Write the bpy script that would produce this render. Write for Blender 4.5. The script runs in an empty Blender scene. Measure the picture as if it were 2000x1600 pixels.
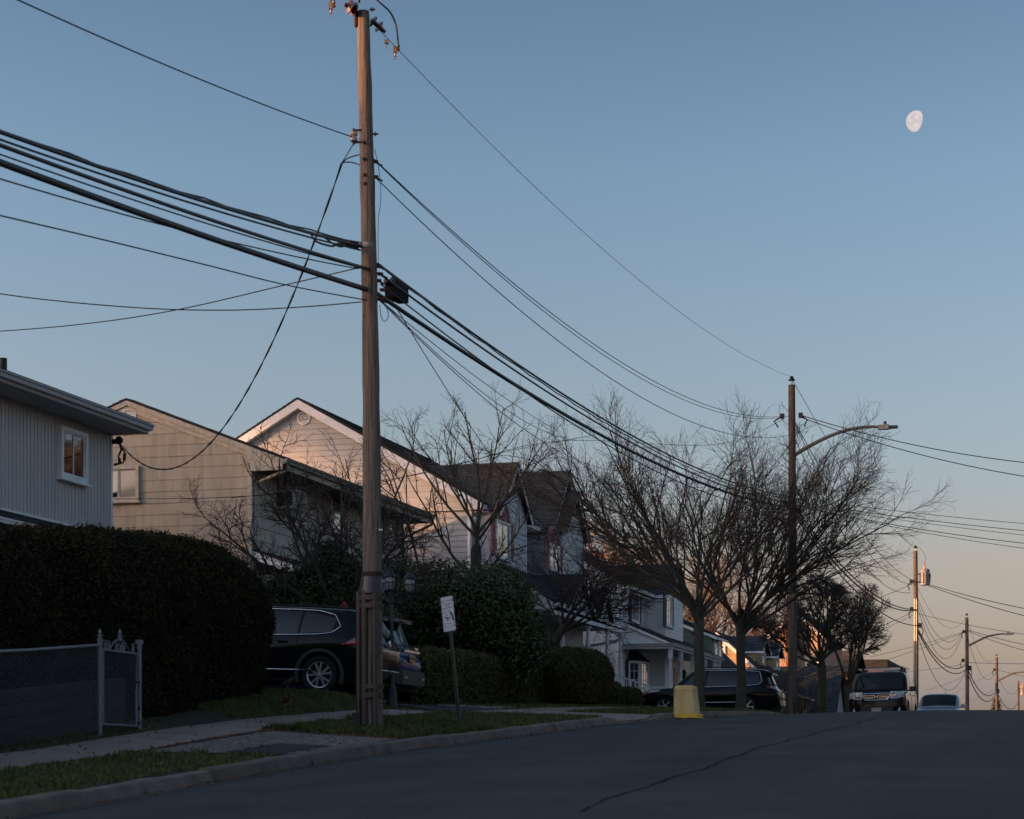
import bpy, math, random
import numpy as np
from mathutils import Vector, Matrix
rad = math.radians
random.seed(7)
rng = np.random.default_rng(11)
SC = bpy.context.scene
COL = SC.collection

# ------------------------------------------------------------------ camera
# the street runs along +Y, the lens stands at the origin on the far kerb
YAW = math.atan(1180 / 4200)
CA, SA = math.cos(YAW), math.sin(YAW)
cam_d = bpy.data.cameras.new('camera')
cam = bpy.data.objects.new('camera', cam_d)
COL.objects.link(cam)
cam.location = (0, 0, 0)
cam.rotation_euler = (rad(90), 0, YAW)
cam_d.sensor_width = 36
cam_d.lens = 75.6
cam_d.shift_y = 0.36
cam_d.clip_start = 0.5
cam_d.clip_end = 9000
cam_d.dof.use_dof = True
cam_d.dof.focus_distance = 60
cam_d.dof.aperture_fstop = 3.2
SC.camera = cam

# ------------------------------------------------------------------ light
SUN_AZ = rad(55)          # light travels 55 degrees to the house side-street side of the road axis
SUN_EL = rad(3.2)
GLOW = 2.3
W = bpy.data.worlds.new('World')
SC.world = W
W.use_nodes = True
nt = W.node_tree
for n in list(nt.nodes):
    nt.nodes.remove(n)
out = nt.nodes.new('ShaderNodeOutputWorld')
bg = nt.nodes.new('ShaderNodeBackground')
sky = nt.nodes.new('ShaderNodeTexSky')
sky.sky_type = 'NISHITA'
sky.sun_disc = False
sky.sun_elevation = SUN_EL
sky.sun_rotation = rad(180) + SUN_AZ
sky.air_density = 1.0
sky.dust_density = 1.6
sky.ozone_density = 2.0
bg.inputs['Strength'].default_value = 0.10
# evening tint that depends on the height above the horizon only (pink belt low, blue above)
tc = nt.nodes.new('ShaderNodeTexCoord')
sx = nt.nodes.new('ShaderNodeSeparateXYZ')
nt.links.new(tc.outputs['Generated'], sx.inputs[0])
ramp = nt.nodes.new('ShaderNodeValToRGB')
nt.links.new(sx.outputs['Z'], ramp.inputs['Fac'])
SKY_STOPS = [(0.0, (.93, 1.0, 3.2)), (.036, (.965, 1.0, 2.6)), (.055, (1.06, .886, 1.47)), (.093, (1.24, .90, 1.07)), (.134, (1.16, .96, 1.10)),
             (.19, (1.14, .98, 1.07)), (.27, (1.02, .96, 1.04)), (.34, (.83, .80, .88)), (.6, (.94, .83, .80)), (1.0, (.96, .83, .77))]
mulc = nt.nodes.new('ShaderNodeMix')
mulc.data_type = 'RGBA'
mulc.blend_type = 'MULTIPLY'
mulc.inputs['Factor'].default_value = 1.0
nt.links.new(sky.outputs[0], mulc.inputs['A'])
nt.links.new(ramp.outputs[0], mulc.inputs['B'])
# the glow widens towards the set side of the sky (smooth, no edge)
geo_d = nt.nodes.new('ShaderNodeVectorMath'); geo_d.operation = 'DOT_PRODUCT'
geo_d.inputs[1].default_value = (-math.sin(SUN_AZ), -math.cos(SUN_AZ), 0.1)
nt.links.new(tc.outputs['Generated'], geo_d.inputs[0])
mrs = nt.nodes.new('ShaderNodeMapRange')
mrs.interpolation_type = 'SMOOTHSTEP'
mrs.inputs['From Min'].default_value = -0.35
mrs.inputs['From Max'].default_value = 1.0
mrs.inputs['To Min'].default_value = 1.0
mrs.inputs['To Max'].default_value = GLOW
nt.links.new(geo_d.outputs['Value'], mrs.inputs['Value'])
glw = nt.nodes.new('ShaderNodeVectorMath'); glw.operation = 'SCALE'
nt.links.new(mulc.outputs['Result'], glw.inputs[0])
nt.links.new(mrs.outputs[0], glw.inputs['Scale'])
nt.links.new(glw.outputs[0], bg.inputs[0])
nt.links.new(bg.outputs[0], out.inputs[0])
def set_ramp(stops):
    el = ramp.color_ramp.elements
    while len(el) > 1:
        el.remove(el[-1])
    el[0].position = stops[0][0]
    el[0].color = (*stops[0][1], 1)
    for p, c in stops[1:]:
        e = el.new(p)
        e.color = (*c, 1)
set_ramp(SKY_STOPS)

sun_d = bpy.data.lights.new('sun', 'SUN')
sun_d.energy = 2.2
sun_d.angle = rad(0.5)
sun_d.color = (1.0, 0.50, 0.24)
sun = bpy.data.objects.new('sun', sun_d)
COL.objects.link(sun)
_sd = Vector((math.sin(SUN_AZ) * math.cos(SUN_EL), math.cos(SUN_AZ) * math.cos(SUN_EL), -math.sin(SUN_EL)))
sun.rotation_euler = _sd.to_track_quat('-Z', 'Y').to_euler()
sun.location = (-60, -40, 30)

SC.view_settings.view_transform = 'Standard'
SC.view_settings.look = 'None'
SC.view_settings.exposure = 1.83
SC.view_settings.gamma = 1
SC.view_settings.use_curve_mapping = False

# ------------------------------------------------------------------ measuring helpers
F_PX = 4200.0
def _u(px):
    return (px - 1000) / F_PX
def onX(px, py, X):
    "point of the plane X = const (a street front) seen at photo pixel px, py"
    D = X * F_PX / (CA * (px - 2180))
    return Vector((X, D * (CA + _u(px) * SA), (1520 - py) / F_PX * D))
def onY(px, py, Y):
    D = Y / (CA + _u(px) * SA)
    return Vector((D * CA * (px - 2180) / F_PX, Y, (1520 - py) / F_PX * D))
def onD(px, py, D):
    return Vector((D * CA * (px - 2180) / F_PX, D * (CA + _u(px) * SA), (1520 - py) / F_PX * D))

# ------------------------------------------------------------------ materials
def nodes_of(m):
    return m.node_tree.nodes, m.node_tree.links
def M(name, col, rough=0.75, var=0.12, scale=5, bump=0.0, bscale=40, metal=0.0, spec=0.35, island=0.0, orand=0.0,
      stretch=(1, 1, 1), coat=0.0, col2=None, contrast=0.5, detail=5, trans=0.0, emis=0.0):
    m = bpy.data.materials.new(name)
    m.use_nodes = True
    N, L = nodes_of(m)
    b = N['Principled BSDF']
    b.inputs['Roughness'].default_value = rough
    b.inputs['Metallic'].default_value = metal
    b.inputs['Specular IOR Level'].default_value = spec
    if coat:
        b.inputs['Coat Weight'].default_value = coat
        b.inputs['Coat Roughness'].default_value = 0.03
    if trans:
        b.inputs['Transmission Weight'].default_value = trans
    t = N.new('ShaderNodeTexCoord')
    mp = N.new('ShaderNodeMapping')
    mp.inputs['Scale'].default_value = stretch
    L.new(t.outputs['Object'], mp.inputs[0])
    c = None
    lo = tuple(max(0, x * (1 - var)) for x in col)
    hi = tuple(min(1, x * (1 + var)) for x in col) if col2 is None else col2
    if col2 is not None:
        lo = col
    no = N.new('ShaderNodeTexNoise')
    no.inputs['Scale'].default_value = scale
    no.inputs['Detail'].default_value = detail
    L.new(mp.outputs[0], no.inputs['Vector'])
    mr = N.new('ShaderNodeMapRange')
    mr.inputs['From Min'].default_value = 0.5 - 0.5 * contrast
    mr.inputs['From Max'].default_value = 0.5 + 0.5 * contrast
    L.new(no.outputs['Fac'], mr.inputs['Value'])
    mx = N.new('ShaderNodeMix')
    mx.data_type = 'RGBA'
    mx.inputs['A'].default_value = (*lo, 1)
    mx.inputs['B'].default_value = (*hi, 1)
    L.new(mr.outputs[0], mx.inputs['Factor'])
    c = mx.outputs['Result']
    if island or orand:
        if island:
            g = N.new('ShaderNodeNewGeometry')
            src = g.outputs['Random Per Island']
            k = island
        else:
            g = N.new('ShaderNodeObjectInfo')
            src = g.outputs['Random']
            k = orand
        mr2 = N.new('ShaderNodeMapRange')
        mr2.inputs['To Min'].default_value = 1 - k
        mr2.inputs['To Max'].default_value = 1 + k
        L.new(src, mr2.inputs['Value'])
        hs = N.new('ShaderNodeHueSaturation')
        L.new(mr2.outputs[0], hs.inputs['Value'])
        L.new(c, hs.inputs['Color'])
        c = hs.outputs[0]
    L.new(c, b.inputs['Base Color'])
    if emis:
        L.new(c, b.inputs['Emission Color'])
        b.inputs['Emission Strength'].default_value = emis
    if bump:
        nb = N.new('ShaderNodeTexNoise')
        nb.inputs['Scale'].default_value = bscale
        nb.inputs['Detail'].default_value = 4
        L.new(mp.outputs[0], nb.inputs['Vector'])
        bp = N.new('ShaderNodeBump')
        bp.inputs['Strength'].default_value = bump
        bp.inputs['Distance'].default_value = 0.02
        L.new(nb.outputs['Fac'], bp.inputs['Height'])
        L.new(bp.outputs[0], b.inputs['Normal'])
    return m

def shingle_mat(name, c1, c2, axis):
    "asphalt shingles: brick pattern of tab colours laid over the stepped courses of the mesh"
    m = bpy.data.materials.new(name)
    m.use_nodes = True
    N, L = nodes_of(m)
    b = N['Principled BSDF']
    b.inputs['Roughness'].default_value = 0.9
    b.inputs['Specular IOR Level'].default_value = 0.25
    t = N.new('ShaderNodeTexCoord')
    s = N.new('ShaderNodeSeparateXYZ')
    L.new(t.outputs['Object'], s.inputs[0])
    cb = N.new('ShaderNodeCombineXYZ')
    L.new(s.outputs[axis], cb.inputs[0])
    L.new(s.outputs['Z'], cb.inputs[1])
    br = N.new('ShaderNodeTexBrick')
    br.inputs['Color1'].default_value = (*c1, 1)
    br.inputs['Color2'].default_value = (*c2, 1)
    br.inputs['Mortar'].default_value = (*[x * 0.45 for x in c1], 1)
    br.inputs['Scale'].default_value = 1
    br.inputs['Mortar Size'].default_value = 0.008
    br.inputs['Brick Width'].default_value = 0.33
    br.inputs['Row Height'].default_value = 0.105
    L.new(cb.outputs[0], br.inputs['Vector'])
    no = N.new('ShaderNodeTexNoise')
    no.inputs['Scale'].default_value = 1.3
    no.inputs['Detail'].default_value = 6
    L.new(t.outputs['Object'], no.inputs['Vector'])
    mr = N.new('ShaderNodeMapRange')
    mr.inputs['To Min'].default_value = 0.6
    mr.inputs['To Max'].default_value = 1.4
    L.new(no.outputs['Fac'], mr.inputs['Value'])
    hs = N.new('ShaderNodeHueSaturation')
    L.new(br.outputs['Color'], hs.inputs['Color'])
    L.new(mr.outputs[0], hs.inputs['Value'])
    L.new(hs.outputs[0], b.inputs['Base Color'])
    return m

# ------------------------------------------------------------------ mesh builder
class MB:
    def __init__(s):
        s.v, s.f = [], []
    def add(s, vs, fs):
        k = len(s.v)
        s.v.extend([tuple(p) for p in vs])
        s.f.extend([tuple(i + k for i in f) for f in fs])
        return s
    def box(s, x0, x1, y0, y1, z0, z1):
        return s.hexa([(x0, y0, z0), (x1, y0, z0), (x1, y1, z0), (x0, y1, z0), (x0, y0, z1), (x1, y0, z1), (x1, y1, z1), (x0, y1, z1)])
    def hexa(s, p):
        return s.add(p, [(0, 3, 2, 1), (4, 5, 6, 7), (0, 1, 5, 4), (1, 2, 6, 5), (2, 3, 7, 6), (3, 0, 4, 7)])
    def obox(s, c, ax, ay, az):
        c, ax, ay, az = Vector(c), Vector(ax), Vector(ay), Vector(az)
        return s.hexa([c - ax - ay - az, c + ax - ay - az, c + ax + ay - az, c - ax + ay - az,
                       c - ax - ay + az, c + ax - ay + az, c + ax + ay + az, c - ax + ay + az])
    def prism(s, poly, vec):
        n = len(poly)
        vec = Vector(vec)
        a = [Vector(p) for p in poly]
        b = [p + vec for p in a]
        fs = [tuple(range(n - 1, -1, -1)), tuple(range(n, 2 * n))]
        for i in range(n):
            j = (i + 1) % n
            fs.append((i, j, n + j, n + i))
        return s.add(a + b, fs)
    def loft(s, a, b):
        "two matching polygons joined into a solid"
        n = len(a)
        fs = [tuple(range(n - 1, -1, -1)), tuple(range(n, 2 * n))]
        for i in range(n):
            j = (i + 1) % n
            fs.append((i, j, n + j, n + i))
        return s.add(list(a) + list(b), fs)
    def quad(s, a, b, c, d):
        return s.add([a, b, c, d], [(0, 1, 2, 3)])
    def grid(s, rows, close=False):
        n, m = len(rows), len(rows[0])
        vs = [p for r in rows for p in r]
        fs = []
        for i in range(n - 1):
            for j in range(m - (0 if close else 1)):
                k = (j + 1) % m
                fs.append((i * m + j, i * m + k, (i + 1) * m + k, (i + 1) * m + j))
        return s.add(vs, fs)
    def tube(s, pts, r, sides=6, cap=True):
        pts = [Vector(p) for p in pts]
        n = len(pts)
        rs = r if isinstance(r, (list, tuple, np.ndarray)) else [r] * n
        rows = []
        ref = None
        for i, p in enumerate(pts):
            t = (pts[min(i + 1, n - 1)] - pts[max(i - 1, 0)])
            if t.length < 1e-9:
                t = Vector((0, 0, 1))
            t.normalize()
            if ref is None:
                ref = Vector((0, 0, 1)) if abs(t.z) < 0.9 else Vector((1, 0, 0))
            u = t.cross(ref)
            if u.length < 1e-6:
                u = t.orthogonal()
            u.normalize()
            w = t.cross(u)
            ref = u.cross(t)
            rows.append([p + rs[i] * (math.cos(2 * math.pi * k / sides) * u + math.sin(2 * math.pi * k / sides) * w) for k in range(sides)])
        k0 = len(s.v)
        s.grid(rows, True)
        if cap:
            s.f.append(tuple(k0 + i for i in range(sides)))
            s.f.append(tuple(k0 + (n - 1) * sides + i for i in range(sides - 1, -1, -1)))
        return s
    def lathe(s, c, prof, n=16, ax=(0, 0, 1), cap=True):
        c, ax = Vector(c), Vector(ax).normalized()
        u = ax.orthogonal().normalized()
        w = ax.cross(u)
        rows = []
        for r, h in prof:
            rows.append([c + ax * h + max(r, 1e-4) * (math.cos(2 * math.pi * k / n) * u + math.sin(2 * math.pi * k / n) * w) for k in range(n)])
        k0 = len(s.v)
        s.grid(rows, True)
        if cap:
            s.f.append(tuple(k0 + i for i in range(n - 1, -1, -1)))
            s.f.append(tuple(k0 + (len(rows) - 1) * n + i for i in range(n)))
        return s
    def ball(s, c, r, n=10, m=7):
        rx, ry, rz_ = r if isinstance(r, (tuple, list)) else (r, r, r)
        rows = []
        for i in range(m + 1):
            a = -math.pi / 2 + math.pi * i / m
            rows.append([(c[0] + rx * max(math.cos(a), 1e-3) * math.cos(2 * math.pi * k / n), c[1] + ry * max(math.cos(a), 1e-3) * math.sin(2 * math.pi * k / n), c[2] + rz_ * math.sin(a)) for k in range(n)])
        return s.grid(rows, True)

WL = {}
def thing(name, label, cat, loc=(0, 0, 0), group=None, rz=0.0):
    o = bpy.data.objects.new(name, None)
    COL.objects.link(o)
    o.location = loc
    o.rotation_euler = (0, 0, rz)
    o.empty_display_size = 0.2
    o['label'] = label
    o['category'] = cat
    if group:
        o['group'] = group
    WL[o.name] = Vector(loc)
    return o
def tag(o, label=None, cat=None, group=None, kind=None):
    for k, v in (('label', label), ('category', cat), ('group', group), ('kind', kind)):
        if v:
            o[k] = v
    return o
def link(name, me, mat, parent=None, kind=None, label=None):
    o = bpy.data.objects.new(name, me)
    if mat is not None and not me.materials:
        for q in (mat if isinstance(mat, (list, tuple)) else [mat]):
            me.materials.append(q)
    COL.objects.link(o)
    if parent is not None:
        o.parent = parent
        WL[o.name] = WL.get(parent.name, Vector((0, 0, 0)))
    if kind:
        o['kind'] = kind
    if label:
        o['label'] = label
    return o
def obj(name, mb, mat, parent=None, local=False, smooth=False, kind=None, label=None):
    me = bpy.data.meshes.new(name)
    off = Vector((0, 0, 0)) if (local or parent is None) else WL.get(parent.name, Vector((0, 0, 0)))
    if off.length > 0:
        vs = [(p[0] - off.x, p[1] - off.y, p[2] - off.z) for p in mb.v]
    else:
        vs = mb.v
    me.from_pydata(vs, [], mb.f)
    if smooth:
        me.polygons.foreach_set('use_smooth', [True] * len(me.polygons))
        if smooth == 'auto':
            try:
                me.set_sharp_from_angle(angle=rad(40))
            except Exception:
                pass
    me.update()
    return link(name, me, mat, parent, kind, label)
def np_mesh(name, V, Fq, mat, parent=None, smooth=False, kind=None, local=False):
    "V (n,3) float array, Fq (m,k) int array"
    me = bpy.data.meshes.new(name)
    V = np.asarray(V, dtype=np.float32)
    Fq = np.asarray(Fq, dtype=np.int32)
    if parent is not None and not local:
        V = V - np.array(WL.get(parent.name, Vector((0, 0, 0))), dtype=np.float32)
    m, k = Fq.shape
    me.vertices.add(len(V))
    me.vertices.foreach_set('co', V.ravel())
    me.loops.add(m * k)
    me.loops.foreach_set('vertex_index', Fq.ravel())
    me.polygons.add(m)
    me.polygons.foreach_set('loop_start', np.arange(0, m * k, k, dtype=np.int32))
    me.polygons.foreach_set('loop_total', np.full(m, k, dtype=np.int32))
    if smooth:
        me.polygons.foreach_set('use_smooth', np.ones(m, dtype=bool))
    me.update(calc_edges=True)
    return link(name, me, mat, parent, kind)
def children_of(o):
    return [c for c in bpy.data.objects if c.parent == o]
def copy_tree(o, parent=None):
    kids = list(o.children)
    c = o.copy()
    COL.objects.link(c)
    if parent is not None:
        c.parent = parent
    for k in kids:
        copy_tree(k, c)
    return c
# ------------------------------------------------------------------ the lie of the land
_PY = [-400, -150, -60, -20, 0, 17.6, 19.8, 23.2, 27.7, 34.2, 42.6, 51, 58, 62, 66, 74, 90, 120, 164, 207, 251, 400, 900, 3000]
_PZ = [-14, -7, -5, -2.9, -1.55, -.357, -.207, .03, .335, .668, 1.12, 1.45, 1.69, 1.78, 1.81, 1.81, 1.83, 1.9, 1.5, 1.0, .6, -1, -8, -40]
_gy = np.arange(-400, 3000, 0.5)
_gz = np.interp(_gy, _PY, _PZ)
_k = np.exp(-0.5 * (np.arange(-10, 11) / 4.0) ** 2)
_k /= _k.sum()
_gzs = np.convolve(np.pad(_gz, 10, mode='edge'), _k, mode='valid')
def rzv(Y):
    return np.interp(Y, _gy, _gzs)
KX, VX, S0, S1 = -9.6, -9.78, -11.9, -13.1     # kerb face, kerb back, sidewalk edges
def _apron(Y):
    return np.clip(np.minimum((Y - 41.6) / 0.8, (46.4 - Y) / 0.8), 0, 1)
def _cols(Y):
    Y = np.asarray(Y, float)
    kerb = 0.15 - 0.12 * _apron(Y)
    s0 = np.interp(Y, [20, 24.5, 28, 31, 37, 42, 46, 52, 58, 75, 100], [.17, .19, .27, .34, .36, .20, .20, .22, .22, .34, .3])
    s1 = s0 + np.interp(Y, [20, 30, 40, 60], [.05, .06, .07, .05])
    l1 = s1 + np.interp(Y, [20, 30, 34, 36.2, 37.2, 43, 50, 80], [.12, .20, .36, .40, .30, .14, .08, .04])
    lm = s1 + np.interp(Y, [20, 30, 33, 36, 38.5, 42.5, 50, 80], [.06, .14, .32, .37, .27, .05, .04, .02])
    l1 = np.maximum(l1, lm + .03)
    l2 = np.interp(Y, [20, 35, 45, 65, 100], [.60, .85, .90, .80, .72])
    l3 = l2 + 0.12
    return [(KX, np.zeros_like(Y)), (KX - .03, kerb * .93), (VX, kerb), (S0, s0), (S1, s1), (-13.8, lm), (-15.0, l1), (-21.5, l2), (-40.0, l3), (-700.0, l3)]
def g(X, Y):
    X = np.asarray(X, float)
    Y = np.asarray(Y, float)
    X, Y = np.broadcast_arrays(X, Y)
    z = rzv(Y)
    crown = np.clip(1 - ((X + 4.2) / 5.4) ** 2, 0, 1) * 0.12
    bank = np.zeros_like(z)
    cs = _cols(Y)
    for (xa, ha), (xb, hb) in zip(cs[:-1], cs[1:]):
        m = (X <= xa) & (X > xb)
        t = (xa - X) / (xa - xb)
        bank = np.where(m, ha + (hb - ha) * t, bank)
    right = np.clip((X - 1.2) / 0.1, 0, 1) * 0.15 + np.clip((X - 1.3) / 12, 0, 1) * 0.4
    return z + np.where(X > KX, crown, bank) + np.where(X > 1.2, right, 0)
def gz(x, y):
    return float(g(x, y))

YS = np.concatenate([np.arange(-60, 10, 5.0), np.arange(10, 80, 0.5), np.arange(80, 130, 2.0), np.arange(130, 300, 10.0), np.array([300, 400, 600, 900, 1500, 2900.0])])
def strip(name, xs, mat, dz=0.0, ys=YS, kind='structure', jitter=0):
    xs = np.asarray(xs, float)
    Xg, Yg = np.meshgrid(xs, ys)
    Z = g(Xg, Yg) + dz
    V = np.stack([Xg, Yg, Z], -1).reshape(-1, 3)
    n, m = Xg.shape
    idx = np.arange(n * m).reshape(n, m)
    Fq = np.stack([idx[:-1, :-1], idx[:-1, 1:], idx[1:, 1:], idx[1:, :-1]], -1).reshape(-1, 4)
    return np_mesh(name, V, Fq, mat, smooth=True, kind=kind)

def asphalt_mat(name, c, blue=0):
    m = M(name, c, rough=0.85, var=0.0, spec=0.3)
    N, L = nodes_of(m)
    b = N['Principled BSDF']
    t = N.new('ShaderNodeTexCoord')
    big = N.new('ShaderNodeTexNoise'); big.inputs['Scale'].default_value = 0.6; big.inputs['Detail'].default_value = 6
    L.new(t.outputs['Object'], big.inputs['Vector'])
    spk = N.new('ShaderNodeTexVoronoi'); spk.inputs['Scale'].default_value = 13
    L.new(t.outputs['Object'], spk.inputs['Vector'])
    fine = N.new('ShaderNodeTexNoise'); fine.inputs['Scale'].default_value = 160; fine.inputs['Detail'].default_value = 2
    L.new(t.outputs['Object'], fine.inputs['Vector'])
    st = N.new('ShaderNodeMapping'); st.inputs['Scale'].default_value = (1.2, 0.05, 1)
    L.new(t.outputs['Object'], st.inputs[0])
    trk = N.new('ShaderNodeTexNoise'); trk.inputs['Scale'].default_value = 1.0; trk.inputs['Detail'].default_value = 3
    L.new(st.outputs[0], trk.inputs['Vector'])
    def mapr(src, a, b_, lo, hi):
        q = N.new('ShaderNodeMapRange')
        q.inputs['From Min'].default_value = a; q.inputs['From Max'].default_value = b_
        q.inputs['To Min'].default_value = lo; q.inputs['To Max'].default_value = hi
        L.new(src, q.inputs['Value'])
        return q.outputs[0]
    def mul(a, b_):
        q = N.new('ShaderNodeMath'); q.operation = 'MULTIPLY'
        L.new(a, q.inputs[0]); L.new(b_, q.inputs[1])
        return q.outputs[0]
    def mx(a, b_):
        q = N.new('ShaderNodeMath'); q.operation = 'MAXIMUM'
        L.new(a, q.inputs[0]); L.new(b_, q.inputs[1])
        return q.outputs[0]
    v = mul(mul(mapr(big.outputs['Fac'], .3, .7, .74, 1.26), mapr(fine.outputs['Fac'], .3, .7, .75, 1.25)), mapr(trk.outputs['Fac'], .3, .7, .85, 1.15))
    sp = mul(mapr(spk.outputs['Distance'], 0.07, 0.17, 5.0, 1.0), mapr(spk.outputs['Color'], 0.0, 1.0, 1.0, 1.0))
    rnd = N.new('ShaderNodeSeparateColor'); L.new(spk.outputs['Color'], rnd.inputs[0])
    gate = mapr(rnd.outputs[0], .80, .82, 0.0, 1.0)
    hot = N.new('ShaderNodeMath'); hot.operation = 'MULTIPLY'
    L.new(gate, hot.inputs[0]); L.new(sp, hot.inputs[1])
    stn = N.new('ShaderNodeTexVoronoi'); stn.inputs['Scale'].default_value = 1.1
    L.new(t.outputs['Object'], stn.inputs['Vector'])
    v = mul(v, mapr(stn.outputs['Distance'], .05, .16, .62, 1.0))
    one = mx(hot.outputs[0], mapr(gate, 0, 1, 1, 1))
    vv = mul(v, one)
    hs = N.new('ShaderNodeHueSaturation')
    hs.inputs['Color'].default_value = (*c, 1)
    L.new(vv, hs.inputs['Value'])
    L.new(hs.outputs[0], b.inputs['Base Color'])
    bp = N.new('ShaderNodeBump'); bp.inputs['Strength'].default_value = 0.35; bp.inputs['Distance'].default_value = 0.01
    L.new(fine.outputs['Fac'], bp.inputs['Height'])
    L.new(bp.outputs[0], b.inputs['Normal'])
    return m
m_road = asphalt_mat('asphalt', (.046, .042, .041))
m_drive = asphalt_mat('driveway_asphalt', (.036, .040, .046))
m_soil = M('lawn_soil', (.024, .022, .012), rough=.95, var=.4, scale=3, bump=.8, bscale=30, col2=(.050, .044, .024))
m_conc = M('sidewalk_concrete', (.27, .20, .165), rough=.9, var=.22, scale=2.2, bump=.5, bscale=70, orand=.10)
m_kerb = M('kerb_concrete', (.165, .128, .104), rough=.9, var=.35, scale=3.0, bump=.6, bscale=40, orand=.14)
m_dirt = M('dirt', (.05, .04, .03), rough=.95, var=.4, scale=9, bump=.8, bscale=40)

strip('road', np.linspace(KX, 1.2, 13), m_road)
strip('lawn', [S1, -13.6, -14.2, -15, -16.5, -18, -20, -22, -26, -32, -40, -60, -100, -200, -400, -690], m_soil)
strip('verge', [VX, -10.2, -10.7, -11.2, -11.6, S0], m_soil)
strip('sidewalk_bed', [S0, -12.5, S1], m_dirt, dz=-0.03)
strip('ground', [1.32, 2, 4, 8, 14, 30, 60, 120, 300, 700], m_soil)
strip('opposite_kerb', [1.2, 1.205, 1.32], m_kerb)

# sidewalk slabs, each its own piece
walk = bpy.data.objects.new('sidewalk', None); COL.objects.link(walk); walk['kind'] = 'structure'
yy = 8.0
while yy < 100:
    ln = 1.5
    mb = MB()
    ga = 0.008
    e = random.uniform(-.006, .006)
    rows = []
    for k in range(3):
        y = yy + ga + (ln - 2 * ga) * k / 2
        rows.append((y, [(S0 - ga, gz(S0 - .001, y) + e), (S1 + ga, gz(S1 + .001, y) + e)]))
    for (ya, ra), (yb, rb) in zip(rows[:-1], rows[1:]):
        p = [(ra[1][0], ya, ra[1][1] - .1), (ra[0][0], ya, ra[0][1] - .1), (rb[0][0], yb, rb[0][1] - .1), (rb[1][0], yb, rb[1][1] - .1),
             (ra[1][0], ya, ra[1][1] + .012), (ra[0][0], ya, ra[0][1] + .012), (rb[0][0], yb, rb[0][1] + .012), (rb[1][0], yb, rb[1][1] + .012)]
        mb.hexa(p)
    obj('paving_slab', mb, m_conc, walk)
    yy += ln
# kerb stones
kerb = bpy.data.objects.new('kerb', None); COL.objects.link(kerb); kerb['kind'] = 'structure'
yy = 7.0
while yy < 92:
    ln = 3.0
    ga = .012
    rows = []
    jx = random.uniform(-.012, .012)
    jz = random.uniform(-.01, .01)
    for k in range(7):
        y = yy + ga + (ln - 2 * ga) * k / 6
        r0 = float(rzv(y))
        h = float(_cols(np.array(y))[2][1]) + jz
        w1, w2 = random.uniform(-.006, .006), random.uniform(-.006, .006)
        rows.append([(KX + .015 + jx, y, r0 - .12), (KX + .012 + jx, y, r0 + .02), (KX - .012 + jx + w1, y, r0 + h * .62), (KX - .03 + jx + w1, y, r0 + h * .88),
                     (KX - .065 + jx, y, r0 + h + w2), (VX - .015, y, r0 + h + .004 + w2), (VX - .02, y, r0 - .12)])
    mb = MB()
    mb.grid(rows)
    n = len(rows[0])
    mb.f.append(tuple(range(n)))
    mb.f.append(tuple(range(6 * n + n - 1, 6 * n - 1, -1)))
    obj('kerb_stone', mb, m_kerb, kerb)
    yy += ln
# gutter strip of paler grit
m_grit = M('gutter_grit', (.15, .13, .11), rough=.95, var=.5, scale=14, bump=.6, bscale=60)
def ribbon(name, pts, w, mat, dz=.004, kind='structure'):
    mb = MB()
    rows = []
    for i, (x, y) in enumerate(pts):
        a = np.array(pts[max(i - 1, 0)]); b = np.array(pts[min(i + 1, len(pts) - 1)])
        t = b - a; t = t / np.linalg.norm(t)
        nn = np.array([-t[1], t[0]])
        ww = w[i] if isinstance(w, (list, np.ndarray)) else w
        p, q = np.array([x, y]) + nn * ww / 2, np.array([x, y]) - nn * ww / 2
        rows.append([(p[0], p[1], gz(*p) + dz), (q[0], q[1], gz(*q) + dz)])
    mb.grid(rows)
    return obj(name, mb, mat, kind=kind, smooth=True)
ys_ = np.arange(10, 78, .8)
ribbon('gutter', [(KX + .075 + .01 * math.sin(y * 2.1) , y) for y in ys_], np.array([.085 + .03 * math.sin(y * 1.7) + .02 * math.sin(y * 4.1) for y in ys_]), m_grit)
m_tar = M('crack_sealant', (.020, .019, .019), rough=.95, spec=.1, var=.2)
ys_ = np.arange(17, 66, .25)
ribbon('road_seam', [(-4.25 + .03 * math.sin(y * .9) + .03 * math.sin(y * 2.3) + .02 * math.sin(y * 7.1), y) for y in ys_], np.array([.035 + .018 * math.sin(y * 3.1) for y in ys_]), m_tar)

# driveways and aprons
def sheet(name, x0, x1, y0, y1, mat, dz=.012, n=10, m=12, kind='structure'):
    Xg, Yg = np.meshgrid(np.linspace(x0, x1, n), np.linspace(y0, y1, m))
    V = np.stack([Xg, Yg, g(Xg, Yg) + dz], -1).reshape(-1, 3)
    idx = np.arange(n * m).reshape(m, n)
    return np_mesh(name, V, np.stack([idx[:-1, :-1], idx[:-1, 1:], idx[1:, 1:], idx[1:, :-1]], -1).reshape(-1, 4), mat, smooth=True, kind=kind)
_n = 16
_xs = np.linspace(-22.0, S1 - .02, 24)
_rows = np.array([[(x, y, float(g(x, y)) + .016) for y in np.linspace(41.2 - 4.4 * min(1, max(0, (S1 - x) / .9)), 46.3, _n)] for x in _xs])
_id = np.arange(24 * _n).reshape(24, _n)
np_mesh('driveway', _rows.reshape(-1, 3), np.stack([_id[:-1, :-1], _id[1:, :-1], _id[1:, 1:], _id[:-1, 1:]], -1).reshape(-1, 4), m_drive, smooth=True, kind='structure')
sheet('driveway_apron', S0 + .02, KX - .2, 42.0, 46.2, m_conc, dz=.012)
sheet('driveway', -21.0, S1 - .02, 75.5, 80.5, m_drive, dz=.014)
sheet('garden_path', -17.5, S1 - .02, 62.4, 63.6, m_conc, dz=.02)
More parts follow.
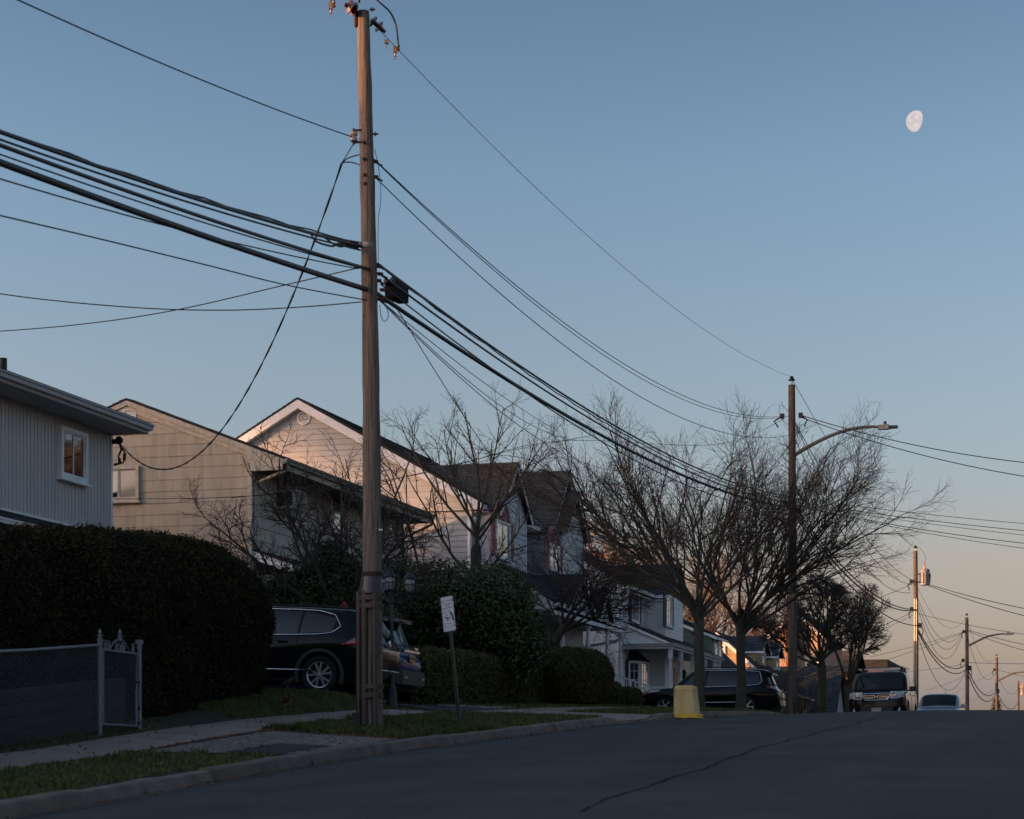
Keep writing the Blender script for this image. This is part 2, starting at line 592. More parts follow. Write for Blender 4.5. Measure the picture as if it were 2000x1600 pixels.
# worn paving patch between sidewalk and kerb
m_patch = M('worn_gravel', (.15, .115, .092), rough=.95, var=.5, scale=9, bump=.7, bscale=50)
sheet('gravel_patch', S0 + .03, VX - .03, 24.7, 29.0, m_patch, dz=.012)
m_brick = M('edging_brick', (.12, .055, .045), rough=.9, var=.35, scale=6, bump=.4, orand=.25)
edge = thing('brick_edging', 'row of worn red edging bricks sunk along the gravel patch beside the sidewalk', 'brick edging', (S0 + .14, 26.5, gz(S0 + .14, 26.5)))
for k in range(17):
    y = 24.8 + k * .25
    x = S0 + .14
    mb = MB().box(x - .05, x + .05, y, y + .215, gz(x, y + .1) - .03, gz(x, y + .1) + .03 + random.uniform(-.006, .006))
    obj('brick', mb, m_brick, edge)
cross = thing('brick_border', 'short cross row of red bricks closing the gravel patch on its pole side', 'brick edging', (-11, 29.0, gz(-11, 29)))
for k in range(7):
    x = S0 + .25 + k * .25
    mb = MB().box(x, x + .215, 28.86, 28.96, gz(x + .1, 28.9) - .03, gz(x + .1, 28.9) + .032 + random.uniform(-.006, .006))
    obj('brick', mb, m_brick, cross)
m_tarpatch = asphalt_mat('tar_patch', (.03, .03, .032))
sheet('asphalt_patch', -10.7, VX - .12, 24.8, 26.6, m_tarpatch, dz=.02)
# ------------------------------------------------------------------ house building kit
class Wall:
    "a vertical wall plane: o = origin (x, y), u = direction along it, n = outward normal; points are (s along, z, d outward)"
    def __init__(s, o, u, n):
        s.o, s.u, s.n = Vector((o[0], o[1], 0)), Vector((u[0], u[1], 0)), Vector((n[0], n[1], 0))
    def p(s, a, z, d=0.0):
        v = s.o + s.u * a + s.n * d
        return Vector((v.x, v.y, z))
def side_wall(Y):      # faces the camera side, s = X
    return Wall((0, Y), (1, 0), (0, -1))
def street_wall(X):    # faces the street, s = Y
    return Wall((X, 0), (0, 1), (1, 0))
def clip(poly, a, b, c):
    "keep the part of a 2-D polygon where a*x + b*y <= c"
    out = []
    n = len(poly)
    for i in range(n):
        p, q = poly[i], poly[(i + 1) % n]
        fp, fq = a * p[0] + b * p[1] - c, a * q[0] + b * q[1] - c
        if fp <= 0:
            out.append(p)
        if (fp < 0 < fq) or (fq < 0 < fp):
            t = fp / (fp - fq)
            out.append((p[0] + (q[0] - p[0]) * t, p[1] + (q[1] - p[1]) * t))
    return out
def clip_rect(poly, x0, x1, z0, z1):
    for a, b, c in ((1, 0, x1), (-1, 0, -x0), (0, 1, z1), (0, -1, -z0)):
        poly = clip(poly, a, b, c)
        if len(poly) < 3:
            return []
    return poly
def poly_area(p):
    return abs(sum(p[i][0] * p[(i + 1) % len(p)][1] - p[(i + 1) % len(p)][0] * p[i][1] for i in range(len(p)))) / 2
def wall_body(name, w, outline, depth, mat, parent, d0=0.0):
    mb = MB()
    a = [w.p(s, z, d0) for s, z in outline]
    b = [w.p(s, z, d0 - depth) for s, z in outline]
    mb.loft(a, b)
    return obj(name, mb, mat, parent)
def courses(w, outline, h, ln, thick, mat, parent, name, joined=False, gap=.004, z_base=None, jit=.004, d0=.0, holes=(), gapz=.010):
    "lapped siding: pieces of length ln in courses of height h, clipped to the wall outline; each piece its own object unless joined"
    zs = [z for _, z in outline]
    ss = [s for s, _ in outline]
    zb = min(zs) if z_base is None else z_base
    z = zb
    row = 0
    J = MB()
    made = []
    while z < max(zs) - .01:
        off = (row * .37 % 1.0) * ln if ln < 50 else 0
        s = min(ss) - off
        while s < max(ss):
            poly = clip_rect(outline, s + gap, s + ln - gap, z, z + h - gapz)
            if len(poly) >= 3 and poly_area(poly) > .004:
                e = random.uniform(-jit, jit)
                def dd(zz):
                    return d0 + .006 + max(0, (thick + e)) * (1 - (zz - z) / h)
                if any(min(p[0] for p in poly) > hs0 and max(p[0] for p in poly) < hs1 and z > hz0 and z + h < hz1 for hs0, hs1, hz0, hz1 in holes):
                    s += ln
                    continue
                mb = J if joined else MB()
                mb.loft([w.p(a, b, dd(b)) for a, b in poly], [w.p(a, b, d0 + .001) for a, b in poly])
                if not joined:
                    made.append(obj(name, mb, mat, parent))
            s += ln
        z += h
        row += 1
    if joined:
        return obj(name, J, mat, parent)
    return made
def trim_bar(w, a, b, width, thick, d0=0.0, mb=None):
    "a flat board along the wall from a=(s,z) to b=(s,z), width measured below the line"
    mb = mb or MB()
    ax = Vector((b[0] - a[0], b[1] - a[1]))
    v = width / max(abs(ax.normalized().x), .2)
    q = [a, b, (b[0], b[1] - v), (a[0], a[1] - v)]
    mb.loft([w.p(s, z, d0 + thick) for s, z in q], [w.p(s, z, d0) for s, z in q])
    return mb
def rect_ring(mb, w, s0, s1, z0, z1, fw, d0, d1):
    for a0, a1, b0, b1 in ((s0, s1, z0, z0 + fw), (s0, s1, z1 - fw, z1), (s0, s0 + fw, z0 + fw, z1 - fw), (s1 - fw, s1, z0 + fw, z1 - fw)):
        q = [(a0, b0), (a1, b0), (a1, b1), (a0, b1)]
        mb.loft([w.p(s, z, d1) for s, z in q], [w.p(s, z, d0) for s, z in q])
    return mb
def slab_on(mb, w, s0, s1, z0, z1, d0, d1):
    q = [(s0, z0), (s1, z0), (s1, z1), (s0, z1)]
    return mb.loft([w.p(s, z, d1) for s, z in q], [w.p(s, z, d0) for s, z in q])
def window(w, s0, s1, z0, z1, parent, fmat, pmat, fw=.07, proud=.07, split='h', muntin=None, sill=True, d0=.03, pmat2=None):
    "frame part with its panes and sill as sub-parts"
    mb = MB()
    rect_ring(mb, w, s0, s1, z0, z1, fw, d0 - .06, d0 + proud)
    f = obj('window', mb, fmat, parent)
    ia, ib, ja, jb = s0 + fw, s1 - fw, z0 + fw, z1 - fw
    cells = [(ia, ib, ja, jb)]
    if split == 'h':
        m = (ja + jb) / 2
        cells = [(ia, ib, ja, m), (ia, ib, m, jb)]
    elif split == 'v':
        m = (ia + ib) / 2
        cells = [(ia, m, ja, jb), (m, ib, ja, jb)]
    for k, (a, b, c, d) in enumerate(cells):
        sb = MB()
        dk = d0 + (.02 if k else .035)
        rect_ring(sb, w, a, b, c, d, .035, dk - .015, dk + .015)
        obj('sash', sb, fmat, f)
        pb = MB()
        slab_on(pb, w, a + .03, b - .03, c + .03, d - .03, dk - .006, dk)
        obj('pane', pb, (pmat2 if (pmat2 and k) else pmat), f)
        if muntin:
            gb = MB()
            nx, nz = muntin
            for i in range(1, nx):
                x = a + (b - a) * i / nx
                slab_on(gb, w, x - .01, x + .01, c + .03, d - .03, dk + .001, dk + .012)
            for i in range(1, nz):
                z = c + (d - c) * i / nz
                slab_on(gb, w, a + .03, b - .03, z - .01, z + .01, dk + .001, dk + .010)
            obj('muntin', gb, fmat, f)
    if sill:
        sm = MB()
        slab_on(sm, w, s0 - .05, s1 + .05, z0 - .05, z0 - .002, d0 - .06, d0 + proud + .05)
        obj('sill', sm, fmat, f)
    return f
def shutter(w, s0, s1, z0, z1, parent, mat, d0=.03, label=None, louvres=14):
    mb = MB()
    rect_ring(mb, w, s0, s1, z0, z1, .05, d0 - .02, d0 + .035)
    slab_on(mb, w, s0 + .05, s1 - .05, (z0 + z1) / 2 - .03, (z0 + z1) / 2 + .03, d0 - .02, d0 + .035)
    slab_on(mb, w, s0 + .05, s1 - .05, z0 + .05, z1 - .05, d0 - .02, d0 + .004)
    sh = obj('shutter', mb, mat, parent, label=label)
    lb = MB()
    for i in range(louvres):
        zc = z0 + .07 + (z1 - z0 - .14) * (i + .5) / louvres
        hh = (z1 - z0 - .14) / louvres * .42
        q = [(s0 + .05, zc - hh), (s1 - .05, zc - hh), (s1 - .05, zc + hh), (s0 + .05, zc + hh)]
        lb.loft([w.p(s, z, d0 + (.03 if z < zc else .008)) for s, z in q], [w.p(s, z, d0 + .003) for s, z in q])
    obj('louver', lb, mat, sh)
    return sh
def roof(name, e0, e1, r0, r1, mat, parent, th=.10, course=.21, smat=None):
    "roof slope from eave edge e0-e1 up to ridge edge r0-r1, laid in lapped courses on a deck"
    e0, e1, r0, r1 = map(Vector, (e0, e1, r0, r1))
    nrm = (e1 - e0).cross(r0 - e0).normalized()
    if nrm.z < 0:
        nrm = -nrm
    mb = MB()
    mb.loft([e0, e1, r1, r0], [p - nrm * th for p in (e0, e1, r1, r0)])
    deck = obj(name, mb, smat or mat, parent)
    n = max(2, int((r0 - e0).length / course))
    cb = MB()
    for i in range(n):
        t0, t1 = i / n, min(1.0, (i + 1.25) / n)
        a, b = e0.lerp(r0, t0), e1.lerp(r1, t0)
        c, d = e1.lerp(r1, t1), e0.lerp(r0, t1)
        if i == 0:
            out = (e0 - r0).normalized() * .03
            a, b = a + out, b + out
        k = random.uniform(.016, .024)
        cb.loft([a + nrm * k, b + nrm * k, c + nrm * .003, d + nrm * .003], [a + nrm * .001, b + nrm * .001, c + nrm * .001, d + nrm * .001])
    obj('shingles', cb, mat, deck, kind='stuff')
    return deck
def gutter_run(a, b, parent, mat, out, w=.12, h=.11, name='gutter'):
    "K-style gutter from a to b (top back edge), out = outward unit vector"
    a, b, out = Vector(a), Vector(b), Vector(out)
    prof = [(0, 0), (w, 0), (w, -.03), (w * .8, -.06), (w * .75, -h), (0, -h)]
    mb = MB()
    mb.loft([a + out * x + Vector((0, 0, z)) for x, z in prof], [b + out * x + Vector((0, 0, z)) for x, z in prof])
    return obj(name, mb, mat, parent)
def downspout(pts, parent, mat, r=.045):
    mb = MB()
    mb.tube(pts, r, 8)
    return obj('downspout', mb, mat, parent, smooth='auto')

m_glass = M('window_glass', (.012, .014, .017), rough=.03, var=.3, scale=1, spec=1.0, coat=1.0)
m_glass_pale = M('curtained_glass', (.30, .27, .22), rough=.08, var=.3, scale=1.2, spec=.8)
m_glass_dark = M('dark_glass', (.006, .007, .009), rough=.06, var=.3, scale=1, spec=.6)
m_white = M('white_trim', (.80, .79, .78), rough=.6, var=.10, scale=4, orand=.05)
m_white_dirty = M('weathered_trim', (.40, .35, .28), rough=.8, var=.4, scale=9, bump=.3, col2=(.62, .55, .45), orand=.06)
m_soffit = M('grey_soffit', (.40, .39, .39), rough=.7, var=.08, scale=3)
m_gutter = M('grey_gutter', (.36, .36, .37), rough=.5, var=.12, scale=5)
m_roofdark = M('roof_deck', (.03, .03, .032), rough=.9, var=.2)
m_sh_black_y = shingle_mat('black_shingle_y', (.030, .033, .038), (.050, .053, .058), 1)
m_sh_black_x = shingle_mat('black_shingle_x', (.030, .033, .038), (.050, .053, .058), 0)
m_sh_brown_x = shingle_mat('brown_shingle_x', (.080, .066, .056), (.13, .108, .092), 0)
m_sh_brown_y = shingle_mat('brown_shingle_y', (.080, .066, .056), (.13, .108, .092), 1)
m_sh_blue_x = shingle_mat('slate_shingle_x', (.030, .036, .046), (.050, .058, .070), 0)
m_sh_blue_y = shingle_mat('slate_shingle_y', (.030, .036, .046), (.050, .058, .070), 1)
m_black = M('black_metal', (.012, .012, .013), rough=.45, var=.2)

# ================================================================== 1. grey house with vertical siding
FX = -21.7
H1Y0, H1Y1 = 27.5, 44.0
z1g = gz(FX, 40)
h1 = thing('grey_house', 'grey two-storey house with narrow vertical siding and a deep eave beside the big hedge', 'house', (-26.5, 36, z1g))
m_g1 = M('grey_vertical_siding', (.52, .49, .48), rough=.7, var=.10, scale=2.0, stretch=(1, 1, .25), bump=.1, bscale=30)
w1 = street_wall(FX)
mb = MB().box(-31.4, FX - .02, H1Y0, H1Y1 - .02, z1g - .6, 7.72)
obj('wall', mb, m_g1, h1)
# grooved siding: raised boards 14 cm wide
mb = MB()
y = H1Y0
while y < H1Y1 - .02:
    y2 = min(y + .135, H1Y1)
    slab_on(mb, w1, y, y2, 5.46, 7.70, -.01, .012 + random.uniform(-.002, .002))
    y += .152
obj('siding', mb, m_g1, h1)
mb = MB()
x = -31.4
w1s = side_wall(H1Y0)
w1n = Wall((0, H1Y1), (1, 0), (0, 1))
while x < FX - .02:
    slab_on(mb, w1n, x, min(x + .135, FX), 3.0, 7.70, -.03, .012)
    x += .152
obj('siding', mb, m_g1, h1)
mb = MB().box(FX - .05, FX + .03, H1Y1 - .07, H1Y1 + .02, 3.0, 7.70)
obj('corner_board', mb, m_white, h1)
# eave
GX = -20.84
mb = MB().box(FX - 10.6, GX, H1Y0 - .3, H1Y1 + .12, 7.70, 7.74)
obj('soffit', mb, m_soffit, h1)
mb = MB().box(GX - .03, GX, H1Y0 - .3, H1Y1 + .12, 7.742, 7.90)
obj('fascia', mb, m_white, h1)
gutter_run((GX + .002, H1Y0 - .3, 7.90), (GX + .002, H1Y1 + .14, 7.90), h1, m_gutter, (1, 0, 0), w=.13, h=.13)
roof('roof', (GX + .02, H1Y0 - .4, 7.93), (GX + .02, H1Y1 + .14, 7.93), (-26.5, H1Y0 - .4, 9.5), (-26.5, H1Y1 + .14, 9.5), m_sh_black_y, h1, smat=m_roofdark)
roof('roof', (-32.4, H1Y0 - .4, 7.93), (-32.4, H1Y1 + .14, 7.93), (-26.5, H1Y0 - .4, 9.5), (-26.5, H1Y1 + .14, 9.5), m_sh_black_y, h1, smat=m_roofdark)
mb = MB()
mb.loft([(-31.4, H1Y1 - .02, 7.72), (FX, H1Y1 - .02, 7.72), (-26.5, H1Y1 - .02, 9.35)], [(-31.4, H1Y1 - .1, 7.72), (FX, H1Y1 - .1, 7.72), (-26.5, H1Y1 - .1, 9.35)])
obj('gable', mb, m_g1, h1)
# vent pipe
pv = onX(6, 735, -22.4)
mb = MB().tube([(pv.x, pv.y, 8.3), (pv.x, pv.y, onX(6, 700, -22.4).z)], .085, 10)
obj('vent_pipe', mb, m_black, h1, smooth='auto')
# window
a, b = onX(111, 833, FX), onX(163, 846, FX)
zt = (onX(111, 833, FX).z + onX(163, 846, FX).z) / 2
zb = (onX(111, 935, FX).z + onX(163, 945, FX).z) / 2
window(w1, a.y, b.y, zb, zt, h1, m_white, m_glass, fw=.10, proud=.08, split='v', d0=.04)
# pent roof over the ground floor
ps = 5.46
mb = MB()
slab_on(mb, w1, H1Y0, H1Y1 - 1.0, ps - .05, ps, .0, .06)
obj('flashing', mb, m_white, h1)
roof('pent_roof', (-20.75, H1Y0, 5.05), (-20.75, H1Y1 - 1.0, 5.05), (FX + .02, H1Y0, 5.40), (FX + .02, H1Y1 - 1.0, 5.40), m_sh_black_y, h1, th=.06, smat=m_roofdark)
gutter_run((-20.78, H1Y0, 5.04), (-20.78, H1Y1 - 1.0, 5.04), h1, m_white, (1, 0, 0), w=.10, h=.10)
# service bracket for the drop wire at the corner
c = onX(226, 862, FX + .12)
c.y = H1Y1 + .10
mb = MB().box(c.x - .12, c.x + .02, c.y - .12, c.y - .04, c.z - .05, c.z + .05)
mb.ball((c.x + .03, c.y, c.z + .04), .09, 10, 6)
mb.tube([(c.x + .02, c.y, c.z), (c.x + .06, c.y + .04, c.z - .16), (c.x - .02, c.y + .06, c.z - .32), (c.x + .06, c.y + .05, c.z - .46), (c.x - .1, c.y, c.z - .5)], .022, 6)
mb.tube([(c.x + .06, c.y, c.z - .08), (c.x + .16, c.y + .06, c.z - .28), (c.x + .12, c.y + .02, c.z - .46), (c.x - .1, c.y, c.z - .52)], .02, 6)
mb.lathe((c.x + .13, c.y + .05, c.z - .34), [(.03, -.08), (.035, -.05), (.035, .06), (.02, .09)], 8)
mb.lathe((c.x + .01, c.y + .05, c.z - .42), [(.03, -.06), (.035, -.04), (.035, .05), (.02, .07)], 8)
obj('service_bracket', mb, m_black, h1, smooth='auto')
SERVICE1 = Vector((c.x + .05, c.y, c.z - .04))

# ================================================================== 2. beige house with asbestos shingles
H2Y0, H2Y1 = 52.1, 64.4
RX, RZ = -25.2, 10.05
EX, EZ = -20.75, 8.32          # front eave
slope2 = (RZ - EZ) / (EX - RX)
BX = RX - (EX - RX)            # rear eave
z2g = gz(FX, 58)
h2 = thing('beige_house', 'beige gabled house with wide shingle courses, peeling trim and a window air conditioner', 'house', (-25, 58, z2g))
m_b2 = M('beige_shingle', (.45, .385, .295), rough=.85, var=.17, scale=2.2, stretch=(3, 3, .4), bump=.35, bscale=24, orand=.055)
m_b2f = M('beige_front_shake', (.60, .515, .43), rough=.85, var=.22, scale=3, stretch=(4, 4, .5), bump=.4, bscale=24, orand=.09)
def top2(x):
    return RZ - .16 - abs(x - RX) * slope2
out2 = [(FX - 8.0 + 1.0, z2g - .5), (FX, z2g - .5), (FX, top2(FX)), (RX, top2(RX)), (-28.7, top2(-28.7))]
out2[0] = (-28.7, z2g - .5)
w2 = side_wall(H2Y0)
wall_body('wall', w2, out2, H2Y1 - H2Y0, m_b2, h2, d0=0)
courses(w2, [(-28.7, 4.2), (FX - .09, 4.2), (FX - .09, top2(FX - .09)), (RX, top2(RX)), (-28.7, top2(-28.7))], .305, 1.22, .014, m_b2, h2, 'shingle', z_base=4.2)
w2f = street_wall(FX)
courses(w2f, [(H2Y0 + .1, 5.55), (H2Y1 - .08, 5.55), (H2Y1 - .08, 8.2), (H2Y0 + .1, 8.2)], .345, 1.22, .022, m_b2f, h2, 'shake', z_base=5.55, jit=.008)
# corner board
mb = MB()
slab_on(mb, w2, FX - .08, FX + .03, z2g, 8.22, 0, .035)
slab_on(mb, w2f, H2Y0, H2Y0 + .09, z2g, 8.22, 0, .03)
obj('corner_board', mb, m_white_dirty, h2)
mb = MB()
slab_on(mb, w2f, H2Y1 - .09, H2Y1, z2g, 8.22, 0, .03)
obj('corner_board', mb, m_white_dirty, h2)
# roof, rakes
roof('roof', (EX, H2Y0 - .12, EZ), (EX, H2Y1 + .15, EZ), (RX, H2Y0 - .12, RZ), (RX, H2Y1 + .15, RZ), m_sh_black_y, h2, th=.05, smat=m_roofdark)
roof('roof', (BX, H2Y0 - .12, EZ), (BX, H2Y1 + .15, EZ), (RX, H2Y0 - .12, RZ), (RX, H2Y1 + .15, RZ), m_sh_black_y, h2, th=.05, smat=m_roofdark)
wr = side_wall(H2Y0 - .10)
for s in (EX, BX):
    sg = 1 if s == EX else -1
    mb = trim_bar(wr, (RX, RZ - .06), (s, EZ - .06), .12, .035, d0=-.02)
    obj('rake_board', mb, m_white_dirty, h2)
    mb = trim_bar(wr, (RX, RZ - .185), (s, EZ - .185), .13, .02, d0=-.06)
    obj('rake_board', mb, m_white_dirty, h2)
# boxed return at the front corner, soffit, gutter
mb = MB()
zr = EZ - .27
mb.loft([(FX - .10, H2Y0 - .10, zr - .06), (EX, H2Y0 - .10, zr - .06), (EX, H2Y0 - .10, EZ - .12), (FX - .10, H2Y0 - .10, EZ - .12 + (EX - FX + .1) * slope2)],
        [(FX - .10, H2Y0 + .02, zr - .06), (EX, H2Y0 + .02, zr - .06), (EX, H2Y0 + .02, EZ - .12), (FX - .10, H2Y0 + .02, EZ - .12 + (EX - FX + .1) * slope2)])
obj('eave_return', mb, m_white_dirty, h2)
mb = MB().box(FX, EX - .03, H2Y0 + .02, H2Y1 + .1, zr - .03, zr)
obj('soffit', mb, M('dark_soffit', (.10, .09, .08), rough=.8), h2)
mb = MB().box(EX - .03, EX, H2Y0 - .1, H2Y1 + .12, zr - .05, EZ - .06)
obj('fascia', mb, m_white_dirty, h2)
gutter_run((EX + .002, H2Y0 - .12, EZ - .05), (EX + .002, H2Y1 + .14, EZ - .05), h2, M('old_gutter', (.26, .23, .19), rough=.7, var=.4, scale=8), (1, 0, 0), w=.12, h=.12)
m_spout = M('spout_beige', (.40, .34, .26), rough=.7, var=.25, scale=6)
downspout([(EX + .06, H2Y0 + .05, EZ - .16), (EX + .03, H2Y0 + .05, EZ - .32), (FX + .10, H2Y0 + .12, EZ - .62), (FX + .07, H2Y0 + .14, EZ - .9), (FX + .07, H2Y0 + .14, 5.7)], h2, m_spout)
downspout([(EX + .06, H2Y1 + .05, EZ - .16), (EX + .03, H2Y1 + .05, EZ - .34), (FX + .10, H2Y1 - .05, EZ - .75), (FX + .07, H2Y1 - .05, EZ - 1.0), (FX + .07, H2Y1 - .05, 5.7)], h2, m_spout)
# gable louvre vent
a, b = onY(242, 800, H2Y0), onY(267, 826, H2Y0)
mb = MB()
rect_ring(mb, w2, a.x, b.x, b.z, a.z, .035, 0, .06)
slab_on(mb, w2, a.x + .03, b.x - .03, b.z + .03, a.z - .03, 0, .012)
vent = obj('gable_vent', mb, m_white, h2)
lb = MB()
for i in range(6):
    zc = b.z + .05 + (a.z - b.z - .1) * (i + .5) / 6
    q = [(a.x + .035, zc - .03), (b.x - .035, zc - .03), (b.x - .035, zc + .018), (a.x + .035, zc + .018)]
    lb.loft([w2.p(s, z, .055 if z < zc else .02) for s, z in q], [w2.p(s, z, .045 if z < zc else .013) for s, z in q])
obj('slat', lb, m_white, vent)
# sliding window beside house 1
a, b = onY(195, 914, H2Y0), onY(274, 979, H2Y0)
window(w2, a.x, b.x, b.z, a.z, h2, m_white_dirty, m_glass, fw=.08, proud=.09, split='v', d0=.03, pmat2=m_glass_pale)
# front windows with shutters
def front_win(X, pa, pb, yt, yb, parent, fmat, pmat, **k):
    w = street_wall(X)
    A, B = onX(pa, yt, X), onX(pb, yt, X)
    mid = (pa + pb) / 2
    return w, A.y, B.y, onX(mid, yb, X).z, onX(mid, yt, X).z
w_, s0, s1, zb, zt = front_win(FX, 530, 556, 932, 1000, h2, m_white, m_glass)
window(w_, s0, s1, zb, zt, h2, m_white_dirty, m_glass, split='h', d0=.04)
shutter(w_, s0 - .52, s0 - .04, zb - .05, zt + .05, h2, m_white_dirty, d0=.04)
shutter(w_, s1 + .04, s1 + .52, zb - .05, zt + .05, h2, m_white_dirty, d0=.04)
# air conditioner in the lower sash
acm = M('ac_casing', (.50, .50, .50), rough=.5, var=.1)
mb = MB().box(FX + .05, FX + .62, s0 + .08, s1 - .08, zb + .05, zb + .52)
ac = obj('air_conditioner', mb, acm, h2)
mb = MB()
rect_ring(mb, street_wall(FX), s0 + .06, s1 - .06, zb + .03, zb + .54, .04, .60, .64)
obj('casing_rim', mb, acm, ac)
mb = MB()
slab_on(mb, street_wall(FX), s0 + .10, s1 - .10, zb + .07, zb + .50, .60, .625)
obj('grille', mb, M('ac_grille', (.22, .19, .15), rough=.7, var=.3, scale=40), ac)
mb = MB().box(FX + .12, FX + .34, s0 + .074, s0 + .08, zb + .10, zb + .48)
mb.box(FX + .38, FX + .56, s0 + .074, s0 + .08, zb + .10, zb + .48)
obj('louver', mb, m_black, ac)
for pa, pb, yt, yb in ((641, 664, 962, 1040), (752, 766, 1015, 1060)):
    w_, s0, s1, zb, zt = front_win(FX, pa, pb, yt, yb, h2, m_white, m_glass)
    window(w_, s0, s1, zb, zt, h2, m_white, m_glass, split='h', d0=.04, muntin=(2, 2) if pa > 700 else None)
    shutter(w_, s0 - .50, s0 - .04, zb - .05, zt + .05, h2, m_white_dirty, d0=.04)
    shutter(w_, s1 + .04, s1 + .50, zb - .05, zt + .05, h2, m_white_dirty, d0=.04)
# projecting ground floor with its own black roof
LX = -20.2
mb = MB().box(FX - .01, LX, H2Y0 + .35, H2Y1 - .6, z2g - .5, 5.32)
obj('ground_floor', mb, m_b2, h2)
roof('pent_roof', (LX + .45, H2Y0 + .05, 5.30), (LX + .45, H2Y1 - .3, 5.30), (FX + .03, H2Y0 + .05, 5.98), (FX + .03, H2Y1 - .3, 5.98), m_sh_black_y, h2, th=.05, smat=m_roofdark)
wp = side_wall(H2Y0 + .06)
obj('fascia', trim_bar(wp, (FX, 5.93), (LX + .45, 5.245), .2, .03), m_white, h2)
mb = MB().box(LX + .40, LX + .44, H2Y0 + .06, H2Y1 - .3, 5.08, 5.24)
obj('fascia', mb, m_white, h2)
mb = MB().box(LX - .01, LX + .05, H2Y0 + .34, H2Y0 + .5, z2g, 5.2)
obj('corner_board', mb, m_white, h2)
wl = street_wall(LX)
window(wl, H2Y0 + 1.4, H2Y0 + 3.2, 3.5, 4.8, h2, m_white, m_glass, split='v', d0=.03)
window(wl, H2Y0 + 6.6, H2Y0 + 8.0, 3.5, 4.8, h2, m_white, m_glass, split='h', d0=.03)

# ================================================================== 3. pale grey house with two steep front gables
Y3 = 69.0
X3 = -20.8
R3X, R3Z = -26.9, 13.0
E3Z = 9.30
s3 = (R3Z - E3Z) / (X3 + .35 - R3X)
z3g = gz(-21, 75)
h3 = thing('gabled_house', 'pale grey clapboard house with two steep front gables, pink shutters and a gabled porch', 'house', (-25, 76, z3g))
m_c3 = M('pale_clapboard', (.44, .44, .435), rough=.65, var=.06, scale=2, bump=.06, bscale=30, orand=.03)
m_c3b = M('bluegrey_clapboard', (.56, .57, .58), rough=.65, var=.06, scale=2, orand=.03)
m_pink = M('dusty_pink_shutter', (.34, .14, .145), rough=.7, var=.15, scale=6)
w3 = side_wall(Y3)
H3R = -34.0
out3 = [(H3R, z3g - .5), (X3, z3g - .5), (X3, E3Z), (R3X, R3Z - .25), (H3R, R3Z - .25 - (R3X - H3R) * s3)]
wall_body('wall', w3, out3, 13.6, m_c3, h3)
courses(w3, [(H3R, 5.3), (X3 - .10, 5.3), (X3 - .10, E3Z + .04), (R3X, R3Z - .30), (H3R, R3Z - .30 - (R3X - H3R) * s3)], .19, 80, .022, m_c3, h3, 'clapboard', z_base=5.3, jit=.002)
mb = MB()
slab_on(mb, w3, X3 - .12, X3 + .03, z3g, E3Z, 0, .05)
obj('corner_board', mb, m_white, h3)
mb = MB()
slab_on(mb, w3, H3R, X3 - .1, 6.95, 7.12, 0, .05)
obj('band_board', mb, m_c3, h3)
wr = side_wall(Y3 - .30)
for sgn in (1, -1):
    ex = R3X + sgn * (X3 + .45 - R3X + (0 if sgn > 0 else 2.0))
    ez = R3Z - abs(ex - R3X) * s3
    mb = trim_bar(wr, (R3X, R3Z - .07), (ex, ez - .07), .26, .03)
    obj('rake_board', mb, m_white, h3)
    mb = MB()
    mb.loft([(R3X, Y3 - .29, R3Z - .33), (ex, Y3 - .29, ez - .33), (ex, Y3, ez - .33), (R3X, Y3, R3Z - .33)], [(R3X, Y3 - .29, R3Z - .35), (ex, Y3 - .29, ez - .35), (ex, Y3, ez - .35), (R3X, Y3, R3Z - .35)])
    obj('soffit', mb, m_white, h3)
    roof('roof', (ex, Y3 - .34, ez), (ex, Y3 + 13.8, ez), (R3X, Y3 - .34, R3Z), (R3X, Y3 + 13.8, R3Z), m_sh_black_y, h3, th=.06, smat=m_roofdark)
# round gable vent
c = onY(594, 817, Y3)
mb = MB()
rows = []
for k in range(25):
    an = 2 * math.pi * k / 24
    rows.append([w3.p(c.x + rr * math.cos(an), c.z + rr * math.sin(an), d) for rr, d in ((.24, 0), (.24, .06), (.19, .07), (.17, .03))])
mb.grid(rows)
vent = obj('round_vent', mb, m_white, h3, smooth='auto')
mb = MB()
for i in range(6):
    zz = c.z - .14 + .28 * i / 5
    hw = math.sqrt(max(.0009, .175 ** 2 - (zz - c.z) ** 2))
    mb.loft([w3.p(c.x - hw, zz - .018, .05), w3.p(c.x + hw, zz - .018, .05), w3.p(c.x + hw, zz + .012, .026), w3.p(c.x - hw, zz + .012, .026)],
            [w3.p(c.x - hw, zz - .018, .04), w3.p(c.x + hw, zz - .018, .04), w3.p(c.x + hw, zz + .012, .02), w3.p(c.x - hw, zz + .012, .02)])
obj('slat', mb, m_white, vent)
downspout([(X3 + .45, Y3 - .1, E3Z - .15), (X3 + .40, Y3 - .12, E3Z - .35), (X3 + .02, Y3 - .09, E3Z - .75), (X3 - .02, Y3 - .09, E3Z - 1.0), (X3 - .02, Y3 - .09, 5.0)], h3, m_white)
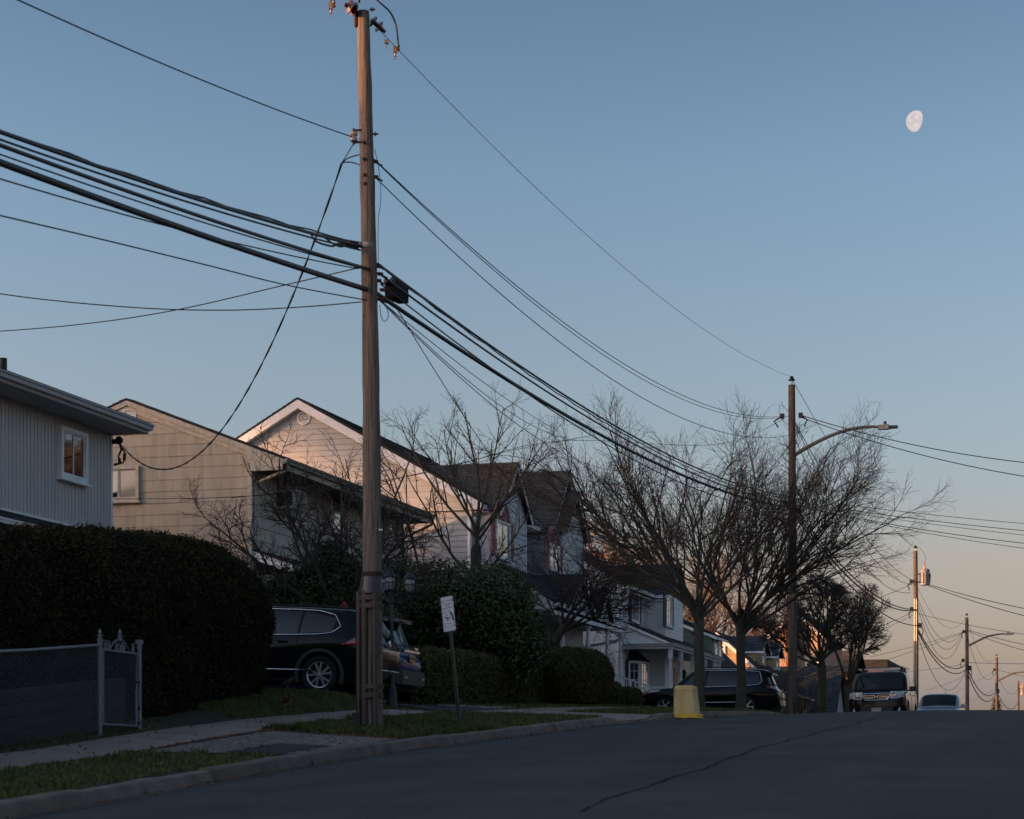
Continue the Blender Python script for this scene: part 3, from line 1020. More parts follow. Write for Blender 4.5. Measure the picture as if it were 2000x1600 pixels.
# two bays with steep gables
BXF = -20.0
def bay(y0, y1, ypk, zpk, face_x, zb=9.08, ov=.22, inner=None):
    wf = street_wall(face_x)
    mb = MB().box(X3 - .3, face_x, y0, y1, z3g - .4, zb)
    obj('bay_wall', mb, m_c3b, h3)
    half = (y1 - y0) / 2
    sl = (zpk - zb) / (half + .12)
    mb = MB()
    mb.loft([(face_x, y0, zb), (face_x, y1, zb), (face_x, ypk, zpk - .18)], [(face_x - 3.0, y0, zb), (face_x - 3.0, y1, zb), (face_x - 3.0, ypk, zpk - .18)])
    obj('gable', mb, m_c3b, h3)
    courses(wf, [(y0 + .08, 5.6), (y1 - .08, 5.6), (y1 - .08, zb + .1), (ypk, zpk - .24), (y0 + .08, zb + .1)], .21, 80, .02, m_c3b, h3, 'clapboard', z_base=5.6)
    ws = side_wall(y0)
    courses(ws, [(X3 - .02, 5.6), (face_x - .06, 5.6), (face_x - .06, zb), (X3 - .02, zb)], .21, 80, .02, m_c3b, h3, 'clapboard', z_base=5.6)
    mb = MB()
    slab_on(mb, wf, y0 - .02, y0 + .09, z3g, zb, 0, .03)
    slab_on(mb, ws, face_x - .09, face_x + .02, z3g, zb, 0, .03)
    slab_on(mb, wf, y1 - .09, y1 + .02, z3g, zb, 0, .03)
    obj('corner_board', mb, m_white, h3)
    back = -24.6
    for sg, ye in ((1, y1 + .2), (-1, y0 - .2)):
        ze = zb - .12
        mb = trim_bar(street_wall(face_x + ov), (ypk, zpk - .05), (ye, ze), .15, .025)
        obj('rake_board', mb, m_white, h3)
        roof('gable_roof', (face_x + ov + .05, ye + sg * .03, ze), (back, ye + sg * .03, ze), (face_x + ov + .05, ypk, zpk), (back, ypk, zpk), m_sh_brown_x, h3, th=.05, course=.14, smat=m_roofdark)
    return wf
b1 = bay(Y3 + .2, Y3 + 4.0, Y3 + 2.1, 10.85, BXF)
b2 = bay(76.0, 80.6, 78.3, 11.55, BXF)
# the lower, prouder gable nested in the second bay
wf = street_wall(-19.55)
mb = MB().box(BXF - .02, -19.55, 76.35, 79.6, z3g - .4, 9.1)
obj('bay_wall', mb, m_c3b, h3)
mb = MB()
mb.loft([(-19.55, 76.35, 9.1), (-19.55, 79.6, 9.1), (-19.55, 77.97, 10.55)], [(BXF - .2, 76.35, 9.1), (BXF - .2, 79.6, 9.1), (BXF - .2, 77.97, 10.55)])
obj('gable', mb, m_c3b, h3)
courses(wf, [(76.43, 5.6), (79.52, 5.6), (79.52, 9.15), (77.97, 10.5), (76.43, 9.15)], .21, 80, .02, m_c3b, h3, 'clapboard', z_base=5.6)
for sg, ye in ((1, 79.85), (-1, 76.1)):
    obj('rake_board', trim_bar(street_wall(-19.35), (77.97, 10.68), (ye, 9.0), .15, .025), m_white, h3)
    roof('gable_roof', (-19.28, ye + sg * .03, 9.0), (-21.5, ye + sg * .03, 9.0), (-19.28, 77.97, 10.73), (-21.5, 77.97, 10.73), m_sh_brown_x, h3, th=.05, course=.14, smat=m_roofdark)
# recess eave and gutter between the bays
mb = MB().box(X3, -20.3, Y3 + 4.25, 75.75, 8.95, 9.0)
obj('soffit', mb, m_white, h3)
gutter_run((-20.3, Y3 + 4.25, 9.12), (-20.3, 75.75, 9.12), h3, m_white, (1, 0, 0), w=.13, h=.13)
gutter_run((-20.9, Y3 - .02, 9.12), (-20.25, Y3 - .02, 9.12), h3, m_white, (0, -1, 0), w=.13, h=.13)
mb = MB().box(-20.95, -20.2, Y3 - .02, Y3 + .2, 8.9, 9.0)
obj('eave_return', mb, m_white, h3)
downspout([(-20.22, Y3 + 4.4, 9.0), (-20.3, Y3 + 4.3, 8.75), (-20.6, Y3 + 4.2, 8.5), (-20.7, Y3 + 4.2, 8.2), (-20.7, Y3 + 4.2, 6.0)], h3, m_white)
# windows with pink arches
def arch(w, s0, s1, zb, parent, mat, d0=.03):
    c, r = (s0 + s1) / 2, (s1 - s0) / 2
    mb = MB()
    n = 16
    h = r * .85
    out_, inn = [], []
    for k in range(n + 1):
        an = math.pi * k / n
        out_.append((c + r * math.cos(an), zb + h * math.sin(an)))
        inn.append((c + r * .82 * math.cos(an), zb + h * .82 * math.sin(an)))
    mb.loft([w.p(s, z, d0) for s, z in out_], [w.p(s, z, d0 - .05) for s, z in out_])
    for k in range(n):
        q = [out_[k], out_[k + 1], inn[k + 1], inn[k]]
        mb.loft([w.p(s, z, d0 + .04) for s, z in q], [w.p(s, z, d0) for s, z in q])
    for k in range(1, 6):
        an = math.pi * k / 6
        p0, p1 = (c, zb + .02), (c + r * .8 * math.cos(an), zb + h * .8 * math.sin(an))
        t = Vector((p1[0] - p0[0], p1[1] - p0[1])).normalized() * .02
        q = [(p0[0] - t.y, p0[1] + t.x), (p0[0] + t.y, p0[1] - t.x), (p1[0] + t.y, p1[1] - t.x), (p1[0] - t.y, p1[1] + t.x)]
        mb.loft([w.p(s, z, d0 + .03) for s, z in q], [w.p(s, z, d0) for s, z in q])
    return obj('sunburst_arch', mb, mat, parent)
for X, pa, pb, yt, yb in ((BXF, 964, 991, 1019, 1092), (-19.55, 1068, 1088, 1064, 1115)):
    w_, s0, s1, zb, zt = front_win(X, pa, pb, yt, yb, h3, m_white, m_glass)
    zb = max(zb, 7.35)
    window(w_, s0, s1, zb, zt, h3, m_white, m_glass, split='v', d0=.05)
    arch(w_, s0 - .03, s1 + .03, zt + .02, h3, m_pink, d0=.06)
    shutter(w_, s0 - .50, s0 - .03, zb, zt + .15, h3, m_pink, d0=.05)
    shutter(w_, s1 + .03, s1 + .50, zb, zt + .02, h3, m_pink, d0=.05)
# round-topped stair window in the recess
wrc = street_wall(X3)
s0, s1 = 73.85, 74.75
zc = 8.15
pts = [(s0, 6.75), (s1, 6.75)] + [(s0 + .45 + .45 * math.cos(math.pi * k / 12), zc + .45 * math.sin(math.pi * k / 12)) for k in range(13)]
mb = MB()
mb.loft([wrc.p(s, z, .03) for s, z in pts], [wrc.p(s, z, 0) for s, z in pts])
pane = obj('pane', mb, m_glass, h3)
ring = [(a + (a - (s0 + s1) / 2) * .12, b + (b - 7.6) * .06) for a, b in pts]
mb = MB()
n = len(pts)
for k in range(n):
    q = [pts[k], pts[(k + 1) % n], ring[(k + 1) % n], ring[k]]
    mb.loft([wrc.p(s, z, .06) for s, z in q], [wrc.p(s, z, .0) for s, z in q])
obj('window_frame', mb, m_white, h3)
# porch
PX_ = -18.0
pz = 5.82
mb = MB().box(X3, PX_ - .15, 70.4, 80.0, z3g - .3, z3g + .55)
obj('porch_floor', mb, m_conc, h3)
roof('porch_roof', (PX_, 69.6, pz + .06), (PX_, 80.2, pz + .06), (-20.0, 69.6, 7.25), (-20.0, 80.2, 7.25), m_sh_black_y, h3, th=.06, smat=m_roofdark)
mb = MB().box(BXF, PX_ - .02, 69.7, 80.1, pz - .2, pz - .14)
obj('porch_ceiling', mb, m_soffit, h3)
mb = MB().box(PX_ - .2, PX_ - .02, 69.7, 80.1, pz - .34, pz - .14)
obj('porch_beam', mb, m_white, h3)
mb = MB()
mb.loft([(PX_ - .02, 69.65, pz - .14), (-20, 69.65, pz - .14), (-20, 69.65, 7.15), (PX_ - .02, 69.65, pz + .02)], [(PX_ - .02, 69.72, pz - .14), (-20, 69.72, pz - .14), (-20, 69.72, 7.15), (PX_ - .02, 69.72, pz + .02)])
obj('porch_gable', mb, m_c3, h3)
gutter_run((PX_, 69.6, pz + .04), (PX_, 70.5, pz + .04), h3, m_white, (1, 0, 0), w=.12, h=.12)
gutter_run((PX_, 77.6, pz + .04), (PX_, 80.2, pz + .04), h3, m_white, (1, 0, 0), w=.12, h=.12)
downspout([(PX_ + .06, 80.1, pz - .05), (PX_ + .02, 80.1, pz - .35), (PX_ - .4, 80.1, pz - .6), (-19.4, 80.15, pz - .75), (-20, 80.15, pz - .85)], h3, m_white, r=.06)
for y0, y1, zp in ((70.6, 74.7, 7.1), (75.2, 77.6, 6.95)):
    ym = (y0 + y1) / 2
    wq = street_wall(PX_ + .02)
    mb = MB()
    mb.loft([(PX_, y0 + .15, pz - .1), (PX_, y1 - .15, pz - .1), (PX_, ym, zp - .2)], [(PX_ - .6, y0 + .15, pz - .1), (PX_ - .6, y1 - .15, pz - .1), (PX_ - .6, ym, zp - .2)])
    obj('porch_gable', mb, m_c3b, h3)
    for sg, ye in ((-1, y0), (1, y1)):
        obj('rake_board', trim_bar(street_wall(PX_ + .16), (ym, zp - .04), (ye, pz - .03), .13, .025), m_white, h3)
        roof('gable_roof', (PX_ + .2, ye + sg * .02, pz - .02), (-20.2, ye + sg * .02, pz - .02), (PX_ + .2, ym, zp), (-20.2, ym, zp), m_sh_black_x, h3, th=.04, course=.14, smat=m_roofdark)
for py in (70.9, 74.6, 77.6, 79.8):
    mb = MB()
    zf = z3g + .55
    mb.box(PX_ - .24, PX_ - .04, py - .1, py + .1, zf, zf + .12)
    mb.lathe((PX_ - .14, py, zf + .12), [(.075, 0), (.085, .05), (.07, .1), (.075, 1.0), (.065, 2.1), (.08, 2.2), (.07, 2.25)], 12)
    mb.box(PX_ - .24, PX_ - .04, py - .1, py + .1, pz - .46, pz - .34)
    mb.box(PX_ - .21, PX_ - .07, py - .07, py + .07, zf + 2.3, pz - .45)
    obj('porch_column', mb, m_white, h3, smooth='auto')
wd = street_wall(BXF + .01)
mb = MB()
slab_on(mb, wd, 75.0, 76.0, z3g + .55, z3g + 2.6, -.3, .03)
obj('front_door', mb, M('dark_door', (.05, .02, .018), rough=.5), h3)
window(wd, 71.3, 72.9, 3.9, 5.2, h3, m_white, m_glass, split='v', d0=.04)
courses(side_wall(79.95), [(X3, z3g), (BXF, z3g), (BXF, 5.7), (X3, 5.7)], .21, 80, .02, m_c3b, h3, 'clapboard')
# porch steps rail seen under the hedge
mb = MB()
mb.box(-16.62, -16.52, 77.7, 77.8, gz(-16.6, 77.7) - .1, gz(-16.6, 77.7) + 1.0)
for k in range(8):
    xx = -17.95 + .17 * k
    zz = z3g + .50 - (.5 / 1.4) * .17 * k
    mb.box(xx - .02, xx + .02, 77.73, 77.77, zz - .02, zz + .8)
mb.obox((-17.25, 77.75, z3g + 1.06), (.68, 0, -.24), (0, .03, 0), (0, 0, .03))
mb.obox((-17.25, 77.75, z3g + .30), (.68, 0, -.24), (0, .03, 0), (0, 0, .025))
obj('stair_railing', mb, m_white, h3)

# ================================================================== 4. white clapboard house with a long porch
Y4 = 88.0
X4 = -20.0
z4g = gz(-20, 92)
h4 = thing('white_house', 'white clapboard house with dark shutters and a long posted porch behind the black crossover', 'house', (-24, 94, z4g))
m_w4 = M('white_clapboard', (.80, .80, .81), rough=.6, var=.05, scale=2, orand=.03)
E4Z = 8.12
R4X, R4Z = -24.6, 10.95
s4 = (R4Z - E4Z) / (X4 + .3 - R4X)
w4 = side_wall(Y4)
out4 = [(-29.2, z4g - .5), (X4, z4g - .5), (X4, E4Z - .1), (R4X, R4Z - .2), (-29.2, E4Z - .1)]
wall_body('wall', w4, out4, 11.5, m_w4, h4)
courses(w4, [(-29.2, z4g + .3), (X4 - .1, z4g + .3), (X4 - .1, E4Z - .05), (R4X, R4Z - .22), (-29.2, E4Z - .05)], .15, 80, .02, m_w4, h4, 'siding', joined=True)
w4f = street_wall(X4)
courses(w4f, [(Y4 + .1, z4g + .3), (Y4 + 5.1, z4g + .3), (Y4 + 5.1, E4Z - .2), (Y4 + .1, E4Z - .2)], .15, 80, .02, m_w4, h4, 'siding', joined=True)
mb = MB()
slab_on(mb, w4, X4 - .12, X4 + .03, z4g, E4Z - .1, 0, .04)
slab_on(mb, w4f, Y4, Y4 + .12, z4g, E4Z - .1, 0, .03)
obj('corner_board', mb, m_white, h4)
roof('roof', (X4 + .4, Y4 - .25, E4Z - .06), (X4 + .4, Y4 + 11.6, E4Z - .06), (R4X, Y4 - .25, R4Z), (R4X, Y4 + 11.6, R4Z), m_sh_black_y, h4, th=.06, smat=m_roofdark)
roof('roof', (-29.6, Y4 - .25, E4Z - .06), (-29.6, Y4 + 11.6, E4Z - .06), (R4X, Y4 - .25, R4Z), (R4X, Y4 + 11.6, R4Z), m_sh_black_y, h4, th=.06, smat=m_roofdark)
obj('rake_board', trim_bar(side_wall(Y4 - .22), (R4X, R4Z - .07), (X4 + .42, E4Z - .12), .22, .03), m_white, h4)
obj('rake_board', trim_bar(side_wall(Y4 - .22), (R4X, R4Z - .07), (-29.6, E4Z - .12), .22, .03), m_white, h4)
mb = MB().box(X4, X4 + .36, Y4 - .2, Y4 + 5, E4Z - .3, E4Z - .26)
obj('soffit', mb, m_white, h4)
gutter_run((X4 + .37, Y4 - .22, E4Z - .06), (X4 + .37, Y4 + 5.0, E4Z - .06), h4, m_white, (1, 0, 0), w=.12, h=.12)
downspout([(X4 + .43, Y4 - .1, E4Z - .2), (X4 + .38, Y4 - .1, E4Z - .42), (X4 + .08, Y4 + .02, E4Z - .7), (X4 - .03, Y4 - .05, E4Z - 1.0), (X4 - .03, Y4 - .05, z4g + .3)], h4, m_white, r=.055)
# projecting far wing
WX = -19.15
mb = MB().box(X4 - 4, WX, Y4 + 5.1, Y4 + 9.2, z4g - .4, E4Z - .15)
obj('wing_wall', mb, m_w4, h4)
courses(side_wall(Y4 + 5.1), [(X4 + .02, 5.6), (WX - .08, 5.6), (WX - .08, E4Z - .2), (X4 + .02, E4Z - .2)], .15, 80, .02, m_w4, h4, 'siding', joined=True)
wwg = street_wall(WX)
courses(wwg, [(Y4 + 5.2, 5.6), (Y4 + 9.1, 5.6), (Y4 + 9.1, E4Z - .2), (Y4 + 5.2, E4Z - .2)], .15, 80, .02, m_w4, h4, 'siding', joined=True)
mb = MB()
slab_on(mb, wwg, Y4 + 5.1, Y4 + 5.2, 5.6, E4Z - .15, 0, .03)
slab_on(mb, side_wall(Y4 + 5.1), WX - .1, WX + .03, 5.6, E4Z - .15, 0, .03)
obj('corner_board', mb, m_white, h4)
for sg, ye in ((-1, Y4 + 4.85), (1, Y4 + 9.45)):
    roof('wing_roof', (WX + .3, ye, E4Z - .08), (-24.6, ye, E4Z - .08), (WX + .3, Y4 + 7.15, 9.65), (-24.6, Y4 + 7.15, 9.65), m_sh_black_x, h4, th=.06, smat=m_roofdark)
gutter_run((X4 + .3, Y4 + 4.86, E4Z - .08), (WX + .3, Y4 + 4.86, E4Z - .08), h4, m_white, (0, -1, 0), w=.12, h=.12)
mb = MB().box(X4, WX + .25, Y4 + 4.87, Y4 + 5.1, E4Z - .3, E4Z - .26)
obj('soffit', mb, m_white, h4)
mb = MB()
mb.loft([(WX, Y4 + 5.1, E4Z - .15), (WX, Y4 + 9.2, E4Z - .15), (WX, Y4 + 7.15, 9.5)], [(WX - .2, Y4 + 5.1, E4Z - .15), (WX - .2, Y4 + 9.2, E4Z - .15), (WX - .2, Y4 + 7.15, 9.5)])
obj('gable', mb, m_w4, h4)
m_shut = M('dark_teal_shutter', (.018, .026, .034), rough=.6, var=.15)
for X, pa, pb, yt, yb in ((X4, 1231, 1245, 1160, 1216), (WX, 1298, 1309, 1163, 1224)):
    w_, s0, s1, zb, zt = front_win(X, pa, pb, yt, yb, h4, m_white, m_glass)
    window(w_, s0, s1, zb, zt, h4, m_white, m_glass, split='v', d0=.04, muntin=(1, 4))
    shutter(w_, s0 - .45, s0 - .03, zb - .05, zt + .05, h4, m_shut, d0=.04)
    shutter(w_, s1 + .03, s1 + .45, zb - .05, zt + .05, h4, m_shut, d0=.04)
a, b = onY(1163, 1150, Y4), onY(1191, 1208, Y4)
window(w4, a.x, b.x, b.z, a.z, h4, m_white, m_glass, split='h', d0=.03)
a, b = onY(1160, 1276, Y4), onY(1190, 1300, Y4)
window(w4, a.x, b.x, b.z, a.z, h4, m_white, m_glass, split=None, d0=.03)
# long porch
P4X = -17.85
p4z = 5.58
P4Y0, P4Y1 = Y4 + .35, 99.9
zf4 = z4g + .45
mb = MB().box(X4 + .02, P4X - .1, P4Y0, P4Y1, z4g - .4, zf4)
obj('porch_floor', mb, m_conc, h4)
roof('porch_roof', (P4X + .05, P4Y0 - .15, p4z + .08), (P4X + .05, P4Y1 + .15, p4z + .08), (X4 + .02, P4Y0 - .15, 6.62), (X4 + .02, P4Y1 + .15, 6.62), m_sh_black_y, h4, th=.05, smat=m_roofdark)
wps = side_wall(P4Y0)
tri = [(X4, p4z), (P4X - .1, p4z), (P4X - .1, p4z + .02), (X4, 6.52)]
wall_body('porch_gable', wps, tri, .12, m_w4, h4)
courses(wps, [(X4 + .02, p4z), (P4X - .15, p4z), (P4X - .15, p4z + .03), (X4 + .02, 6.50)], .15, 80, .018, m_w4, h4, 'siding', joined=True)
obj('rake_board', trim_bar(side_wall(P4Y0 - .12), (X4, 6.56), (P4X + .04, p4z + .04), .10, .03), m_white, h4)
mb = MB().box(X4 + .02, P4X - .02, P4Y0 + .13, P4Y1, p4z - .06, p4z - .02)
obj('porch_ceiling', mb, m_soffit, h4)
mb = MB().box(X4 - .1, P4X, P4Y0 - .14, P4Y0 - .02, p4z - .16, p4z)
mb.box(P4X - .12, P4X, P4Y0 - .02, P4Y1 + .1, p4z - .16, p4z)
obj('porch_beam', mb, m_white, h4)
gutter_run((P4X, P4Y0 - .18, p4z + .06), (P4X, P4Y1 + .15, p4z + .06), h4, m_gutter, (1, 0, 0), w=.13, h=.13)
gutter_run((X4 - .1, P4Y0 - .15, p4z + .06), (P4X + .13, P4Y0 - .15, p4z + .06), h4, m_gutter, (0, -1, 0), w=.12, h=.13)
posts = [(X4 + .2, P4Y0 + .0), (P4X - .1, P4Y0 + .05), (P4X - .1, 90.6), (P4X - .1, 93.3), (P4X - .1, 96.2), (P4X - .1, 98.6), (P4X - .1, 99.7)]
for x, y in posts[1:]:
    mb = MB()
    mb.box(x - .08, x + .08, y - .08, y + .08, zf4, zf4 + 1.0)
    mb.lathe((x, y, zf4 + 1.0), [(.07, 0), (.045, .06), (.055, .12), (.07, .5), (.05, .9), (.045, 1.0), (.07, 1.05)], 10)
    mb.box(x - .08, x + .08, y - .08, y + .08, zf4 + 2.05, p4z - .16)
    obj('porch_post', mb, m_white, h4, smooth='auto')
# railing with balusters
def railing(p0, p1, z, parent, mat, n, h=.85):
    mb = MB()
    p0, p1 = Vector((*p0, z)), Vector((*p1, z))
    t = (p1 - p0).normalized()
    nn = Vector((-t.y, t.x, 0)) * .03
    L = (p1 - p0).length / 2
    mid = (p0 + p1) / 2
    mb.obox(mid + Vector((0, 0, h)), t * L, nn * 1.4, Vector((0, 0, .03)))
    mb.obox(mid + Vector((0, 0, .12)), t * L, nn, Vector((0, 0, .025)))
    r = obj('railing', mb, mat, parent)
    proto = None
    for k in range(n):
        q = p0.lerp(p1, (k + .5) / n)
        if proto is None:
            b = MB().box(q.x - .018, q.x + .018, q.y - .018, q.y + .018, z + .14, z + h - .03)
            proto = obj('baluster', b, mat, r)
            q0 = q
        else:
            c = proto.copy()
            COL.objects.link(c)
            c.location = (q.x - q0.x, q.y - q0.y, 0)
railing((X4 + .1, P4Y0 + .05), (P4X - .2, P4Y0 + .05), zf4, h4, m_white, 14)
railing((P4X - .1, P4Y0 + .15), (P4X - .1, 93.2), zf4, h4, m_white, 26)
# bay window with a dark hood, porch door and wall lantern
wbx = street_wall(X4)
bz0, bz1 = zf4 + .45, zf4 + 2.05
def bayface(a, b, z0, z1):
    u = (Vector(b) - Vector(a))
    L = u.length
    u.normalize()
    return Wall(a, (u.x, u.y), (u.y, -u.x)), L
pts = [(X4, 89.3), (X4 + .45, 89.75), (X4 + .45, 91.35), (X4, 91.8)]
for a, b in zip(pts[:-1], pts[1:]):
    wb_, L = bayface(a, b, bz0, bz1)
    window(wb_, 0.02, L - .02, bz0, bz1, h4, m_white, m_glass, split=None, d0=.0, muntin=(3 if L > 1 else 2, 4), sill=False)
mb = MB()
mb.loft([(p[0], p[1], bz0 - .02) for p in pts], [(p[0], p[1], bz0 - .12) for p in pts])
obj('bay_sill', mb, m_white, h4)
hood0 = [(X4, 89.15, bz1 + .02), (X4 + .55, 89.7, bz1 + .02), (X4 + .55, 91.4, bz1 + .02), (X4, 91.95, bz1 + .02)]
hood1 = [(X4, 89.6, bz1 + .5), (X4 + .1, 89.9, bz1 + .5), (X4 + .1, 91.2, bz1 + .5), (X4, 91.5, bz1 + .5)]
obj('bay_hood', MB().loft(hood0, hood1), m_roofdark, h4)
shutter(wbx, 88.8, 89.2, bz0, bz1, h4, m_shut, d0=.03)
mb = MB()
slab_on(mb, street_wall(WX), 95.0, 95.9, zf4, zf4 + 2.05, 0, .04)
obj('front_door', mb, M('red_door', (.16, .012, .012), rough=.4), h4)
ln = obj('wall_lantern', MB().lathe((WX + .16, 96.6, zf4 + 1.75), [(.02, -.22), (.07, -.2), (.1, .1), (.13, .12), (.03, .26), (.01, .3)], 8), m_black, h4)
obj('lantern_arm', MB().tube([(WX, 96.6, zf4 + 1.5), (WX + .16, 96.6, zf4 + 1.45), (WX + .16, 96.6, zf4 + 1.55)], .015, 6), m_black, ln)

# ================================================================== 5. green shingled cape with shed dormers
Y5 = 103.6
z5g = gz(-20, 108)
h5 = thing('green_house', 'dark-roofed cape with two green shingled shed dormers next to the white house', 'house', (-22, 110, z5g))
m_gr = M('green_shingle', (.20, .23, .18), rough=.8, var=.12, scale=4, bump=.2, orand=.10)
E5X, E5Z, R5X, R5Z = -17.9, 4.05, -22.4, 8.55
out5 = [(-26.6, z5g - .5), (-18.3, z5g - .5), (-18.3, 4.3), (R5X, R5Z - .15), (-26.6, 4.35)]
wall_body('wall', side_wall(Y5), out5, 13.0, M('cream_siding', (.48, .44, .34), rough=.7), h5)
for ex in (E5X, -26.9):
    roof('roof', (ex, Y5 - .2, E5Z), (ex, Y5 + 13.2, E5Z), (R5X, Y5 - .2, R5Z), (R5X, Y5 + 13.2, R5Z), m_sh_black_y, h5, th=.08, smat=m_roofdark)
    obj('rake_board', trim_bar(side_wall(Y5 - .2), (R5X, R5Z - .09), (ex, E5Z - .09), .16, .03), m_white, h5)
for y0, y1 in ((Y5 + .5, Y5 + 3.6), (109.6, 112.6)):
    fx = -20.1
    zt_, zb_ = 7.42, 6.1
    ztb = 8.35
    bx = -22.0
    rz_at = lambda x: R5Z - (x - R5X) * (R5Z - E5Z) / (E5X - R5X)
    ws = side_wall(y0)
    outd = [(fx, rz_at(fx) - .05), (fx, zt_), (bx, ztb - .05), (bx, rz_at(bx) - .3)]
    wall_body('dormer_wall', ws, outd, y1 - y0, m_gr, h5)
    courses(ws, [(fx - .02, rz_at(fx)), (fx - .02, zt_), (bx, ztb - .05), (bx, rz_at(bx))], .26, .36, .02, m_gr, h5, 'shingle', z_base=5.9, jit=.008)
    courses(street_wall(fx), [(y0 + .02, zb_), (y1 - .02, zb_), (y1 - .02, zt_ - .02), (y0 + .02, zt_ - .02)], .26, .36, .02, m_gr, h5, 'shingle', z_base=5.9, jit=.008)
    roof('dormer_roof', (fx + .3, y0 - .2, zt_ - .06), (fx + .3, y1 + .2, zt_ - .06), (bx - .4, y0 - .2, ztb + .15), (bx - .4, y1 + .2, ztb + .15), m_sh_black_y, h5, th=.06, smat=m_roofdark)
    obj('rake_board', trim_bar(side_wall(y0 - .19), (bx - .4, ztb + .06), (fx + .3, zt_ - .14), .14, .03), m_white, h5)
    mb = MB().box(fx + .26, fx + .3, y0 - .19, y1 + .2, zt_ - .26, zt_ - .13)
    obj('fascia', mb, m_white, h5)
    window(street_wall(fx), y0 + .5, y0 + 1.5, zb_ + .2, zt_ - .15, h5, m_white, m_glass, split='h', d0=.04)
    window(street_wall(fx), y0 + 1.7, y0 + 2.6, zb_ + .2, zt_ - .15, h5, m_white, m_glass, split='h', d0=.04)

# ================================================================== 6. tan cape catching the last sun
Y6 = 120.0
z6g = gz(-20, 124)
h6 = thing('tan_house', 'tan cape with two gabled dormers, its side wall glowing in low sun', 'house', (-21.6, 126, z6g))
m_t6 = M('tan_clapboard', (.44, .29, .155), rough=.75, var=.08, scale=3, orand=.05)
E6X, E6Z, R6X, R6Z = -17.85, 4.85, -21.7, 8.3
k6 = (R6Z - E6Z) / (E6X - R6X)
w6 = side_wall(Y6)
out6 = [(-25.3, z6g - .5), (-18.1, z6g - .5), (-18.1, E6Z), (R6X, R6Z - .15), (-25.3, E6Z)]
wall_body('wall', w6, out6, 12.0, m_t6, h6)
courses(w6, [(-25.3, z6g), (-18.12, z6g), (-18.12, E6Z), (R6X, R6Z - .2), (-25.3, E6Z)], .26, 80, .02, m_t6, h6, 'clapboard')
for ex in (E6X, R6X - (E6X - R6X)):
    roof('roof', (ex, Y6 - .2, E6Z), (ex, Y6 + 12.2, E6Z), (R6X, Y6 - .2, R6Z), (R6X, Y6 + 12.2, R6Z), m_sh_blue_y, h6, th=.07, smat=m_roofdark)
    obj('rake_board', trim_bar(side_wall(Y6 - .2), (R6X, R6Z - .08), (ex, E6Z - .08), .18, .03), m_white, h6)
gutter_run((E6X, Y6 - .2, E6Z), (E6X, Y6 + 12, E6Z), h6, m_white, (1, 0, 0), w=.13, h=.13)
downspout([(E6X + .08, Y6 - .05, E6Z - .1), (E6X + .05, Y6 - .05, E6Z - .35), (E6X - .5, Y6 - .08, E6Z - .75), (-18.45, Y6 - .08, E6Z - .95)], h6, m_white, r=.07)
mb = MB().box(-18.15, -18.02, Y6 - .03, Y6 + .3, z6g, E6Z - .1)
obj('corner_board', mb, m_white, h6)
a, b = onY(1406, 1259, Y6), onY(1417, 1277, Y6)
window(w6, a.x - .1, b.x, b.z, a.z, h6, m_white, m_glass, split='h', d0=.03)
window(street_wall(-18.1), Y6 + .6, Y6 + 1.8, 2.4, 4.2, h6, m_white, m_glass, split='v', d0=.03)
for y0, y1 in ((121.6, 124.4), (127.0, 129.6)):
    fx = -19.6
    zb_, ze_, zp_ = E6Z + (E6X - fx) * k6 - .05, 7.35, 8.2
    ym = (y0 + y1) / 2
    ws = side_wall(y0)
    bx = -22.0
    outd = [(fx, zb_), (fx, ze_), (R6X, ze_), (R6X, R6Z - .4)]
    wall_body('dormer_wall', ws, [(fx, zb_ - .2), (fx, ze_), (bx, ze_), (bx, zb_ - .2)], y1 - y0, m_t6, h6)
    courses(ws, [(fx - .02, zb_), (fx - .02, ze_ - .02), (-20.9, ze_ - .02)], .26, 80, .02, m_t6, h6, 'clapboard', z_base=zb_)
    mb = MB()
    mb.loft([(fx, y0, ze_), (fx, y1, ze_), (fx, ym, zp_ - .1)], [(bx, y0, ze_), (bx, y1, ze_), (bx, ym, zp_ - .1)])
    obj('dormer_gable', mb, m_t6, h6)
    for sg, ye in ((-1, y0 - .18), (1, y1 + .18)):
        roof('dormer_roof', (fx + .3, ye, ze_ - .08), (bx - .8, ye, ze_ - .08), (fx + .3, ym, zp_), (bx - .8, ym, zp_), m_sh_blue_x, h6, th=.06, smat=m_roofdark)
        obj('rake_board', trim_bar(street_wall(fx + .28), (ym, zp_ - .05), (ye, ze_ - .13), .14, .03), m_white, h6)
    mb = MB().box(-21.0, fx + .28, y0 - .17, y0 - .13, ze_ - .24, ze_ - .13)
    obj('fascia', mb, m_white, h6)
    window(street_wall(fx), ym - .55, ym + .55, zb_ + .15, ze_ - .05, h6, m_white, m_glass, split='h', d0=.03)

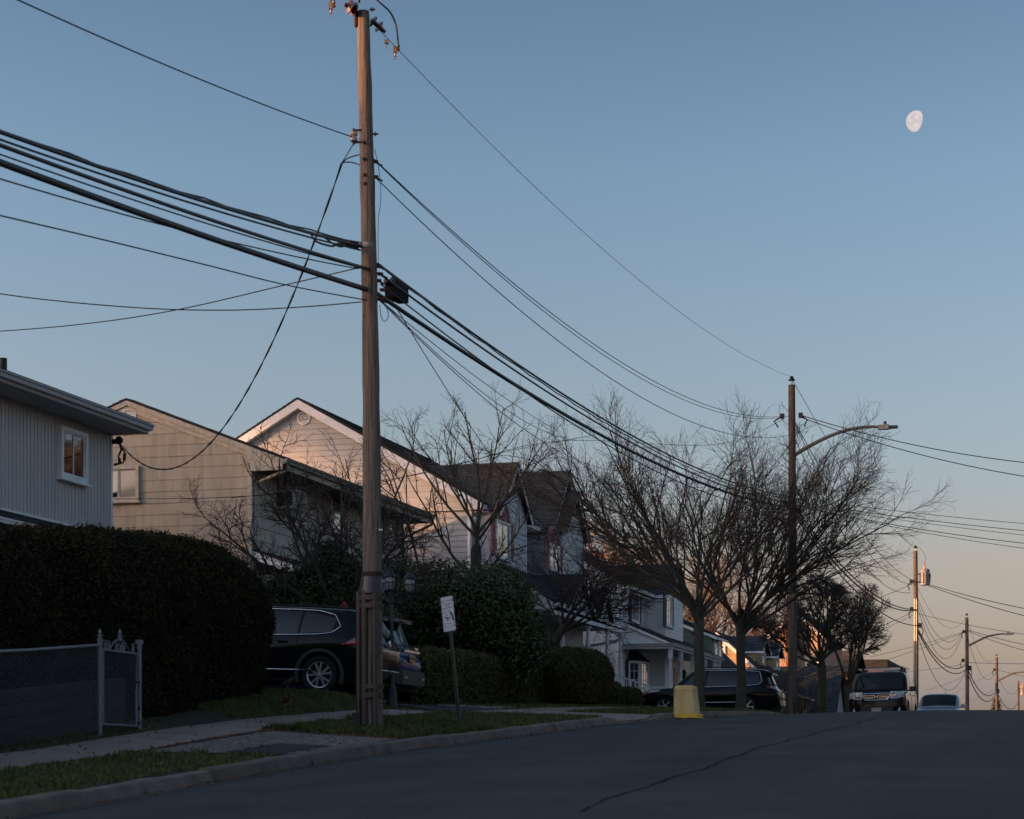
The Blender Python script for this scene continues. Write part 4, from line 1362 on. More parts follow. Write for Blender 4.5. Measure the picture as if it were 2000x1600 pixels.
# ================================================================== 7. slate-roofed garage and the sunlit house behind it
zg7 = gz(-20, 135)
h7 = thing('garage', 'low garage with a broad slate-coloured roof behind the wooden pole and the tan house', 'garage', (-20, 137, zg7))
mb = MB().box(-24.6, -17.0, 134.2, 140.4, zg7 - .4, 4.0)
obj('wall', mb, M('garage_wall', (.16, .13, .10), rough=.8), h7)
roof('roof', (-25.0, 133.8, 3.85), (-16.7, 133.8, 3.85), (-25.0, 137.3, 7.15), (-16.7, 137.3, 7.15), m_sh_blue_x, h7, smat=m_roofdark)
roof('roof', (-25.0, 140.8, 3.85), (-16.7, 140.8, 3.85), (-25.0, 137.3, 7.15), (-16.7, 137.3, 7.15), m_sh_blue_x, h7, smat=m_roofdark)
mb = MB()
mb.loft([(-17.0, 134.2, 4), (-17.0, 140.4, 4), (-17.0, 137.3, 7.0)], [(-24.6, 134.2, 4), (-24.6, 140.4, 4), (-24.6, 137.3, 7.0)])
obj('gable', mb, M('grey_gable', (.34, .36, .40), rough=.7), h7)
window(street_wall(-17.0), 135.2, 136.2, 2.6, 3.7, h7, m_white, m_glass, split='h')

zg8 = gz(-20, 155)
h8 = thing('sunlit_house', 'peach house with a red brick chimney lit orange behind the round-headed trees', 'house', (-21, 154, zg8))
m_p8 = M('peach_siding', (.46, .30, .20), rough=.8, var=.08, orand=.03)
Y8 = 148.0
w8 = side_wall(Y8)
r8x, r8z, e8z = -21.2, 11.6, 9.2
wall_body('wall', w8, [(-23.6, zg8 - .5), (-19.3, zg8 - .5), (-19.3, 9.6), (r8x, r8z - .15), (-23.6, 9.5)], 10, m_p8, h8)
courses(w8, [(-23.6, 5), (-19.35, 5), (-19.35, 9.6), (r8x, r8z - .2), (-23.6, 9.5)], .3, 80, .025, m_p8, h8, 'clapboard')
for ex, ez in ((-19.0, 9.5), (-23.9, 9.35)):
    roof('roof', (ex, Y8 - .25, ez), (ex, Y8 + 10, ez), (r8x, Y8 - .25, r8z), (r8x, Y8 + 10, r8z), m_sh_brown_y, h8, smat=m_roofdark)
    obj('rake_board', trim_bar(side_wall(Y8 - .25), (r8x, r8z - .1), (ex, ez - .1), .2, .03), m_white, h8)
window(w8, -20.6, -19.6, 7.3, 8.6, h8, m_white, m_glass, split='h')
mb = MB().box(-21.8, -21.2, Y8 - .7, Y8 - .05, zg8, 12.4)
chim = obj('chimney', mb, M('chimney_mortar', (.14, .08, .06), rough=.9), h8)
m_cb = M('chimney_brick', (.23, .075, .045), rough=.9, orand=.3)
bk = MB()
zz = 5.0
r = 0
while zz < 12.4:
    for k in range(3):
        x0 = -21.82 + k * .21 + (0 if r % 2 else -.0)
        bk.box(x0, x0 + .195, Y8 - .72, Y8 - .69, zz, zz + .066)
    zz += .078
    r += 1
obj('bricks', bk, m_cb, chim, kind='stuff')

zg9 = gz(-20, 190)
h9 = thing('brown_house', 'low brown house with a flat dark roof edge seen past the maroon car', 'house', (-20, 192, zg9))
mb = MB().box(-27, -19.2, 186, 198, zg9 - .4, 9.45)
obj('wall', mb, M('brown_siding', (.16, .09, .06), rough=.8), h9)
mb = MB().box(-27.6, -18.8, 185.4, 198.6, 9.45, 10.15)
obj('roof', mb, m_roofdark, h9)
window(side_wall(186), -22, -20.6, 6.4, 7.8, h9, m_white, m_glass)

zg10 = gz(-24, 172)
h10 = thing('salmon_house', 'salmon-coloured house wall glowing between the two clipped round trees', 'house', (-24, 172, zg10))
mb = MB().box(-30, -19.9, 168, 178, zg10 - .4, 8.3)
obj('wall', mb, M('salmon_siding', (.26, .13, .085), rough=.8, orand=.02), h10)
roof('roof', (-30.4, 167.6, 8.25), (-19.6, 167.6, 8.25), (-30.4, 173, 10.2), (-19.6, 173, 10.2), m_sh_brown_x, h10, smat=m_roofdark)
roof('roof', (-30.4, 178.4, 8.25), (-19.6, 178.4, 8.25), (-30.4, 173, 10.2), (-19.6, 173, 10.2), m_sh_brown_x, h10, smat=m_roofdark)
window(side_wall(168), -22.6, -21.2, 6.6, 8.2, h10, m_white, m_glass)
# ------------------------------------------------------------------ trees, hedges, grass
def tubes_np(polys, sides):
    "polys: list of (points (n,3), radii (n,)); returns vertices and quad faces"
    groups = {}
    for p, r in polys:
        groups.setdefault(len(p), []).append((p, r))
    Vs, Fs, base = [], [], 0
    ang = 2 * np.pi * np.arange(sides) / sides
    ca, sa = np.cos(ang), np.sin(ang)
    for n, lst in groups.items():
        if n < 2:
            continue
        P = np.array([p for p, _ in lst], dtype=float)
        Rr = np.array([r for _, r in lst], dtype=float)
        T = np.gradient(P, axis=1)
        T /= np.linalg.norm(T, axis=2, keepdims=True) + 1e-9
        mean = T.mean(1)
        ref = np.where(np.abs(mean[:, 2:3]) < .8, np.array([[0, 0, 1.0]]), np.array([[1.0, 0, 0]]))
        U = np.cross(T, ref[:, None, :])
        U /= np.linalg.norm(U, axis=2, keepdims=True) + 1e-9
        Wv = np.cross(T, U)
        ring = P[:, :, None, :] + Rr[:, :, None, None] * (ca[None, None, :, None] * U[:, :, None, :] + sa[None, None, :, None] * Wv[:, :, None, :])
        m = len(lst)
        Vs.append(ring.reshape(-1, 3))
        idx = base + np.arange(m * n * sides).reshape(m, n, sides)
        a = idx[:, :-1, :]
        b = np.roll(a, -1, axis=2)
        d = idx[:, 1:, :]
        c = np.roll(d, -1, axis=2)
        Fs.append(np.stack([a, b, c, d], -1).reshape(-1, 4))
        base += m * n * sides
    return np.concatenate(Vs), np.concatenate(Fs)

def grow(rg, p, d, length, r0, r1, n, wob, up):
    pts = np.zeros((n, 3))
    pts[0] = p
    d = np.array(d, float)
    d /= np.linalg.norm(d)
    st = length / (n - 1)
    noise = rg.normal(0, wob, (n, 3))
    for i in range(1, n):
        d = d + noise[i]
        d[2] += up
        d /= np.linalg.norm(d)
        pts[i] = pts[i - 1] + d * st
    return pts, np.linspace(r0, r1, n)
def turn(rg, t, ang):
    t = t / np.linalg.norm(t)
    o = np.cross(t, [0, 0, 1.0])
    if np.linalg.norm(o) < 1e-3:
        o = np.array([1.0, 0, 0])
    o /= np.linalg.norm(o)
    w = np.cross(t, o)
    a = rg.uniform(0, 2 * np.pi)
    return t * math.cos(ang) + (o * math.cos(a) + w * math.sin(a)) * math.sin(ang)
def ramify(rg, limbs, levels, env=None):
    """limbs: list of polylines; levels: list of dicts(n, len, ang, frm, rr, seg, wob, up); returns list of polyline lists per level"""
    out = [limbs]
    cur = limbs
    for lv in levels:
        nxt = []
        for pts, rs in cur:
            n = len(pts)
            full = np.linalg.norm(np.diff(pts, axis=0), axis=1).sum()
            k = max(1, int(round(lv['n'] * rg.uniform(.75, 1.25) * min(1.3, full / lv.get('ref', full)))))
            for j in range(k):
                t = lv['frm'] + (1 - lv['frm']) * (j + rg.uniform(0, 1)) / k
                f = min(t, .999) * (n - 1)
                i = int(f)
                q = pts[i] + (pts[i + 1] - pts[i]) * (f - i)
                tg = pts[i + 1] - pts[i]
                rad_ = rs[i] + (rs[i + 1] - rs[i]) * (f - i)
                ang = rad(rg.uniform(*lv['ang']))
                d = turn(rg, tg, ang)
                d[2] += lv.get('lift', 0)
                L = rg.uniform(*lv['len']) * (1 - lv.get('short', .45) * t)
                r0 = min(rad_ * .8, lv['r'])
                if env is not None and not env(q):
                    continue
                p2, r2 = grow(rg, q, d, L, r0, max(r0 * .35, lv.get('rmin', .003)), lv['seg'], lv['wob'], lv['up'])
                if env is not None:
                    keep = len(p2)
                    for m in range(1, len(p2)):
                        if not env(p2[m]):
                            keep = m
                            break
                    if keep < 2:
                        continue
                    if keep < len(p2):
                        p2, r2 = p2[:keep], r2[:keep]
                nxt.append((p2, r2))
        out.append(nxt)
        cur = nxt
    return out
m_bark = M('grey_brown_bark', (.060, .048, .040), rough=.9, var=.3, scale=9, bump=.8, bscale=22, stretch=(1, 1, .5))
m_twig = M('dark_twigs', (.062, .044, .037), rough=.85, var=.2, scale=4, island=.25)
m_twig_red = M('reddish_twigs', (.058, .036, .032), rough=.85, var=.2, scale=4, island=.25)
m_bark_pale = M('pale_grey_bark', (.085, .070, .055), rough=.9, var=.35, scale=8, bump=.7, bscale=20, stretch=(1, 1, .5), col2=(.045, .045, .035))
m_bark_moss = M('mossy_bark', (.055, .045, .032), rough=.95, var=.3, scale=5, bump=.8, bscale=24, col2=(.060, .062, .028))
def bare_tree(label, base, seed, trunk_pts, trunk_r, limbs, levels, group=None, bark=m_bark, twig=m_twig, env=None, name='bare_tree', cat='tree', split=2):
    rg = np.random.default_rng(seed)
    t = thing(name, label, cat, base, group)
    mb = MB()
    k = len(trunk_pts)
    flare = [trunk_r[0] * 1.35] + list(trunk_r[1:])
    mb.tube(trunk_pts, trunk_r, 12)
    obj('trunk', mb, bark, t, smooth=True)
    L = []
    for (p, az, inc, ln, r, up) in limbs:
        d = (math.sin(rad(inc)) * math.cos(rad(az)), math.sin(rad(inc)) * math.sin(rad(az)), math.cos(rad(inc)))
        q, rr = grow(rg, p, d, ln, r, r * .22, 11, .075, up)
        if env is not None:
            ins = [i for i in range(11) if env(q[i])]
            if not ins:
                continue
            kp = max(3, ins[-1] + 1)
            q, rr = q[:kp], rr[:kp]
        L.append((q, rr))
    lv = ramify(rg, L, levels, env)
    V, Fq = tubes_np(lv[0], 7)
    np_mesh('limb', V, Fq, bark, t, smooth=True).name = 'limbs'
    polysA = [q for l in lv[1:split] for q in l]
    V, Fq = tubes_np(polysA, 5)
    np_mesh('branches', V, Fq, bark, t, smooth=True)
    polysB = [q for l in lv[split:] for q in l]
    V, Fq = tubes_np(polysB, 3)
    np_mesh('crown', V, Fq, twig, t)
    return t

# --- the two vase-shaped street trees under the wires
def street_tree(X, Y, seed, label, fork, lens, leftlean, px):
    zb = gz(X, Y)
    rg = np.random.default_rng(seed)
    tp = [(X, Y, zb - .15), (X, Y, zb + .05), (X, Y, zb + .35), (X + .02, Y, zb + 1.0), (X - .01, Y, zb + fork * .7), (X, Y, zb + fork), (X, Y, zb + fork + .5)]
    tr = [.25, .20, .155, .14, .135, .15, .09]
    limbs = []
    for az, inc, ln, r, up in lens:
        limbs.append(((X + rg.uniform(-.05, .05), Y + rg.uniform(-.05, .05), zb + fork + rg.uniform(-.35, .25)), az, inc, ln, r, up))
    lv = [dict(n=9, len=(1.7, 3.1), ang=(14, 42), frm=.18, r=.028, seg=8, wob=.085, up=.012, lift=.04, short=.45, rmin=.005),
          dict(n=8, len=(.9, 1.6), ang=(18, 50), frm=.12, r=.011, seg=6, wob=.11, up=.015, lift=.02, rmin=.004, ref=2.2),
          dict(n=8, len=(.30, .70), ang=(20, 55), frm=.10, r=.0056, seg=4, wob=.13, up=.015, rmin=.003)]
    return bare_tree(label, (X, Y, zb), seed, tp, tr, limbs, lv, group='pair of vase-shaped street trees', name='street_tree', bark=m_bark_pale, split=2)
# azimuth: 180 = towards the houses, 0 = towards the street
TA = onX(1365, 1385, -10.9)
street_tree(TA.x, TA.y, 21, 'vase-shaped bare tree with its trunk just behind the yellow bin', 2.55,
            [(176, 57, 6.0, .058, .026), (212, 52, 6.2, .052, .02), (146, 50, 6.3, .052, .014), (190, 46, 6.6, .052, .008), (228, 38, 5.8, .052, .006), (128, 40, 5.6, .055, .010), (166, 34, 6.2, .052, .004), (250, 46, 4.8, .05, .015),
             (100, 36, 5.0, .05, .004), (275, 34, 4.8, .05, .002), (20, 36, 4.2, .05, .01), (340, 52, 4.8, .05, .02), (310, 40, 4.2, .045, .01), (196, 22, 5.8, .052, .0), (60, 46, 4.2, .045, .012)], True, 1365)
TB = onX(1447, 1385, -10.9)
street_tree(TB.x, TB.y, 33, 'vase-shaped bare tree whose forked trunk stands before the tail of the black crossover', 2.6,
            [(4, 47, 5.6, .056, .022), (330, 46, 5.8, .052, .016), (34, 46, 5.8, .052, .012), (350, 40, 6.2, .052, .008), (310, 40, 5.6, .052, .006), (52, 40, 5.6, .055, .008), (14, 32, 6.2, .052, .004), (290, 46, 4.8, .05, .02), (20, 55, 4.4, .05, .03), (345, 56, 4.4, .05, .03),
             (80, 36, 5.0, .05, .004), (268, 36, 5.0, .05, .004), (200, 38, 4.8, .05, .01), (165, 50, 4.8, .05, .018), (230, 44, 4.2, .045, .01), (0, 22, 6.0, .052, .0), (130, 40, 4.4, .045, .01)], False, 1447)

# --- the two clipped round-headed trees further up
def round_tree(X, Y, seed, label, fork, cx, cz, rx, rz_):
    zb = gz(X, Y)
    rg = np.random.default_rng(seed)
    tp = [(X, Y, zb - .15), (X, Y, zb + .1), (X + .02, Y, zb + .5), (X, Y, zb + fork), (X, Y, zb + fork + .3)]
    limbs = []
    for k in range(13):
        limbs.append(((X, Y, zb + fork + rg.uniform(-.15, .25)), k * 137.5, rg.uniform(12, 74), rg.uniform(3.0, 4.4), .055, .012))
    def env(p):
        return ((p[0] - cx) / rx) ** 2 + ((p[1] - Y) / rx) ** 2 + ((p[2] - cz) / rz_) ** 2 < 1.0
    lv = [dict(n=9, len=(1.1, 2.0), ang=(20, 55), frm=.25, r=.032, seg=7, wob=.10, up=.02, rmin=.010),
          dict(n=8, len=(.6, 1.1), ang=(20, 55), frm=.15, r=.018, seg=5, wob=.12, up=.01, rmin=.007),
          dict(n=6, len=(.3, .55), ang=(20, 60), frm=.15, r=.011, seg=3, wob=.12, up=.01, rmin=.006)]
    return bare_tree(label, (X, Y, zb), seed, tp, [.21, .19, .16, .17, .1], limbs, lv, group='clipped round-headed trees', name='clipped_tree', env=env, bark=m_bark_moss, split=2)
TC = onX(1605, 1390, -10.9)
zc = onD(1560, 1205, 83)
round_tree(TC.x, TC.y, 5, 'clipped round-headed bare tree just past the wooden pole with a mossy trunk', 2.2, zc.x + .2, zc.z, 2.15, 1.75)
TD = onX(1657, 1390, -10.9)
zc = onD(1670, 1215, 91)
round_tree(TD.x, TD.y, 8, 'clipped round-headed bare tree nearer the maroon car', 1.8, zc.x, zc.z + .1, 1.75, 1.75)

# --- garden trees before the houses
def garden_tree(label, px, py, D, seed, spec, twig=m_twig, bark=m_bark, name='bare_tree', levels=None, trunk_r=.12, fork=1.0, lean=(0, 0)):
    p = onD(px, py, D)
    X, Y = p.x, p.y
    zb = gz(X, Y)
    lx, ly = lean
    tp = [(X, Y, zb - .1), (X, Y, zb + .1), (X + lx * .3, Y + ly * .3, zb + fork * .4), (X + lx * .7, Y + ly * .7, zb + fork * .75), (X + lx, Y + ly, zb + fork), (X + lx * 1.1, Y + ly * 1.1, zb + fork + .15)]
    tr = [trunk_r * 1.4, trunk_r * 1.15, trunk_r, trunk_r * .95, trunk_r * .95, trunk_r * .5]
    limbs = [((X + lx, Y + ly, zb + fork + dz), az, inc, ln, r, up) for az, inc, ln, r, up, dz in spec]
    lv = levels or [dict(n=9, len=(1.0, 2.0), ang=(22, 60), frm=.2, r=.030, seg=7, wob=.10, up=.02, rmin=.007),
                    dict(n=8, len=(.5, 1.0), ang=(25, 65), frm=.15, r=.014, seg=5, wob=.14, up=.03, rmin=.005),
                    dict(n=6, len=(.18, .4), ang=(25, 70), frm=.15, r=.008, seg=3, wob=.15, up=.04, rmin=.004)]
    return bare_tree(label, (X, Y, zb), seed, tp, tr, limbs, lv, name=name, bark=bark, twig=twig)
garden_tree('spreading dark bare tree with purple-brown twigs before the beige house', 655, 1330, 50, 41,
            [(150, 38, 3.4, .07, .01, 0), (200, 55, 3.2, .06, .02, -.2), (100, 30, 3.8, .06, .0, .1), (20, 40, 3.4, .06, .01, 0), (330, 50, 3.0, .05, .02, -.1), (250, 25, 4.2, .06, .0, .1), (60, 60, 3.0, .05, .03, -.3), (180, 68, 3.2, .05, .03, -.3), (0, 20, 4.4, .06, .0, 0), (220, 40, 3.8, .06, .01, -.1)],
            twig=m_twig_red, trunk_r=.13, fork=1.7)
UPR = [dict(n=7, len=(1.2, 2.4), ang=(18, 42), frm=.2, r=.026, seg=7, wob=.06, up=.03, rmin=.006, lift=.1),
       dict(n=5, len=(.5, 1.1), ang=(22, 50), frm=.15, r=.011, seg=5, wob=.10, up=.04, rmin=.0045),
       dict(n=3, len=(.14, .32), ang=(25, 60), frm=.2, r=.007, seg=3, wob=.10, up=.05, rmin=.004)]
garden_tree('tall pale-trunked bare tree with a sawn stub before the gabled house', 930, 1320, 66, 52,
            [(170, 48, 4.2, .055, .035, -1.0), (0, 42, 3.0, .05, .03, -1.2), (95, 12, 4.4, .065, .0, 0), (190, 42, 4.2, .05, .02, .4), (10, 32, 3.6, .05, .01, .4), (250, 32, 3.4, .045, .01, .5), (60, 36, 3.3, .045, .01, .2), (160, 28, 4.0, .045, .0, .6), (340, 26, 3.7, .045, .0, .7)],
            bark=m_bark_pale, trunk_r=.17, fork=4.6, levels=UPR)
garden_tree('thin many-stemmed bare tree between the beige and the gabled house', 845, 1330, 60, 63,
            [(160, 40, 5.0, .075, .01, -.2), (178, 30, 5.6, .075, .0, 0), (20, 30, 4.2, .05, .01, 0), (120, 20, 5.6, .06, .0, .1), (60, 45, 3.6, .05, .02, 0), (220, 35, 4.4, .05, .01, 0), (175, 55, 4.0, .05, .03, 0)],
            twig=m_twig_red, trunk_r=.12, fork=1.2, levels=UPR)
garden_tree('crooked bare tree leaning toward the street before the gabled porch', 1030, 1330, 64, 74,
            [(5, 46, 3.0, .075, .01, 0), (20, 30, 2.6, .06, .0, .1), (350, 62, 2.8, .055, .02, -.1), (150, 48, 2.4, .045, .02, 0), (80, 34, 2.6, .045, .01, 0), (280, 40, 2.5, .045, .01, .1), (10, 72, 2.6, .04, .03, -.1)],
            trunk_r=.13, fork=2.2, lean=(1.1, 0))

# --- foliage masses
def leaf_cloud(P, Nrm, size, rg, aspect=.45, tilt=.9):
    "diamond leaves at points P facing roughly along Nrm"
    n = len(P)
    d = Nrm + rg.normal(0, tilt, (n, 3))
    d /= np.linalg.norm(d, axis=1, keepdims=True) + 1e-9
    r = rg.normal(0, 1, (n, 3))
    u = np.cross(d, r)
    u /= np.linalg.norm(u, axis=1, keepdims=True) + 1e-9
    w = np.cross(d, u)
    s = size * rg.uniform(.6, 1.4, (n, 1))
    V = np.stack([P - u * s, P - w * s * aspect + d * s * .15, P + u * s, P + w * s * aspect + d * s * .15], 1).reshape(-1, 3)
    return V, np.arange(n * 4).reshape(n, 4)
m_yew = M('yew_needles', (.018, .021, .009), rough=.8, var=.3, scale=.9, island=.6, spec=.12, col2=(.046, .037, .016))
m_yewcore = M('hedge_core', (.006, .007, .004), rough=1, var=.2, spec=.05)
m_box = M('privet_leaves', (.052, .060, .022), rough=.7, var=.3, scale=1.2, island=.5, spec=.2, col2=(.100, .090, .032))
m_laurel = M('laurel_leaves', (.024, .050, .017), rough=.45, var=.35, scale=1.4, island=.55, spec=.35, col2=(.050, .072, .020))
m_yellow = M('yellow_leaves', (.16, .13, .025), rough=.6, var=.3, scale=3, island=.4)
def hedge(label, f, us, vs, n, size, mat, name='hedge', seed=1, jit=.05, group=None, cat='hedge', base=None, tilt=.9, aspect=.4, bump=.12, extra=None, fscale=1.0):
    "f(u, v) -> surface point; a rough solid core plus tens of thousands of sprigs over it"
    rg = np.random.default_rng(seed)
    nu, nv = 60, 28
    U, Vv = np.meshgrid(np.linspace(*us, nu), np.linspace(*vs, nv), indexing='ij')
    S = f(U, Vv)
    du = np.gradient(S, axis=0)
    dv = np.gradient(S, axis=1)
    Nn = np.cross(du, dv)
    area = np.linalg.norm(Nn, axis=2)
    Nn /= area[..., None] + 1e-9
    cen = S.reshape(-1, 3).mean(0)
    if ((S - cen) * Nn).sum(2).mean() < 0:
        Nn = -Nn
    t = thing(name, label, cat, base if base is not None else tuple(cen), group)
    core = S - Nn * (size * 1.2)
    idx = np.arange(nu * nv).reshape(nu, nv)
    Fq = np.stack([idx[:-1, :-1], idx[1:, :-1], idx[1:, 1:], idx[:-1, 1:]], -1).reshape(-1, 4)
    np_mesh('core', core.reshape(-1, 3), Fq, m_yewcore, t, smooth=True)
    w = area[:-1, :-1].ravel()
    pick = rg.choice(len(w), n, p=w / w.sum())
    i, j = pick // (nv - 1), pick % (nv - 1)
    a, b = rg.uniform(0, 1, n)[:, None], rg.uniform(0, 1, n)[:, None]
    P = (S[i, j] * (1 - a) + S[i + 1, j] * a) * (1 - b) + (S[i, j + 1] * (1 - a) + S[i + 1, j + 1] * a) * b
    Q = Nn[i, j]
    lump = np.sin(P[:, 0] * 4.1 + P[:, 2] * 3.3) * np.sin(P[:, 1] * 3.7 + P[:, 2] * 2.9) + .6 * np.sin(P[:, 1] * 9 + P[:, 0] * 7) * np.sin(P[:, 2] * 8)
    P = P + Q * (rg.normal(0, jit, n) + bump * .4 * lump)[:, None]
    V, Fq = leaf_cloud(P, Q, size, rg, aspect, tilt)
    np_mesh('foliage', V, Fq, mat, t)
    if extra:
        m2, k, sz = extra
        sel = rg.choice(n, k, replace=False)
        V, Fq = leaf_cloud(P[sel] + Q[sel] * .05, Q[sel], sz, rg, aspect, tilt)
        np_mesh('yellow_leaves', V, Fq, m2, t)
    return t
# 1 the great yew hedge by the fence
def f_big(u, v):
    # u along Y (0..1), v around the section (0 street foot .. 1 back foot)
    y = 17.0 + u * 16.9
    end = np.clip((u - .76) / .24, 0, 1)
    sc = np.sqrt(np.clip(1 - end ** 2.6, 0, 1))
    top = 3.55 - .10 * np.sin(u * 9) * .5
    a = v * np.pi
    k = 2.0 / 3.4
    cx = np.sign(np.cos(a)) * np.abs(np.cos(a)) ** k
    cz = np.abs(np.sin(a)) ** k
    xc = -15.45 - .55 * np.clip((28.3 - y) / .6, 0, 1)
    half = 1.75
    zg = g(np.full_like(y, -13.6), y)
    base_taper = .90 + .10 * np.clip(cz * 2.2, 0, 1)
    X = xc + cx * half * (.25 + .75 * sc) * base_taper
    Z = zg - .05 + cz * (.06 + 2.84 * (.30 + .70 * sc))
    return np.stack([X, y + 0 * v, Z], -1)
hedge('massive dark rounded yew hedge towering over the chain-link gate', f_big, (0, 1), (0, 1), 210000, .032, m_yew, seed=3, jit=.035, bump=.10, base=(-15.4, 26, gz(-15.4, 26)))
# close the hedge's rounded end
def f_end(u, v):
    th = u * 2 * np.pi
    ph = v * np.pi / 2
    r = np.cos(ph) ** .60 * (.78 + .22 * np.clip(v / .35, 0, 1))
    zg = gz(-14.5, 33.6)
    ct, st_ = np.cos(th), np.sin(th)
    ct, st_ = np.sign(ct) * np.abs(ct) ** .62, np.sign(st_) * np.abs(st_) ** .62
    return np.stack([-15.3 + 1.80 * r * ct, 32.5 + 2.55 * r * st_, zg - .34 + 2.86 * np.sin(ph) ** .70], -1)
t_ = hedge('round end of the yew hedge', f_end, (0, 1), (0.02, 1), 85000, .032, m_yew, seed=4, jit=.035, bump=.10)
# the end belongs to the same hedge: hang its parts there
_h = [o for o in COL.objects if o.name == 'hedge'][0]
for c in list(t_.children):
    off = WL[t_.name] - WL['hedge']
    c.parent = _h
    c.location = off
bpy.data.objects.remove(t_)
# 2 low clipped hedge along the beige front, 3 the round bush at its end
def f_low(u, v):
    y = 45.6 + u * 11.0
    a = v * np.pi
    k = 2.0 / 4.5
    cx = np.sign(np.cos(a)) * np.abs(np.cos(a)) ** k
    cz = np.abs(np.sin(a)) ** k
    end = np.clip(np.maximum((u - .94) / .06, (.06 - u) / .06), 0, 1)
    sc = np.sqrt(np.clip(1 - end ** 2, 0, 1))
    zg = g(np.full_like(y, -15.0), y)
    return np.stack([-15.3 + cx * .62 * (.3 + .7 * sc) * (.8 + .2 * np.clip(cz * 1.5, 0, 1)), y + 0 * v, zg + .0 + cz * (1.27 + .03 * np.sin(y * 2.2)) * (.6 + .4 * sc)], -1)
hedge('long low clipped hedge behind the dog waste sign', f_low, (0, 1), (0, 1), 60000, .035, m_box, seed=5, jit=.03, bump=.05, base=(-15.3, 50, gz(-15.3, 50)))
def f_ball(cx, cy, rx, ry, h, z0, pw=.6, foot=.55, twist=0):
    def f(u, v):
        th = u * 2 * np.pi
        ph = (-.5 + v * 1.0) * np.pi * .5 + np.pi * .25 * 0
        ph = v * np.pi / 2
        r = np.cos(ph) ** pw
        fo = foot + (1 - foot) * np.clip(v / .35, 0, 1) ** .6
        return np.stack([cx + rx * r * fo * np.cos(th), cy + ry * r * fo * np.sin(th), z0 + h * np.sin(ph) ** .85], -1)
    return f
zb_ = gz(-14.6, 58)
hedge('plump rounded bush bulging at the street end of the low hedge', f_ball(-14.45, 57.6, 1.05, 2.6, 1.48, zb_ + .02, pw=.42, foot=.6), (0, 1), (.01, 1), 45000, .035, m_box, name='bush', cat='bush', seed=6, jit=.03, bump=.07, base=(-14.45, 57.6, zb_))
# 4 the big evergreen shrub with yellowing leaves, 5 its darker neighbour
def shrub(label, blobs, n, size, mat, seed, extra=None, name='evergreen_shrub'):
    rg = np.random.default_rng(seed)
    cx = np.mean([b[0] for b in blobs]); cy = np.mean([b[1] for b in blobs])
    t = thing(name, label, 'shrub', (cx, cy, gz(cx, cy)))
    Ps, Ns = [], []
    core = MB()
    tot = sum(b[3] ** 2 for b in blobs)
    for bx, by, bz, r in blobs:
        core.ball((bx, by, bz), r * .72, 12, 8)
        k = int(n * r * r / tot)
        d = rg.normal(0, 1, (k, 3)); d /= np.linalg.norm(d, axis=1, keepdims=True)
        rr = r * rg.uniform(.62, 1.10, (k, 1)) * (1 + .16 * np.sin(d[:, :1] * 7 + bx) * np.sin(d[:, 1:2] * 6 + by) + .10 * np.sin(d[:, 2:] * 11))
        Ps.append(np.array([[bx, by, bz]]) + d * rr); Ns.append(d)
    P, Nn = np.concatenate(Ps), np.concatenate(Ns)
    ok = P[:, 2] > g(P[:, 0], P[:, 1]) + .05
    P, Nn = P[ok], Nn[ok]
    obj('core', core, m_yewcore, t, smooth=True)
    V, Fq = leaf_cloud(P, Nn, size, rg, .5, .8)
    np_mesh('foliage', V, Fq, mat, t)
    if extra:
        k, sz = extra
        sel = rg.choice(len(P), k, replace=False)
        V, Fq = leaf_cloud(P[sel] + Nn[sel] * .06, Nn[sel], sz, rg, .5, .6)
        np_mesh('yellow_leaves', V, Fq, m_yellow, t)
    return t
def blob(px, py, D, r):
    p = onD(px, py, D)
    return (p.x, p.y, p.z, r)
shrub('big glossy evergreen shrub with yellowing leaves behind the lamp post and sign',
      [blob(800, 1206, 54, .95), blob(860, 1176, 55, 1.05), blob(920, 1201, 54, 1.1), blob(960, 1166, 56, .85), blob(985, 1221, 54, .95), blob(840, 1251, 56.5, 1.0), blob(930, 1261, 56.5, 1.0),
       blob(1010, 1266, 54, .8), blob(775, 1261, 54, .85), blob(790, 1151, 56, .75), blob(900, 1276, 57, 1.0), blob(980, 1281, 57, .8), blob(1000, 1176, 55, .6), blob(880, 1316, 57, 1.0), blob(960, 1326, 57, .9), blob(800, 1316, 57, .9)],
      90000, .047, m_laurel, 12, extra=(1100, .042))
shrub('dark evergreen shrub under the spreading bare tree beside the black suv roof',
      [blob(560, 1176, 50.5, .75), blob(610, 1161, 50.5, .85), blob(665, 1146, 50.5, .85), blob(700, 1171, 50.5, .85), blob(640, 1090, 50.8, .42), blob(580, 1201, 50.5, .85), blob(640, 1206, 50.5, .95), blob(700, 1216, 50.5, .95), blob(545, 1226, 50.5, .8), blob(600, 1256, 50.5, 1.0), blob(680, 1266, 50.5, 1.0)],
      55000, .042, m_laurel, 13)
